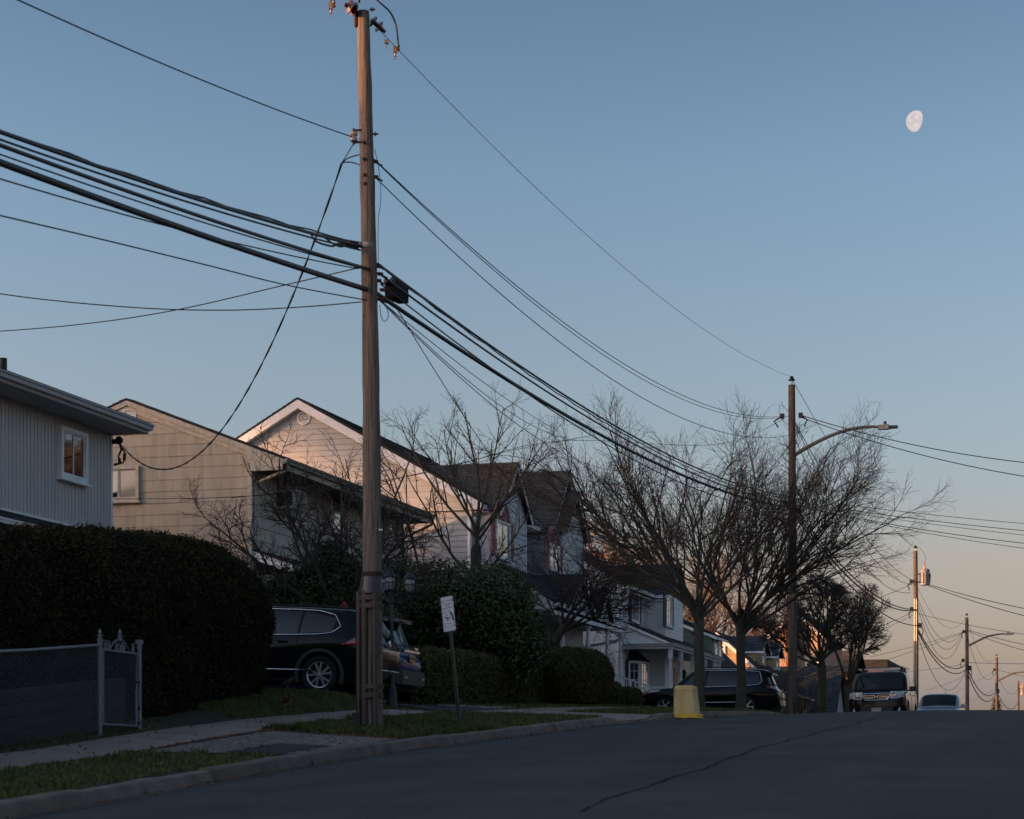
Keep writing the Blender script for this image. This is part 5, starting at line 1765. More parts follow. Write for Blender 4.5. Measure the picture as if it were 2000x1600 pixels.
# small clipped shrubs by the white house
zb_ = gz(-16.8, 73)
hedge('small clipped shrub next to the white stair railing', f_ball(-16.9, 72.2, .62, .62, .95, gz(-16.9, 72.2), pw=.4, foot=.8), (0, 1), (.02, 1), 9000, .04, m_box, name='bush', cat='bush', seed=16, jit=.03, bump=.05, group='small shrubs in front of the white house')
hedge('square little shrub by the nose of the black crossover', f_ball(-16.45, 73.5, .55, .6, .80, gz(-16.45, 73.5), pw=.3, foot=.9), (0, 1), (.02, 1), 9000, .04, m_box, name='bush', cat='bush', seed=17, jit=.03, bump=.05, group='small shrubs in front of the white house')
for i, (px, py, D, h, lb) in enumerate(((1100, 1265, 73, 1.2, 'cone-shaped dwarf evergreen on the gabled porch by a column'), (1155, 1272, 77, .8, 'small cone-shaped evergreen at the far porch column'))):
    p = onD(px, py, D)
    def f_cone(u, v, p=p, h=h):
        th = u * 2 * np.pi
        return np.stack([p.x + .30 * (1 - v) ** .8 * np.cos(th), p.y + .30 * (1 - v) ** .8 * np.sin(th), z3g + .5 + h * v * 1.0], -1)
    hedge(lb, f_cone, (0, 1), (.01, 1), 2500, .035, m_yew, name='dwarf_evergreen', cat='evergreen', seed=20 + i, jit=.02, bump=.02)

# --- brushy twigs: ornamental shrub by the gabled porch and weeds on the bank past the crossover
def brush(label, pts, seed, n, h, mat, name='bare_shrub', spread=.35):
    rg = np.random.default_rng(seed)
    cx = np.mean([p[0] for p in pts]); cy = np.mean([p[1] for p in pts])
    t = thing(name, label, 'shrub', (cx, cy, gz(cx, cy)))
    L = []
    for k in range(n):
        x, y = pts[k % len(pts)]
        x += rg.normal(0, spread); y += rg.normal(0, spread)
        L.append(grow(rg, (x, y, gz(x, y) - .02), (rg.normal(0, .35), rg.normal(0, .35), 1), h * rg.uniform(.5, 1.1), .013, .005, 7, .12, .0))
    lv = ramify(rg, L, [dict(n=7, len=(h * .25, h * .5), ang=(20, 55), frm=.2, r=.008, seg=5, wob=.12, up=.01, rmin=.004),
                        dict(n=4, len=(h * .08, h * .2), ang=(20, 60), frm=.2, r=.006, seg=3, wob=.12, up=.01, rmin=.004)])
    V, Fq = tubes_np([q for l in lv for q in l], 3)
    np_mesh('stems', V, Fq, mat, t)
    return t
brush('bare brushy shrub filling the corner beside the gabled porch', [(-17.0, 66.5), (-17.3, 67.8), (-16.8, 69)], 31, 30, 2.2, m_twig)
brush('tangle of bare brown stems on the bank behind the wooden pole', [(-13.4, 84), (-13.2, 87), (-13.6, 90), (-13.4, 93), (-13.8, 97)], 32, 90, 2.6, m_twig)
brush('dry bare stems growing against the side of the chain-link fence', [(-13.9, 18.5), (-13.8, 20), (-13.9, 21.5), (-13.9, 23)], 33, 40, 1.5, M('dry_stems', (.09, .075, .05), rough=.9), spread=.15)

# --- sunlit trees beyond the roofs
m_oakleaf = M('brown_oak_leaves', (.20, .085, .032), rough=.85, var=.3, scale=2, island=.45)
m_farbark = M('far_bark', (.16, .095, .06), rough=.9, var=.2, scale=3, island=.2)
def far_tree(label, px, py, D, seed, h, leaves=0, spread=1.0, name='bare_tree', group=None, twr=.014):
    p = onD(px, py, D)
    X, Y = p.x, p.y
    zb = gz(X, Y)
    rg = np.random.default_rng(seed)
    tp = [(X, Y, zb - .2), (X, Y, zb + .2), (X + .05, Y, zb + h * .18), (X, Y, zb + h * .36), (X, Y, zb + h * .45)]
    limbs = []
    for k in range(9):
        limbs.append(((X, Y, zb + h * rg.uniform(.25, .42)), k * 137.5 + seed, rg.uniform(8, 52) * spread, h * rg.uniform(.4, .62), .10, .012))
    lv = [dict(n=8, len=(h * .14, h * .28), ang=(20, 50), frm=.2, r=.045, seg=6, wob=.08, up=.02, rmin=twr),
          dict(n=6, len=(h * .07, h * .14), ang=(20, 55), frm=.15, r=.024, seg=4, wob=.10, up=.02, rmin=twr * .8),
          dict(n=4, len=(h * .025, h * .06), ang=(20, 60), frm=.15, r=.015, seg=3, wob=.10, up=.02, rmin=twr * .7)]
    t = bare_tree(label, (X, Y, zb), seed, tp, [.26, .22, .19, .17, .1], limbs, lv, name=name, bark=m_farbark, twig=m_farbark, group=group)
    if leaves:
        cz = zb + h * .62
        d = rg.normal(0, 1, (leaves, 3)); d /= np.linalg.norm(d, axis=1, keepdims=True)
        r = rg.uniform(.3, 1, (leaves, 1)) ** .5 * (1 + .25 * np.sin(d[:, :1] * 5) * np.sin(d[:, 2:] * 6))
        P = np.array([[X, Y, cz]]) + d * r * np.array([[h * .36, h * .36, h * .36]])
        P = P[np.sin(P[:, 0] * 2.3) + np.sin(P[:, 2] * 2.9) + np.sin(P[:, 1] * 2.1) > -.5]
        V, Fq = leaf_cloud(P, d[:len(P)], .10, rg, .6, 1.0)
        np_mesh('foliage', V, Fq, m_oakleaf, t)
    return t
FT = 'sunlit trees beyond the roofs'
far_tree('rust-leaved oak rising beyond the gable roofs of the pale grey house', 1160, 1200, 132, 201, 13.5, leaves=9000, group=FT, name='oak_tree')
far_tree('rust-leaved oak showing low between the white house roof and the vase trees', 1225, 1230, 150, 202, 11.6, leaves=6000, group=FT, name='oak_tree')
far_tree('bare sunlit tree glowing orange behind the green dormers', 1330, 1250, 150, 203, 14.5, group=FT)
far_tree('bare sunlit tree glowing orange right above the tan house gable', 1400, 1250, 158, 204, 15.0, group=FT)
far_tree('bare sunlit tree between the forked street tree and the round-headed pair', 1470, 1250, 165, 205, 13.2, group=FT)
far_tree('low bare sunlit tree over the second tan dormer', 1530, 1280, 175, 206, 11.0, group=FT)
far_tree('thin reddish bare tree standing behind the maroon car mirror', 1815, 1395, 240, 207, 7.0, spread=.5, group='small far bare trees at the crest', twr=.02)
far_tree('low bare thicket tree above the silver car mirror', 1885, 1400, 250, 208, 5.0, spread=1.2, group='small far bare trees at the crest', twr=.02)
# two far conifers
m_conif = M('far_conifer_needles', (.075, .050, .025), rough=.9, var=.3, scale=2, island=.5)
def conifer(label, px, py, D, h, seed):
    p = onD(px, py, D)
    zb = gz(p.x, p.y)
    rg = np.random.default_rng(seed)
    t = thing('conifer_tree', label, 'tree', (p.x, p.y, zb), 'far conifers at the road crest')
    obj('trunk', MB().tube([(p.x, p.y, zb), (p.x, p.y, zb + h)], [.18, .03], 7), m_bark, t)
    L = []
    Ps = []
    for k in range(150):
        f = rg.uniform(.08, 1)
        a = rg.uniform(0, 2 * np.pi)
        ln = (1 - f) * h * .30 + .15
        pts, rs = grow(rg, (p.x, p.y, zb + h * f), (math.cos(a), math.sin(a), .15), ln, .03, .01, 5, .08, -.05)
        L.append((pts, rs))
        for q in pts[1:]:
            Ps.append(q + rg.normal(0, .10, (14, 3)))
    V, Fq = tubes_np(L, 3)
    np_mesh('branches', V, Fq, m_bark, t)
    P = np.concatenate(Ps)
    V, Fq = leaf_cloud(P, rg.normal(0, 1, P.shape), .11, rg, .35, 1)
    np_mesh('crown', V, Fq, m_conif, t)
conifer('far conifer behind the pole that has the shorter lamp arm', 1946, 1396, 205 * 1.05, 4.3 + 2.4, 301)
conifer('far conifer at the very edge under the last small pole', 1988, 1396, 262, 6.0, 302)

# --- grass
m_grass = M('grass_blades', (.055, .085, .022), rough=.7, var=.35, scale=.8, island=.45, spec=.2, col2=(.115, .118, .038))
m_straw = M('dry_blades', (.16, .13, .06), rough=.8, var=.3, scale=2, island=.3)
def grass(name, x0, x1, y0, y1, n, h, seed, mat, keep=None, w=.006):
    rg = np.random.default_rng(seed)
    X = rg.uniform(x0, x1, n)
    Y = y0 + (y1 - y0) * rg.uniform(0, 1, n) ** 1.3
    if keep is not None:
        k = keep(X, Y)
        X, Y = X[k], Y[k]
    n = len(X)
    Z = g(X, Y) - .004
    lump = .75 + .35 * np.sin(X * 5.1 + Y * 2.3) * np.sin(Y * 3.9 - X * 1.7) + .2 * np.sin(X * 17) * np.sin(Y * 13)
    hh = h * rg.uniform(.5, 1.4, n) * np.clip(lump, .35, 1.4)
    a = rg.uniform(0, 2 * np.pi, n)
    lean = rg.normal(0, .45, (n, 2)) * hh[:, None]
    ww = w * (1 + Y * .012)
    B = np.stack([X, Y, Z], -1)
    dx = np.stack([np.cos(a) * ww, np.sin(a) * ww, np.zeros(n)], -1)
    Mid = B + np.stack([lean[:, 0] * .35, lean[:, 1] * .35, hh * .6], -1)
    Tip = B + np.stack([lean[:, 0], lean[:, 1], hh], -1)
    V = np.stack([B - dx, B + dx, Mid + dx * .7, Tip, Mid - dx * .7], 1).reshape(-1, 3)
    Fq = np.arange(n * 5).reshape(n, 5)
    return np_mesh(name, V, Fq, mat, kind='stuff')
def k_verge(X, Y):
    ap = (Y > 41.8) & (Y < 46.4)
    gp = (Y > 24.6 + .25 * np.sin(X * 9)) & (Y < 29.1 + .3 * np.sin(X * 7)) 
    edge = (X < S0 + .05 + .05 * np.sin(Y * 3)) | (X > VX - .03)
    return ~(ap | gp | edge)
grass('verge_grass', S0, VX, 14, 78, 95000, .065, 71, m_grass, k_verge)
grass('verge_grass', S0, VX, 29.0, 34.0, 16000, .10, 72, m_grass, k_verge)
grass('dry_grass', S0, VX, 16, 60, 1500, .09, 73, m_straw, k_verge)
def k_lawn(X, Y):
    dv = (Y > 41.1 - 4.4 * np.clip((S1 - X) / .9, 0, 1)) & (Y < 46.4)
    d2 = (Y > 75.4) & (Y < 80.6)
    gd = (Y > 62.3) & (Y < 63.7)
    return ~(dv | d2 | gd) & (X < S1 - .04 + .03 * np.sin(Y * 4))
grass('lawn_grass', -18.0, S1, 31.0, 48, 85000, .06, 74, m_grass, k_lawn, w=.006)
grass('lawn_grass', -19.0, S1, 45, 90, 60000, .07, 75, m_grass, k_lawn, w=.008)
grass('lawn_grass', -14.5, S1, 14, 29, 5000, .06, 76, m_grass)
grass('dry_grass', -18, S1, 31, 60, 1200, .07, 77, m_straw, k_lawn)
# pebble bed by the driveway edge and leaf litter along the sidewalk
def pebbles(name, x0, x1, y0, y1, n, s, mat, seed):
    rg = np.random.default_rng(seed)
    X, Y = rg.uniform(x0, x1, n), rg.uniform(y0, y1, n)
    Z = g(X, Y) + .012
    P = np.stack([X, Y, Z], -1)
    sz = s * rg.uniform(.5, 1.5, (n, 1, 1))
    oc = np.array([[1, 0, 0], [0, 1, 0], [-1, 0, 0], [0, -1, 0], [0, 0, .7]])
    V = (P[:, None, :] + oc[None] * sz * rg.uniform(.7, 1.3, (n, 5, 1))).reshape(-1, 3)
    f = np.array([[0, 1, 4], [1, 2, 4], [2, 3, 4], [3, 0, 4]])
    Fq = (np.arange(n)[:, None, None] * 5 + f[None]).reshape(-1, 3)
    return np_mesh(name, V, Fq, mat, kind='stuff')
m_pebble = M('pale_pebbles', (.22, .19, .16), rough=.85, var=.3, scale=5, island=.5)
pebbles('gravel', -17.5, -13.3, 46.3, 47.7, 5000, .035, m_pebble, 81)
pebbles('litter', KX - .01, KX + .22, 14, 70, 900, .012, m_dirt, 82)
pebbles('grit', S0 + .1, VX - .05, 24.8, 28.9, 5000, .010, m_pebble, 83)

def fallen(n, x0, x1, y0, y1, seed):
    rg = np.random.default_rng(seed)
    X, Y = rg.uniform(x0, x1, n), rg.uniform(y0, y1, n)
    P = np.stack([X, Y, g(X, Y) + .035], -1)
    V, Fq = leaf_cloud(P, np.tile([[0, 0, 1.0]], (n, 1)), .028, rg, .6, .35)
    return np_mesh('fallen_leaves', V, Fq, m_oakleaf2, kind='stuff')
m_oakleaf2 = M('dead_leaves', (.11, .065, .035), rough=.9, var=.4, scale=3, island=.5)
fallen(260, S0, KX, 16, 50, 91)
fallen(160, KX, KX + .45, 16, 60, 92)
fallen(260, -14.0, S0, 20, 48, 93)
# ------------------------------------------------------------------ the rest of the neighbourhood (beside and behind the camera)
m_nb = [M('neighbour_siding_a', (.34, .32, .28), rough=.8), M('neighbour_siding_b', (.26, .27, .29), rough=.8), M('neighbour_siding_c', (.40, .38, .35), rough=.8)]
def neighbour(label, x0, x1, y0, y1, wall_h, ridge_h, mi, facing):
    zg = min(gz(x0, y0), gz(x1, y1), gz(x0, y1), gz(x1, y0))
    zt = max(gz(x0, y0), gz(x1, y1)) + wall_h
    t = thing('neighbour_house', label, 'house', ((x0 + x1) / 2, (y0 + y1) / 2, zg), 'houses around the camera')
    obj('wall', MB().box(x0, x1, y0, y1, zg - .4, zt), m_nb[mi], t)
    xm = (x0 + x1) / 2
    zr = zt + ridge_h
    obj('gable', MB().loft([(x0, y0 + .05, zt), (x1, y0 + .05, zt), (xm, y0 + .05, zr - .1)], [(x0, y1 - .05, zt), (x1, y1 - .05, zt), (xm, y1 - .05, zr - .1)]), m_nb[mi], t)
    for ex in (x0 - .5, x1 + .5):
        roof('roof', (ex, y0 - .3, zt - .1), (ex, y1 + .3, zt - .1), (xm, y0 - .3, zr), (xm, y1 + .3, zr), m_sh_black_y, t, course=.6, smat=m_roofdark)
    fx = x1 if facing > 0 else x0
    w = Wall((fx, 0), (0, 1), (facing, 0))
    n = int((y1 - y0) / 3.2)
    for lev in range(1 if wall_h < 4 else 2):
        for k in range(n):
            yc = y0 + (y1 - y0) * (k + .5) / n
            window(w, yc - .6, yc + .6, zt - 1.9 - lev * 2.7, zt - .6 - lev * 2.7, t, m_white, m_glass, d0=.03)
    return t
# same row, nearer than the grey house
neighbour('two-storey neighbour down the hill from the grey house', -31.0, -21.8, 8, 20, 5.4, 2.2, 0, 1)
neighbour('neighbour house level with the camera on the house side', -31.0, -21.8, -14, -2, 5.4, 2.2, 1, 1)
# across the street
for i, (y0, y1, wh) in enumerate(((-18, -5, 5.4), (4, 17, 5.0), (26, 39, 5.6), (48, 61, 5.4), (70, 83, 3.4), (92, 105, 5.4), (113, 126, 5.4), (135, 148, 5.2), (156, 170, 5.4))):
    neighbour(('pale house across the street by the camera', 'second house across the street up the hill', 'two-storey house opposite the grey house', 'house opposite the beige house', 'low house opposite the gabled house', 'house opposite the white house', 'house opposite the tan cape', 'house opposite the garage', 'farthest house across the street')[i], 11.5, 21, y0, y1, wh, 2.4, i % 3, -1)
# unseen woods added to block the low sun, with gaps shaped for lit spots
rgw = np.random.default_rng(600)
n = 46000
Y_ = rgw.uniform(-125, 76, n)
X_ = rgw.uniform(-168, -152, n)
Yp, dz_ = Y_ + .70 * (-155 - X_), .068 * (-155 - X_)
top = np.interp(Yp, [-125, -78, -75, -63, -60, -30, 0, 12, 20, 22.5, 57, 59, 66, 68, 76], [23, 23, 20.4, 20.4, 24.5, 25, 24.5, 20.6, 20.4, 3, 3, 21.5, 21.5, 3, 3]) + .4 * np.sin(Yp * 1.1) + .3 * np.sin(Yp * 2.9)
Z_ = -5 + (top + 5) * rgw.uniform(0, 1, n) ** .8
gap = (np.abs(Z_ - (19.9 + .39 * (Yp + 19.3) + dz_)) < .85 + .35 * np.sin(Yp * 3.1)) & (Yp > -25.5) & (Yp < -16.5)
P = np.stack([X_, Y_, Z_], -1)[~gap]
V, Fq = leaf_cloud(P, np.tile([[.8, .5, .1]], (len(P), 1)), .85, rgw, .6, .9)
np_mesh('unseen_woodland', V, Fq, m_laurel, kind='stuff')
n = 7000  # unseen trees added where the grey house window reflects them, to darken the pane
X_, Y_ = rgw.uniform(24, 33, n), rgw.uniform(113, 150, n)
Z_ = 2 + 21 * rgw.uniform(0, 1, n) ** .8
V, Fq = leaf_cloud(np.stack([X_, Y_, Z_], -1), np.tile([[1, .5, .1]], (n, 1)), .6, rgw, .6, .9)
np_mesh('unseen_woodland', V, Fq, m_bark, kind='stuff')
n = 12000  # unseen tree line added behind the camera to darken reflections in the cars
X_ = rgw.uniform(-75, 75, n)
Y_ = rgw.uniform(-150, -138, n)
Z_ = -8 + (24 + 2 * np.sin(X_ * .5) + 1.5 * np.sin(X_ * 1.3)) * rgw.uniform(0, 1, n) ** .8
V, Fq = leaf_cloud(np.stack([X_, Y_, Z_], -1), np.tile([[0, 1, .1]], (n, 1)), .9, rgw, .6, .9)
np_mesh('unseen_woodland', V, Fq, m_laurel, kind='stuff')
# ------------------------------------------------------------------ utility poles and wires
PXX = -10.94
def pole_wood(name, c1, c2):
    m = M(name, c1, rough=.9, var=.3, scale=6, bump=.9, bscale=18, stretch=(9, 9, .35), col2=c2, contrast=.5)
    N, L = nodes_of(m)
    b = N['Principled BSDF']
    src = b.inputs['Base Color'].links[0].from_socket
    t = N.new('ShaderNodeTexCoord')
    v = N.new('ShaderNodeTexVoronoi'); v.inputs['Scale'].default_value = 7.0
    mp = N.new('ShaderNodeMapping'); mp.inputs['Scale'].default_value = (2.6, 2.6, .8)
    L.new(t.outputs['Object'], mp.inputs[0]); L.new(mp.outputs[0], v.inputs['Vector'])
    mr = N.new('ShaderNodeMapRange'); mr.inputs['From Min'].default_value = .10; mr.inputs['From Max'].default_value = .17; mr.inputs['To Min'].default_value = .22
    L.new(v.outputs['Distance'], mr.inputs['Value'])
    st = N.new('ShaderNodeTexNoise'); st.inputs['Scale'].default_value = 3.2; st.inputs['Detail'].default_value = 6
    m2 = N.new('ShaderNodeMapping'); m2.inputs['Scale'].default_value = (16, 16, .18)
    L.new(t.outputs['Object'], m2.inputs[0]); L.new(m2.outputs[0], st.inputs['Vector'])
    m3 = N.new('ShaderNodeMapRange'); m3.inputs['From Min'].default_value = .38; m3.inputs['From Max'].default_value = .50; m3.inputs['To Min'].default_value = .35
    L.new(st.outputs['Fac'], m3.inputs['Value'])
    mu = N.new('ShaderNodeMath'); mu.operation = 'MULTIPLY'
    L.new(mr.outputs[0], mu.inputs[0]); L.new(m3.outputs[0], mu.inputs[1])
    hs = N.new('ShaderNodeHueSaturation')
    L.new(mu.outputs[0], hs.inputs['Value']); L.new(src, hs.inputs['Color'])
    L.new(hs.outputs[0], b.inputs['Base Color'])
    return m
m_pole = pole_wood('weathered_pole_wood', (.150, .112, .090), (.305, .243, .200))
m_pole2 = pole_wood('darker_pole_wood', (.11, .08, .062), (.19, .14, .11))
m_insul = M('brown_porcelain', (.10, .016, .008), rough=.12, var=.2, spec=.8, coat=.5)
m_white_insul = M('pale_porcelain', (.42, .34, .26), rough=.25, var=.15, spec=.6)
m_steel = M('galvanised_steel', (.22, .21, .20), rough=.5, metal=.7, var=.2)
m_rust = M('rusty_iron', (.07, .035, .022), rough=.85, var=.4, scale=20)
m_brass = M('copper_clamp', (.36, .20, .11), rough=.4, metal=.8, var=.2)
m_brown_pvc = M('brown_guard', (.046, .029, .026), rough=.35, var=.15, scale=3, spec=.5)
m_brown_strap = M('brown_strap', (.080, .054, .040), rough=.5, var=.2, scale=5)
m_cable = M('black_cable', (.012, .012, .014), rough=.45, var=.2, spec=.5)
m_cable_grey = M('grey_cable', (.035, .036, .040), rough=.5, var=.2)
m_wire = M('dark_wire', (.016, .013, .015), rough=.6, var=.2)
m_wire_green = M('oxidised_wire', (.030, .045, .042), rough=.7, var=.2)

# ---- pole 1
P1 = Vector((PXX, 31.0, gz(PXX, 31.0)))
def pole_axis(z):      # slight lean and bow as photographed
    t = (z - P1.z) / 11.0
    return Vector((PXX + .02 - .155 * t + .05 * math.sin(t * math.pi), 31.0, z))
p1 = thing('utility_pole', 'tall weathered wooden utility pole with brown conduit guards at its foot', 'utility pole', P1, 'wooden utility poles along the kerb')
zt1 = onX(712, 8, PXX).z
mb = MB()
n = 30
pts, rr = [], []
for k in range(n + 1):
    z = P1.z - .3 + (zt1 - P1.z + .3) * k / n
    pts.append(pole_axis(z))
    rr.append(.162 - .066 * k / n + .004 * math.sin(k * 1.7) + .003 * math.sin(k * 3.1))
mb.tube(pts, rr, 20)
obj('shaft', mb, m_pole, p1, smooth='auto')
def on1(py, dx=0.0, dy=0.0):
    z = (1520 - py) / 4200 * 32.8
    a = pole_axis(z)
    return Vector((a.x + dx, a.y + dy, z))
# ground-line stain ring, brown guard hood, risers and straps on the street-camera face
Fd = Vector((SA, -CA, 0)); Rd = Vector((CA, SA, 0))   # towards camera, to its right
def ringpts(c, r, a0, a1, n):
    return [c + Rd * (r * math.sin(rad(a0 + (a1 - a0) * k / n))) + Fd * (r * math.cos(rad(a0 + (a1 - a0) * k / n))) for k in range(n + 1)]
def band(mb, py0, py1, r0, r1, a0, a1, n=14, th=.012):
    c0, c1 = on1(py0), on1(py1)
    A, B = ringpts(c0, r0, a0, a1, n), ringpts(c1, r1, a0, a1, n)
    Ai, Bi = ringpts(c0, r0 - th, a0, a1, n), ringpts(c1, r1 - th, a0, a1, n)
    for k in range(n):
        mb.hexa([Bi[k], Bi[k + 1], B[k + 1], B[k], Ai[k], Ai[k + 1], A[k + 1], A[k]])
mb = MB()
band(mb, 1127, 1160, .168, .215, -95, 60)
obj('guard_hood', mb, m_brown_pvc, p1, smooth='auto')
mb = MB()
band(mb, 1118, 1130, .165, .17, -180, 180, 24, .004)
obj('stain_ring', mb, M('dark_band', (.035, .02, .018), rough=.8, var=.4, scale=12, stretch=(8, 8, .6)), p1, smooth='auto')
for off, rad_r, dp in ((-.115, .052, .15), (.045, .05, .16), (-.205, .045, .06)):
    a, b = on1(1156), on1(1416)
    mb = MB()
    prof = []
    for k in range(9):
        an = math.pi * k / 8
        prof.append((rad_r * math.cos(an), dp + rad_r * .8 * math.sin(an)))
    prof = [(rad_r, .06)] + prof + [(-rad_r, .06)]
    A = [a + Rd * (off + x) + Fd * y for x, y in prof]
    B = [b + Rd * (off + x) + Fd * y for x, y in prof]
    mb.loft(A, B)
    obj('conduit_guard', mb, m_brown_pvc, p1, smooth='auto')
for y0 in (1164, 1180, 1337, 1354):
    mb = MB()
    band(mb, y0, y0 + 9, .222, .222, -80, 20, 10, .01)
    band(mb, y0, y0 + 9, .19, .182, 20, 75, 8, .01)
    obj('strap', mb, m_brown_strap, p1, smooth='auto')
mb = MB()
c = on1(1404)
mb.obox(c + Rd * -.24 + Fd * .05, Rd * .06, Fd * .08, (0, 0, .09))
obj('ground_box', mb, m_black, p1)
# knots and bolts
mb = MB()
for py in (282, 314, 345, 362):
    c = on1(py, .0)
    mb.lathe(c + Fd * .10 - Rd * .03, [(.028, 0), (.03, .03), (.012, .035), (.012, .06)], 6, Fd)
for py in (261, 17):
    c = on1(py)
    mb.tube([c + Rd * .1, c + Rd * .19], .014, 6)
    mb.lathe(c + Rd * .13, [(.032, 0), (.032, .02)], 6, Rd)
obj('bolt', mb, m_rust, p1)
mb = MB()
band(mb, 476, 485, .128, .128, -90, 40, 12, .006)
obj('pole_tag', mb, m_steel, p1, smooth='auto')
mb = MB()
c = on1(1036)
mb.obox(c + Rd * .13 + Fd * .09, Rd * .035, Fd * .01, (0, 0, .012))
obj('number_tag', mb, m_white, p1)
# pole-top insulators
def insulator(c, ax, parent, n=3, r=.10, step=.07, mat=None):
    mb = MB()
    prof = [(.03, 0)]
    for k in range(n):
        h = .02 + k * step
        prof += [(.035, h), (r, h + .012), (r * 1.02, h + .03), (r * .62, h + .046), (.038, h + .056)]
    prof.append((.025, .02 + n * step + .03))
    mb.lathe(c, prof, 18, ax)
    return obj('insulator', mb, mat or m_insul, parent, smooth='auto')
c = on1(23)
insulator(c - Rd * .10 + Fd * .10, -Rd * .75 + Fd * .62 + Vector((0, 0, .2)), p1, n=2, r=.105, step=.085)
c = on1(40)
insulator(c + Rd * .10 + Vector((0, .05, .04)), (Rd * .55 + Vector((0, .5, -.45))), p1, n=2, r=.09, step=.12)
mb = MB()
mb.obox(on1(30) - Rd * .105 + Fd * .02, Rd * .012, Fd * .05, (0, 0, .17))
mb.tube([on1(20) - Rd * .12, on1(50) - Rd * .13], .012, 6)
mb.tube([on1(8) - Rd * .05 + Fd * .1, on1(-14) - Rd * .05 + Fd * .12], .02, 6)
obj('pin_bracket', mb, m_rust, p1)
# clamps on the tap wires
def clamp(c, parent):
    mb = MB()
    mb.obox(c, Rd * .03, Fd * .03, (0, 0, .05))
    mb.ball((c + Rd * .05)[:], .028, 8, 6)
    mb.ball((c + Rd * .05 + Vector((0, 0, .055)))[:], .026, 8, 6)
    mb.tube([c + Vector((0, 0, -.05)), c + Vector((0, 0, -.10))], .012, 6)
    q = [c + Vector((0, 0, -.13)) + Rd * .022 * math.cos(k * math.pi / 5) + Vector((0, 0, .022 * math.sin(k * math.pi / 5))) for k in range(11)]
    mb.tube(q, .006, 4)
    return obj('hot_line_clamp', mb, m_brass, parent, smooth='auto')
ck = onX(772, 97, PXX + .0); clamp(ck, p1)
cl = onX(755, 82, PXX); 
mb = MB().obox(cl, Rd * .03, Fd * .03, (0, 0, .03)); mb.tube([cl, cl + Vector((0, 0, -.1)) - Rd * .02], .01, 6); obj('wire_clamp', mb, m_brass, p1)
cm = onD(646, 12, 32.5); clamp(cm, p1)
mb = MB()
tp = [onD(728, -6, 32.6), onD(745, 8, 32.6), onD(762, 24, 32.7), onD(773, 48, 32.8), onD(777, 75, 32.8), ck + Rd * .05 + Vector((0, 0, .06))]
def smooth_pts(P, n=6):
    P = [Vector(p) for p in P]
    out_ = []
    for i in range(len(P) - 1):
        p0, p1_, p2, p3 = P[max(i - 1, 0)], P[i], P[i + 1], P[min(i + 2, len(P) - 1)]
        for k in range(n):
            t = k / n
            out_.append(.5 * ((2 * p1_) + (p2 - p0) * t + (2 * p0 - 5 * p1_ + 4 * p2 - p3) * t * t + (3 * p1_ - p0 - 3 * p2 + p3) * t ** 3))
    out_.append(P[-1])
    return out_
mb.tube(smooth_pts(tp), .014, 6)
mb.tube([cm + Vector((0, 0, .05)), cm + Vector((-.01, 0, .3))], .014, 6)
mb.tube([cm + Rd * .05 + Vector((0, 0, .05)), cm + Rd * .05 + Vector((0, 0, .3))], .012, 6)
obj('jumper_wire', mb, m_cable, p1, smooth='auto')
# spool insulator on its clevis
SP = onX(691, 267, PXX)
c = SP
mb = MB().lathe(c - Vector((0, 0, .075)), [(.04, 0), (.06, .01), (.062, .05), (.036, .075), (.062, .1), (.06, .14), (.04, .15)], 14)
obj('spool_insulator', mb, m_white_insul, p1, smooth='auto')
mb = MB()
mb.tube([c + Vector((0, 0, .09)) - Rd * .02, c + Vector((0, 0, .10)) + Rd * .12], .018, 6)
mb.tube([c + Vector((0, 0, -.09)) - Rd * .02, c + Vector((0, 0, -.08)) + Rd * .12], .018, 6)
mb.tube([c + Vector((0, 0, -.13)), c + Vector((0, 0, .13))], .012, 6)
obj('clevis', mb, m_rust, p1)
# loose ground wire down the street side of the shaft
mb = MB()
gp = [on1(290) + Rd * .125, on1(340) + Rd * .19, on1(390) + Rd * .20, on1(430) + Rd * .155, on1(520) + Rd * .14]
mb.tube(smooth_pts(gp), .005, 5)
gp = [on1(588) + Rd * .15, on1(600) + Rd * .25, on1(618) + Rd * .28, on1(628) + Rd * .22, on1(618) + Rd * .17, on1(595) + Rd * .15]
mb.tube(smooth_pts(gp), .006, 5)
obj('ground_wire', mb, m_cable, p1)
for py, dx in ((315, .13), (345, .13), (520, .15), (535, .17), (548, .14), (566, .20), (584, .16), (480, -.17), (476, -.22), (521, -.18)):
    c = on1(py) + Rd * dx
    mb = MB().obox(c, Rd * .045, Fd * .025, Vector((0, 0, .022)) - Rd * .004)
    if dx > 0:
        mb.tube([c - Rd * .02, c + Rd * .09 + Vector((0, .05, -.05))], .014, 5)
    obj('wire_grip', mb, m_rust, p1)
# splice box hung on the strand
sb = onD(775, 570, 34.4)
dirS = Vector((0, 1, .06)).normalized()
box = thing('splice_box', 'black splice box hanging from the cable strand just past the tall pole', 'splice box', sb)
mb = MB().obox(sb, Vector((.085, 0, 0)), dirS * .34, Vector((0, 0, .14)))
obj('casing', mb, M('box_black', (.006, .006, .007), rough=.7, spec=.1), box)
mb = MB()
for k in (-1, 1):
    mb.lathe(sb - dirS * .34 + Vector((.04 * k, 0, .10)), [(.05, 0), (.05, -.06), (.03, -.10)], 8, dirS)
mb.obox(sb + Vector((0, 0, .17)), Vector((.012, 0, 0)), dirS * .25, Vector((0, 0, .03)))
obj('cable_port', mb, m_cable_grey, box)

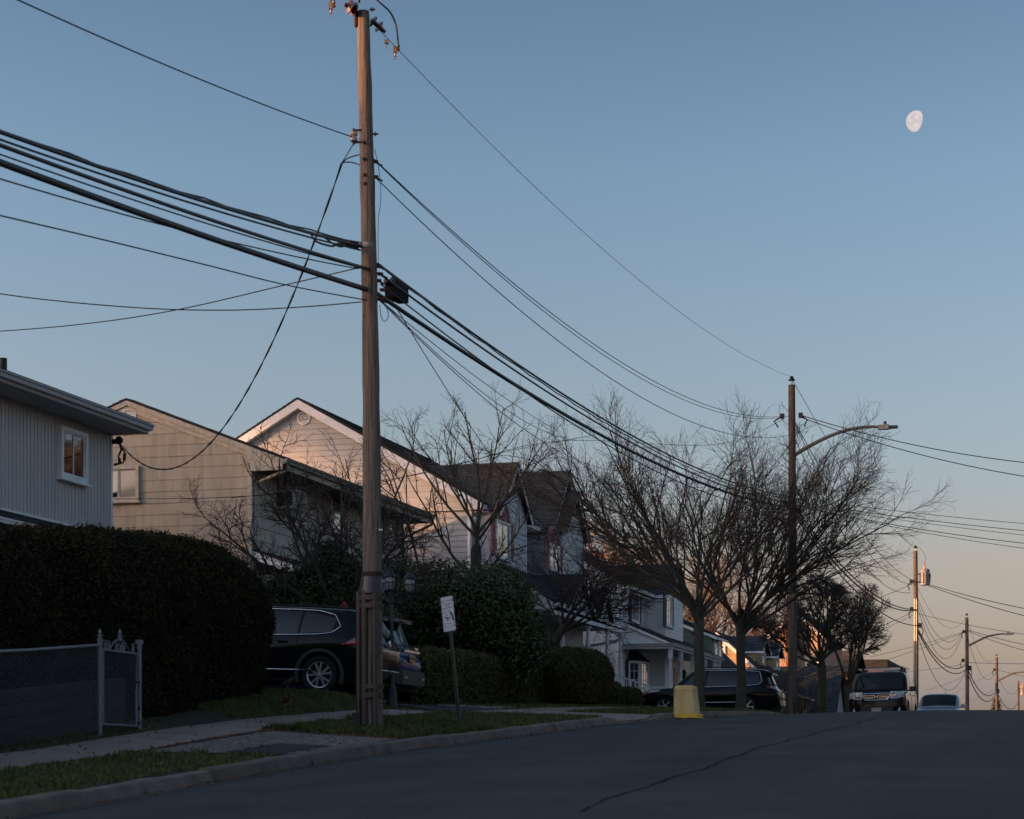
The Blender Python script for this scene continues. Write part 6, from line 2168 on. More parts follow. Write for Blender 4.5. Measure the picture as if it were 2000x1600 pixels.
# ---- further poles
POLES = [('second', 75.3, 1548), ('third', 119.0, 1789), ('fourth', 163.0, 1889), ('fifth', 207.0, 1947), ('sixth', 250.0, 1990)]
def far_pole(label, px, ptop, pbase, mat, r0=.16, r1=.11, X=PXX, pin=True):
    b = onX(px, 1390, X)
    zb = gz(b.x, b.y)
    zt = onX(px, ptop, X).z
    t = thing('utility_pole', label, 'utility pole', (b.x, b.y, zb), 'wooden utility poles along the kerb')
    mb = MB().tube([(b.x, b.y, zb - .2), (b.x, b.y, (zb + zt) / 2), (b.x - .03, b.y, zt)], [r0, (r0 + r1) / 2, r1], 14)
    obj('shaft', mb, mat, t, smooth='auto')
    if pin:
        mb = MB().tube([(b.x - .03, b.y, zt - .3), (b.x - .03, b.y, zt + .16)], .03, 6)
        obj('pin', mb, m_steel, t)
        mb = MB().lathe((b.x - .03, b.y, zt + .14), [(.06, 0), (.12, .02), (.12, .06), (.06, .09), (.07, .13), (.04, .17)], 12)
        obj('insulator', mb, m_black, t, smooth='auto')
    return t, b, zt
p2, b2_, zt2 = far_pole('dark wooden pole with a long curved lamp arm, rising through the vase-shaped trees', 1548, 752, 1390, m_pole2, .17, .12)
p3, b3_, zt3 = far_pole('wooden pole carrying a grey transformer can beside the maroon car', 1789, 1076, 1390, m_pole2, .16, .12)
p4, b4_, zt4 = far_pole('far wooden pole with a lamp arm reaching past the silver car', 1889, 1206, 1390, m_pole2, .17, .13)
p5, b5_, zt5 = far_pole('small far wooden pole by the conifer with a lamp arm', 1947, 1284, 1390, m_pole2, .18, .14)
p6, b6_, zt6 = far_pole('last tiny pole at the crest, caught orange by the sun', 1989, 1330, 1390, m_pole2, .17, .14, pin=False)
# lamp arms (each lamp hangs from its pole: a thing of its own)
def street_lamp(label, base, pts, r=.045, big=True):
    t = thing('street_lamp', label, 'street lamp', base, 'street lamps on the poles')
    mb = MB().tube(smooth_pts(pts), [r * (1.25 - .45 * k / (6 * (len(pts) - 1))) for k in range(6 * (len(pts) - 1) + 1)], 8)
    obj('arm', mb, m_steel_arm, t, smooth='auto')
    e, d = Vector(pts[-1]), (Vector(pts[-1]) - Vector(pts[-2])).normalized()
    d = Vector((d.x, d.y, 0)).normalized()
    s = d.cross(Vector((0, 0, 1)))
    mb = MB()
    mb.hexa([e - d * .02 - s * .11 + Vector((0, 0, -.10)), e + d * .36 - s * .13 + Vector((0, 0, -.10)), e + d * .36 + s * .13 + Vector((0, 0, -.10)), e - d * .02 + s * .11 + Vector((0, 0, -.10)),
             e - d * .02 - s * .09 + Vector((0, 0, .06)), e + d * .36 - s * .10 + Vector((0, 0, .07)), e + d * .36 + s * .10 + Vector((0, 0, .07)), e - d * .02 + s * .09 + Vector((0, 0, .06))])
    obj('housing', mb, m_lamp, t)
    mb = MB().hexa([e + d * .362 - s * .10 + Vector((0, 0, -.08)), e + d * .66 - s * .09 + Vector((0, 0, -.07)), e + d * .66 + s * .09 + Vector((0, 0, -.07)), e + d * .362 + s * .10 + Vector((0, 0, -.08)),
                    e + d * .362 - s * .08 + Vector((0, 0, .03)), e + d * .66 - s * .07 + Vector((0, 0, .02)), e + d * .66 + s * .07 + Vector((0, 0, .02)), e + d * .362 + s * .08 + Vector((0, 0, .03))])
    obj('led_head', mb, m_cable_grey, t)
    mb = MB().lathe(e + d * .22 + Vector((0, 0, .066)), [(.05, 0), (.055, .08), (.045, .12)], 10)
    obj('photocell', mb, m_cable_grey, t, smooth='auto')
    return t
m_steel_arm = M('lamp_arm_steel', (.17, .15, .14), rough=.5, metal=.3, var=.15)
m_lamp = M('lamp_housing', (.24, .22, .21), rough=.5, var=.1)
def arm_pts(b, pxs):
    A, B = b
    out_ = []
    for k, (px, py) in enumerate(pxs):
        # arm reaches over the road: straight out along +X from the pole
        out_.append(onY(px, py, b_y + (0.0)))
    return out_
b_y = b2_.y
street_lamp('long curved street lamp arm on the dark pole above the vase-shaped trees', (b2_.x, b2_.y, 12.5), [onY(px, py, b_y) for px, py in ((1553, 888), (1580, 872), (1620, 852), (1660, 839), (1695, 834), (1716, 834))], r=.06)
b_y = b4_.y
street_lamp('street lamp arm on the far pole past the silver car', (b4_.x, b4_.y, 8), [onY(px, py, b_y) for px, py in ((1892, 1261), (1910, 1252), (1930, 1243), (1950, 1239), (1963, 1238))], r=.07)
b_y = b5_.y
street_lamp('street lamp arm on the small far pole by the conifer', (b5_.x, b5_.y, 7), [onY(px, py, b_y) for px, py in ((1949, 1330), (1968, 1320), (1985, 1314), (2004, 1312))], r=.08)
# transformer on pole 3, another on the last pole
def transformer(c, s, parent):
    t = obj('transformer', MB().lathe(c, [(.20 * s, 0), (.27 * s, .02), (.27 * s, .78 * s), (.285 * s, .80 * s), (.285 * s, .86 * s), (.2 * s, .93 * s)], 18), M('transformer_grey', (.26, .27, .28), rough=.45, var=.12), parent, smooth='auto')
    mb = MB()
    mb.lathe(c + Vector((-.02, -.1, .9 * s)), [(.05, 0), (.06, .05), (.045, .09), (.06, .14), (.045, .18), (.055, .24), (.02, .34)], 10)
    obj('bushing', mb, m_brass, t, smooth='auto')
    mb = MB()
    for k in range(10):
        a = 2 * math.pi * k / 10
        u = Vector((math.cos(a), math.sin(a), 0))
        mb.obox(c + u * .29 * s + Vector((0, 0, .4 * s)), u * .025, Vector((-u.y, u.x, 0)) * .008, (0, 0, .3 * s))
    obj('cooling_fin', mb, m_steel, t)
    mb = MB().obox(c + Vector((-.32 * s, 0, .2 * s)), (.06, 0, 0), (0, .05, 0), (0, 0, .04)).obox(c + Vector((-.32 * s, 0, .65 * s)), (.06, 0, 0), (0, .05, 0), (0, 0, .04))
    obj('hanger', mb, m_rust, t)
    mb = MB().tube([c + Vector((.27 * s, -.05, .62 * s)), c + Vector((.33 * s, -.05, .6 * s)), c + Vector((.34 * s, -.05, .4 * s)), c + Vector((.27 * s, -.05, .38 * s))], .014, 5)
    obj('handle', mb, m_steel, t)
    return t
c = onX(1803, 1144, PXX); c = Vector((b3_.x + .50, b3_.y - .05, onX(1789, 1144, PXX).z))
transformer(c, 1.0, p3)
mb = MB().tube(smooth_pts([c + Vector((-.02, -.1, 1.24)), c + Vector((.06, -.1, 1.6)), c + Vector((-.25, 0, 2.1)), Vector((b3_.x, b3_.y, zt3 + .25))]), .010, 5)
obj('jumper_wire', mb, m_wire, p3)
for off in (-.06, .05):
    mb = MB().tube([(b3_.x + off, b3_.y - .15, onX(1789, 1170, PXX).z), (b3_.x + off, b3_.y - .17, 2.0)], .055, 8)
    obj('riser_pipe', mb, m_steel, p3, smooth='auto')
c6 = Vector((b6_.x + .5, b6_.y, onX(1990, 1372, PXX).z + .8)); transformer(c6, 1.2, p6)
# hardware lumps on the far poles
def lumps(parent, b, pys, D):
    mb = MB()
    for py, dx, s in pys:
        z = (1520 - py) / 4200 * D
        mb.obox(Vector((b.x + dx, b.y - .1, z)), (.10 * s, 0, 0), (0, .08, 0), (0, 0, .12 * s))
        mb.tube([(b.x + dx, b.y - .1, z), (b.x + dx * 1.8, b.y - .14, z - .25 * s), (b.x + dx * 1.4, b.y - .1, z - .55 * s)], .03, 5)
    obj('splice_clamp', mb, m_black, parent)
Dp = lambda b: b.y * CA - b.x * SA
lumps(p2, b2_, ((813, -.35, .7), (813, .30, .7), (985, -.2, 1.0), (1000, .22, .9)), Dp(b2_))
lumps(p3, b3_, ((1136, -.25, .9), (1190, -.22, 1.0), (1222, .24, 1.1)), Dp(b3_))
lumps(p4, b4_, ((1234, -.24, .9), (1290, -.3, 1.1), (1305, .2, 1.4)), Dp(b4_))
lumps(p5, b5_, ((1308, -.24, .9), (1350, .1, 1.5)), Dp(b5_))
# vines climbing the second pole
rgv = np.random.default_rng(91)
L = []
for k in range(40):
    z = rgv.uniform(b2_.z + 5.2, 13.0)
    a = rgv.uniform(0, 6.28)
    L.append(grow(rgv, (b2_.x + .15 * math.cos(a), b2_.y + .15 * math.sin(a), z), (math.cos(a), math.sin(a), .6), rgv.uniform(.4, 1.1), .011, .005, 7, .3, .03))
vine = thing('vine', 'leafless vine clinging to the dark lamp pole', 'vine', (b2_.x, b2_.y, 8))
V, Fq = tubes_np([q for l in ramify(rgv, L, [dict(n=6, len=(.2, .5), ang=(25, 65), frm=.1, r=.007, seg=4, wob=.2, up=.02, rmin=.004)]) for q in l], 3)
np_mesh('stems', V, Fq, m_twig_red, vine)

# ---- wires
def wire(label, a, b, sag, r, mat, name='wire', cat='wire', group=None, n=40, wav=0.0, sides=5):
    a, b = Vector(a), Vector(b)
    pts = []
    for k in range(n + 1):
        t = k / n
        p = a.lerp(b, t)
        p.z -= 4 * sag * t * (1 - t)
        if wav:
            p.x += wav * math.sin(k * 2.4)
            p.z += wav * math.cos(k * 2.4)
        pts.append(p)
    mb = MB().tube(pts, r, sides)
    o = obj(name, mb, mat, None, smooth=True)
    tag(o, label, cat, group)
    return o
def P_1(py, dx=0.0):
    p = on1(py)
    return Vector((p.x + dx, p.y, p.z))
def P_2(py, dx=0.0, b=b2_):
    return Vector((b.x + dx, b.y, (1520 - py) / 4200 * Dp(b)))
Y0P = -13.0
def P_0(p, drop=2.95, dx=0.0):
    return Vector((PXX + dx, Y0P, p.z - drop))
GL = 'cables running down the hill from the tall pole'
def span0(label, py, at0, dx, r, mat, dx0=None, cat='cable', name='cable', wav=0, pxend=0):
    "span from pole 1 down the hill; at0 = photo height where it leaves the frame edge"
    a = P_1(py, dx)
    b = P_0(a, 2.95, dx if dx0 is None else dx0)
    # height needed where the span crosses the frame edge
    q = onX(pxend, at0, (a.x + b.x) / 2)
    t = (a.y - q.y) / (a.y - b.y)
    lin = a.z + (b.z - a.z) * t
    sag = (lin - q.z) / (4 * t * (1 - t))
    return wire(label, a, b, sag, r, mat, name, cat, GL, wav=wav, n=60, sides=8)
a = Vector((SP.x - .03, SP.y, SP.z)); b = P_0(a, 2.95, -.1)
q = onX(45, 0, PXX); t = (a.y - q.y) / (a.y - b.y); sg = (a.z + (b.z - a.z) * t - q.z) / (4 * t * (1 - t))
wire('single bare wire running up from the pale spool insulator on the tall pole', a, b, sg, .009, m_wire, group=GL, n=60)
span0('uppermost lashed black cable bundle climbing away from the tall pole', 480, 257, -.12, .025, m_cable)
span0('thin wire wound on top of the uppermost black cable bundle', 474, 253, -.13, .012, m_cable, wav=.012)
span0('thin black cable just under the uppermost lashed bundle', 487, 272, -.14, .014, m_cable)
span0('middle smooth black cable between the lashed bundle and the thickest cable', 527, 283, .03, .025, m_cable)
span0('hair-thin wire directly below the middle black cable', 521, 301, -.16, .010, m_wire)
span0('thickest black trunk cable, lowest of the heavy lines on the tall pole', 566, 317, -.02, .041, m_cable_grey)
span0('hair-thin wire crossing behind the thickest trunk cable', 523, 349, -.18, .009, m_wire)
# looped slack beside the pole
lp = [onD(608, 458, 32.6), onD(618, 472, 32.6), onD(648, 481, 32.7), onD(660, 476, 32.7), onD(676, 478, 32.7), onD(700, 486, 32.75)]
o = obj('slack_loop', MB().tube(smooth_pts(lp), .016, 6), m_cable, None, smooth=True); tag(o, 'twisted slack loop of black cable where the lashed bundle meets the tall pole', 'cable')
lp = [onD(610, 456, 32.5), onD(632, 463, 32.5), onD(650, 476, 32.6), onD(668, 482, 32.6), onD(684, 473, 32.7), onD(702, 478, 32.75)]
o = obj('slack_loop', MB().tube(smooth_pts(lp), .014, 6), m_cable, None, smooth=True); tag(o, 'second thinner slack loop crossing over the twisted one at the tall pole', 'cable')
# service drops on the camera-left side
GD = 'service drops to houses'
def drop3(label, pts, r, mat=m_wire, name='wire', wav=0):
    P = smooth_pts(pts, 10)
    if wav:
        P = [p + Vector((wav * math.sin(i * 1.1), 0, wav * math.cos(i * 1.1))) for i, p in enumerate(P)]
    o = obj(name, MB().tube(P, r, 6), mat, None, smooth=True)
    tag(o, label, 'wire', GD)
    return o
a = SP + Vector((0, 0, -.1))
svc = []
n = 40
bq = SERVICE1
kn = onD(668, 318, 33.0)
wire('thin guy from the spool insulator down to the twisted house drop', a, kn, .0, .008, m_wire, group=GD)
sag_s = 2.15
svc = [kn.lerp(bq, t) - Vector((0, 0, 4 * sag_s * t * (1 - t))) for t in [k / 60 for k in range(61)]]
for ph, lb in ((0, 'twisted black service drop swooping from the tall pole to the grey house'), (math.pi, 'second strand twisted round the swooping service drop')):
    P = [p + Vector((.012 * math.cos(i * 1.25 + ph), .012 * math.sin(i * 1.25 + ph), .012 * math.sin(i * 1.25 + ph))) for i, p in enumerate(svc)]
    o = obj('service_drop', MB().tube(P, .0095, 6), m_cable, None, smooth=True); tag(o, lb, 'wire', GD)
drop3('short upper loop from the swooping service drop into the tall pole', [kn, onD(682, 308, 33), onD(703, 302, 32.9)], .010)
drop3('short lower loop from the swooping service drop into the tall pole', [kn, onD(685, 317, 33), onD(705, 323, 32.9)], .010)
drop3('slim drop wire slanting down and away from the tall pole above the sagging one', [P_1(588, .02), onD(560, 557, 31.0), onD(400, 517, 28.6), onD(200, 468, 26.0), onD(0, 421, 23.5), onD(-300, 350, 21)], .009)
drop3('sagging drop wire drooping lowest between the tall pole and the frame edge', [P_1(588, -.02), onD(600, 599, 33), onD(440, 606, 33), onD(250, 600, 33), onD(0, 574, 33), onD(-300, 520, 33)], .009)
drop3('rising drop wire crossing the sagging one', [P_1(521, -.15), onD(560, 556, 34), onD(352, 604, 35.5), onD(180, 631, 37), onD(0, 647, 38.5), onD(-250, 660, 41)], .009)
gr = onD(652, 528, 33.0)
# pole 1 -> pole 2
GU = 'wires between the tall pole and the dark lamp pole'
def span12(label, py1, py2, mid, r, mat=m_cable, dx1=.06, dx2=0.0, cat='cable', name='cable', midpx=1301, wav=0):
    a, b = P_1(py1, dx1), P_2(py2, dx2)
    q = onX(midpx, mid, (a.x + b.x) / 2)
    t = (q.y - a.y) / (b.y - a.y)
    lin = a.z + (b.z - a.z) * t
    sag = (lin - q.z) / (4 * t * (1 - t))
    return wire(label, a, b, sag, r, mat, name, cat, GU, n=60, wav=wav, sides=6)
c2t = Vector((b2_.x - .03, b2_.y, zt2 + .28))
a = on1(58) + Rd * .25
q = onX(1301, 592, PXX); t = (q.y - a.y) / (c2t.y - a.y); sg = (a.z + (c2t.z - a.z) * t - q.z) / (4 * t * (1 - t))
wire('highest thin wire sweeping from the red insulator to the top of the dark lamp pole', a, c2t, sg, .0055, m_wire, group=GU, n=60)
span12('upper of the paired bare wires below the highest wire', 309, 812, 757, .0085, m_wire, .10, -.25, 'wire', 'wire')
span12('lower of the paired bare wires, almost touching its twin', 313, 813, 765, .0075, m_wire, .12, -.15, 'wire', 'wire')
span12('lone bare wire running under the paired wires', 343, 848, 802, .0085, m_wire, .10, .1, 'wire', 'wire')
span12('top black cable of the heavy bundle after the splice box', 516, 970, 886, .020, m_cable, .14, -.05)
span12('strand wire lashed along the top black cable', 519, 974, 892, .012, m_cable, .15, -.06, wav=.01)
span12('second black cable of the heavy bundle, just under the top one', 534, 982, 900, .018, m_cable, .15, .0)
span12('thickest grey trunk cable of the heavy bundle', 566, 992, 914, .034, m_cable_grey, .03, .05)
span12('thin line riding close below the thickest trunk cable', 556, 996, 930, .012, m_wire, .18, .08, 'wire', 'wire')
# drops from pole 1 to the houses on the far side
def drop(label, a, b, sag, r=.008, mat=m_wire):
    return wire(label, a, b, sag, r, mat, 'wire', 'wire', GD, n=40)
drop('slack drop from the tall pole to the gabled house, lowest of its three', P_1(588, .17), onX(1085, 838, -19), .15)
drop('slack drop from the tall pole to the gabled porch, middle of its three', P_1(586, .17), onD(1130, 860, 74), .5)
drop('slack drop from the tall pole passing between the other two house drops', P_1(590, .18), onD(1250, 915, 80), .9)
drop('drop wire from the splice box to the white house', P_1(548, .17), onX(1262, 1150, -20.4), 1.6)
# low line from the second pole across the beige house front
lw = [P_2(818, -.3), onD(1400, 880, 70), onX(1130, 858, -18.5), onX(950, 905, -20.0), onD(825, 930, 56), onX(700, 955, -20.0), onD(450, 972, 48.5), onD(222, 975, 47.2)]
drop3('long low drop wire crossing the front of the beige house to the grey house', [P_2(818, -.3), onD(1400, 868, 69), onD(1100, 861, 62), onD(900, 905, 55), onD(700, 950, 51.5), onD(450, 971, 48.5), onD(222, 975, 47.0)], .008)
drop3('second low line parallel above the first across the beige house', [onD(1160, 850, 64), onD(1000, 880, 58), onD(825, 925, 54), onD(640, 952, 50.5), onD(450, 973, 48.5)], .007)
drop3('faint drop wire passing behind the tall pole toward the gabled house', [onD(560, 1030, 50), onD(710, 1018, 52), onD(850, 1013, 60), onD(1010, 1000, 70)], .006)
# pole 2 -> 3 -> 4 -> 5 -> 6
def spanpp(label, ba, bb, pya, pyb, sag, r, mat=m_wire_green, dxa=0, dxb=0, cat='wire'):
    a = Vector((ba.x + dxa, ba.y, (1520 - pya) / 4200 * Dp(ba)))
    b = Vector((bb.x + dxb, bb.y, (1520 - pyb) / 4200 * Dp(bb)))
    return wire(label, a, b, sag, r, mat, cat, cat, 'wires on the far poles', n=40)
spanpp('thin top wire from the dark lamp pole to the transformer pole', b2_, b3_, 742, 1070, .8, .010)
spanpp('upper sagging bare wire toward the transformer pole', b2_, b3_, 815, 1137, 1.0, .014)
spanpp('middle sagging bare wire toward the transformer pole', b2_, b3_, 818, 1142, 1.35, .014, dxb=-.2)
spanpp('lower sagging bare wire toward the transformer pole', b2_, b3_, 846, 1157, 1.6, .014, dxb=-.3)
spanpp('upper heavy cable toward the transformer pole', b2_, b3_, 985, 1190, .9, .030, m_cable, dxb=-.2, cat='cable')
spanpp('thickest heavy cable toward the transformer pole', b2_, b3_, 992, 1192, 1.05, .034, m_cable, dxb=-.1, cat='cable')
spanpp('lower heavy cable toward the transformer pole', b2_, b3_, 1000, 1222, 1.0, .028, m_cable, dxb=.1, cat='cable')
spanpp('thin top wire from the transformer pole to the far lamp pole', b3_, b4_, 1140, 1204, 1.6, .010)
spanpp('first slack wire from the transformer pole to the far lamp pole', b3_, b4_, 1160, 1230, 1.7, .015, dxb=-.3)
spanpp('second slack wire from the transformer pole to the far lamp pole', b3_, b4_, 1168, 1232, 2.1, .015, dxb=-.3)
spanpp('third slack wire from the transformer pole to the far lamp pole', b3_, b4_, 1176, 1234, 2.6, .015, dxb=-.3)
spanpp('upper heavy cable from the transformer pole to the far lamp pole', b3_, b4_, 1222, 1296, 1.2, .035, m_cable, cat='cable')
spanpp('lower heavy cable from the transformer pole to the far lamp pole', b3_, b4_, 1226, 1306, 1.25, .035, m_cable, cat='cable')
spanpp('looping slack line hanging under the heavy far cables', b3_, b4_, 1230, 1300, 2.6, .018, m_cable)
spanpp('thin top wire between the two far lamp poles', b4_, b5_, 1210, 1282, 1.6, .012)
spanpp('slack wire between the two far lamp poles', b4_, b5_, 1240, 1308, 2.0, .016)
spanpp('heavy cable between the two far lamp poles', b4_, b5_, 1304, 1348, 1.2, .040, m_cable, cat='cable')
spanpp('second heavy cable between the two far lamp poles', b4_, b5_, 1312, 1352, 1.5, .040, m_cable, cat='cable')
spanpp('faint slack wire from the small far pole to the last one', b5_, b6_, 1315, 1345, 1.2, .016)
spanpp('heavy cable from the small far pole to the last one', b5_, b6_, 1350, 1372, 1.2, .035, m_cable, cat='cable')
# lines crossing over the street to the other side
GX_ = 'drop wires crossing the street'
def cross(label, b, pya, pxe, pye, De, sag, r=.012, mat=m_wire_green, dxa=0):
    a = Vector((b.x + dxa, b.y, (1520 - pya) / 4200 * Dp(b)))
    return wire(label, a, onD(pxe, pye, De), sag, r, mat, 'wire', 'wire', GX_, n=40)
cross('upper twisted drop leaving the dark lamp pole for the other side of the street', b2_, 812, 2150, 915, 72, .35, .016, dxa=.3)
cross('lower twisted drop leaving the dark lamp pole for the other side of the street', b2_, 816, 2150, 950, 72, .35, .016, dxa=.3)
cross('top line of the fan crossing the street behind the vase trees', b2_, 972, 2150, 1034, 73, .1, .010)
cross('second line of the fan crossing the street behind the vase trees', b2_, 980, 2150, 1050, 73, .1, .012)
cross('third line of the fan crossing the street behind the vase trees', b2_, 984, 2150, 1060, 73, .1, .009)
cross('fourth line of the fan crossing the street behind the vase trees', b2_, 986, 2150, 1075, 73, .2, .013)
cross('lowest line of the fan crossing the street behind the vase trees', b2_, 986, 2150, 1088, 73, .2, .010)
cross('upper twisted drop leaving the transformer pole over the street', b3_, 1140, 2120, 1208, 116, .2, .022, dxa=.5)
cross('lower twisted drop leaving the transformer pole over the street', b3_, 1142, 2120, 1230, 116, .2, .022, dxa=.5)
cross('faint line leaving the lower part of the transformer pole over the street', b3_, 1198, 2120, 1252, 116, .2, .014)
cross('upper drop leaving the far lamp pole over the street', b4_, 1230, 2100, 1275, 160, .2, .022)
cross('lower drop leaving the far lamp pole over the street', b4_, 1232, 2100, 1290, 160, .3, .022)
cross('level line leaving the far lamp pole low down over the street', b4_, 1294, 2100, 1294, 160, .1, .018)
cross('drop leaving the small far pole over the street', b5_, 1308, 2100, 1335, 200, .2, .022)
def dropL(label, b, pya, pxe, pye, De, sag=.1, r=.014):
    a = Vector((b.x, b.y, (1520 - pya) / 4200 * Dp(b)))
    return wire(label, a, onD(pxe, pye, De), sag, r, m_wire_green, 'wire', 'wire', 'house drops on the far poles', n=20)
dropL('steep drop from the transformer pole down to the round-headed trees', b3_, 1136, 1690, 1175, 118)
dropL('upper shallow drop from the transformer pole toward the hidden houses', b3_, 1192, 1690, 1232, 122)
dropL('lower shallow drop from the transformer pole toward the hidden houses', b3_, 1198, 1690, 1240, 124)
dropL('long drop from the far lamp pole passing behind the transformer pole', b4_, 1232, 1700, 1283, 160)
dropL('second long drop from the far lamp pole passing lower behind the transformer pole', b4_, 1233, 1695, 1300, 162)
dropL('flat drop from the far lamp pole toward the maroon car roof', b4_, 1296, 1760, 1312, 165)
dropL('sloping drop from the far lamp pole above the silver car', b4_, 1318, 1810, 1348, 168)
dropL('sloping drop from the small far pole above the silver car mirror', b5_, 1308, 1850, 1360, 210)
dropL('lowest sloping drop from the small far pole near the crest', b5_, 1345, 1870, 1378, 212)
# ---- moon: only its sunlit part is built, and its brightness is emission
MD = 3000.0
mc = onD(1790, 237, MD)
mr_ = 20.2 / 4200 * MD
m_moon = bpy.data.materials.new('moon_emission')
m_moon.use_nodes = True
N, L = nodes_of(m_moon)
N.remove(N['Principled BSDF'])
em = N.new('ShaderNodeEmission')
tcm = N.new('ShaderNodeTexCoord')
nm = N.new('ShaderNodeTexNoise'); nm.inputs['Scale'].default_value = .14; nm.inputs['Detail'].default_value = 5
L.new(tcm.outputs['Object'], nm.inputs['Vector'])
cr = N.new('ShaderNodeMix'); cr.data_type = 'RGBA'
cr.inputs['A'].default_value = (.155, .145, .155, 1)
cr.inputs['B'].default_value = (.215, .19, .183, 1)
mrm = N.new('ShaderNodeMapRange'); mrm.inputs['From Min'].default_value = .30; mrm.inputs['From Max'].default_value = .62
L.new(nm.outputs['Fac'], mrm.inputs['Value']); L.new(mrm.outputs[0], cr.inputs['Factor'])
L.new(cr.outputs['Result'], em.inputs['Color'])
L.new(em.outputs[0], N['Material Output'].inputs['Surface'])
vd = mc.normalized()
sxv = vd.cross(Vector((0, 0, 1))).normalized()
syv = sxv.cross(vd)
til = rad(-14)
ux = sxv * math.cos(til) + syv * math.sin(til)      # terminator side
uy = syv * math.cos(til) - sxv * math.sin(til)
rows = []
for i in range(25):
    a = -math.pi / 2 + math.pi * i / 24
    row = []
    for k in range(21):
        f = -1 + 1.55 * k / 20                       # -1 lit limb .. .55 terminator
        x, y = f * math.cos(a), math.sin(a)
        z = math.sqrt(max(0, 1 - x * x - y * y))
        row.append(tuple((ux * x + uy * y - vd * z) * mr_))
    rows.append(row)
moon = thing('moon', 'waning gibbous moon hanging pale in the evening sky', 'moon', mc)
obj('moon_disc', MB().grid(rows), m_moon, moon, local=True, smooth=True)
# ------------------------------------------------------------------ cars
def car_paint(name, c, var=.1):
    return M(name, c, rough=.14, var=var, scale=2, spec=.12, coat=.12, metal=.0)
m_tyre = M('tyre_rubber', (.012, .012, .012), rough=.85, var=.2)
m_rim = M('alloy_rim', (.62, .60, .58), rough=.3, metal=.7, var=.1)
m_rimdark = M('wheel_void', (.006, .006, .006), rough=.8)
m_chrome = M('chrome_trim', (.60, .61, .63), rough=.12, metal=1.0, var=.05)
m_clad = M('grey_cladding', (.035, .036, .038), rough=.6, var=.1)
m_carglass = M('car_glass', (.008, .010, .012), rough=.03, var=.2, spec=.5)
m_tail = M('tail_lens', (.22, .012, .014), rough=.12, var=.2, spec=.7, coat=.6)
m_tailclear = M('clear_lens', (.36, .36, .37), rough=.12, var=.3, scale=12, spec=.7)
m_amber = M('amber_lens', (.45, .14, .02), rough=.15, var=.2)
m_head = M('headlamp_glass', (.55, .55, .55), rough=.10, var=.5, scale=11, spec=.8, coat=.5)
m_plate = M('plate_white', (.45, .45, .46), rough=.4, var=.1)
m_plate_gold = M('plate_gold', (.42, .24, .06), rough=.4, var=.2)
m_ink = M('plate_ink', (.03, .035, .08), rough=.6)
def text_obj(body, size, parent, mat, loc, xaxis, yaxis, depth=.001, name='lettering', local=True, align='CENTER', weight=0):
    cu = bpy.data.curves.new(name, 'FONT')
    cu.body = body
    cu.size = size
    cu.align_x = align
    cu.align_y = 'CENTER'
    cu.extrude = depth
    cu.offset = weight
    cu.resolution_u = 3
    tmp = bpy.data.objects.new(name, cu)
    COL.objects.link(tmp)
    dg = bpy.context.evaluated_depsgraph_get()
    me = bpy.data.meshes.new_from_object(tmp.evaluated_get(dg))
    bpy.data.objects.remove(tmp)
    xa, ya = Vector(xaxis).normalized(), Vector(yaxis).normalized()
    za = xa.cross(ya)
    mt = Matrix((xa, ya, za)).transposed().to_4x4()
    mt.translation = Vector(loc) - (Vector((0, 0, 0)) if local else WL.get(parent.name, Vector((0, 0, 0))))
    me.transform(mt)
    me.materials.clear()
    return link(name, me, mat, parent)
class CarNet:
    def __init__(s, net):
        s.N = np.array(net, float)           # stations x levels x 3
    def _cr(s, P, t):
        n = len(P)
        i = int(min(max(math.floor(t), 0), n - 2))
        f = t - i
        p0, p1, p2, p3 = P[max(i - 1, 0)], P[i], P[i + 1], P[min(i + 2, n - 1)]
        k = .42
        m1, m2 = k * (p2 - p0), k * (p3 - p1)
        return (2 * f ** 3 - 3 * f ** 2 + 1) * p1 + (f ** 3 - 2 * f ** 2 + f) * m1 + (-2 * f ** 3 + 3 * f ** 2) * p2 + (f ** 3 - f ** 2) * m2
    def at(s, u, v):
        rows = np.array([s._cr(s.N[:, l], u) for l in range(s.N.shape[1])])
        return s._cr(rows, v)
    def normal(s, u, v, e=.02):
        a = s.at(min(u + e, s.N.shape[0] - 1), v) - s.at(max(u - e, 0), v)
        b = s.at(u, min(v + e, s.N.shape[1] - 1)) - s.at(u, max(v - e, 0))
        n = np.cross(a, b)
        l = np.linalg.norm(n)
        n = n / l if l > 1e-9 else np.array([0, 1.0, 0])
        p = s.at(u, v)
        c = np.array([p[0] * .6, 0, .7])
        return n if np.dot(n, p - c) > 0 else -n
    def patch(s, quad, off, nu=8, nv=6, side=1):
        "quad: four (u, v) corners a b c d; bilinear grid on the surface pushed out by off"
        a, b, c, d = quad
        rows = []
        for i in range(nu + 1):
            f = i / nu
            row = []
            for j in range(nv + 1):
                h = j / nv
                u = (a[0] * (1 - f) + b[0] * f) * (1 - h) + (d[0] * (1 - f) + c[0] * f) * h
                v = (a[1] * (1 - f) + b[1] * f) * (1 - h) + (d[1] * (1 - f) + c[1] * f) * h
                p = s.at(u, v) + s.normal(u, v) * off
                row.append((p[0], p[1] * side, p[2]))
            rows.append(row)
        return rows
    def line(s, uv, off, side=1, n=6):
        out_ = []
        for (u0, v0), (u1, v1) in zip(uv[:-1], uv[1:]):
            for k in range(n):
                f = k / n
                u, v = u0 + (u1 - u0) * f, v0 + (v1 - v0) * f
                p = s.at(u, v) + s.normal(u, v) * off
                out_.append((p[0], p[1] * side, p[2]))
        u, v = uv[-1]
        p = s.at(u, v) + s.normal(u, v) * off
        out_.append((p[0], p[1] * side, p[2]))
        return out_
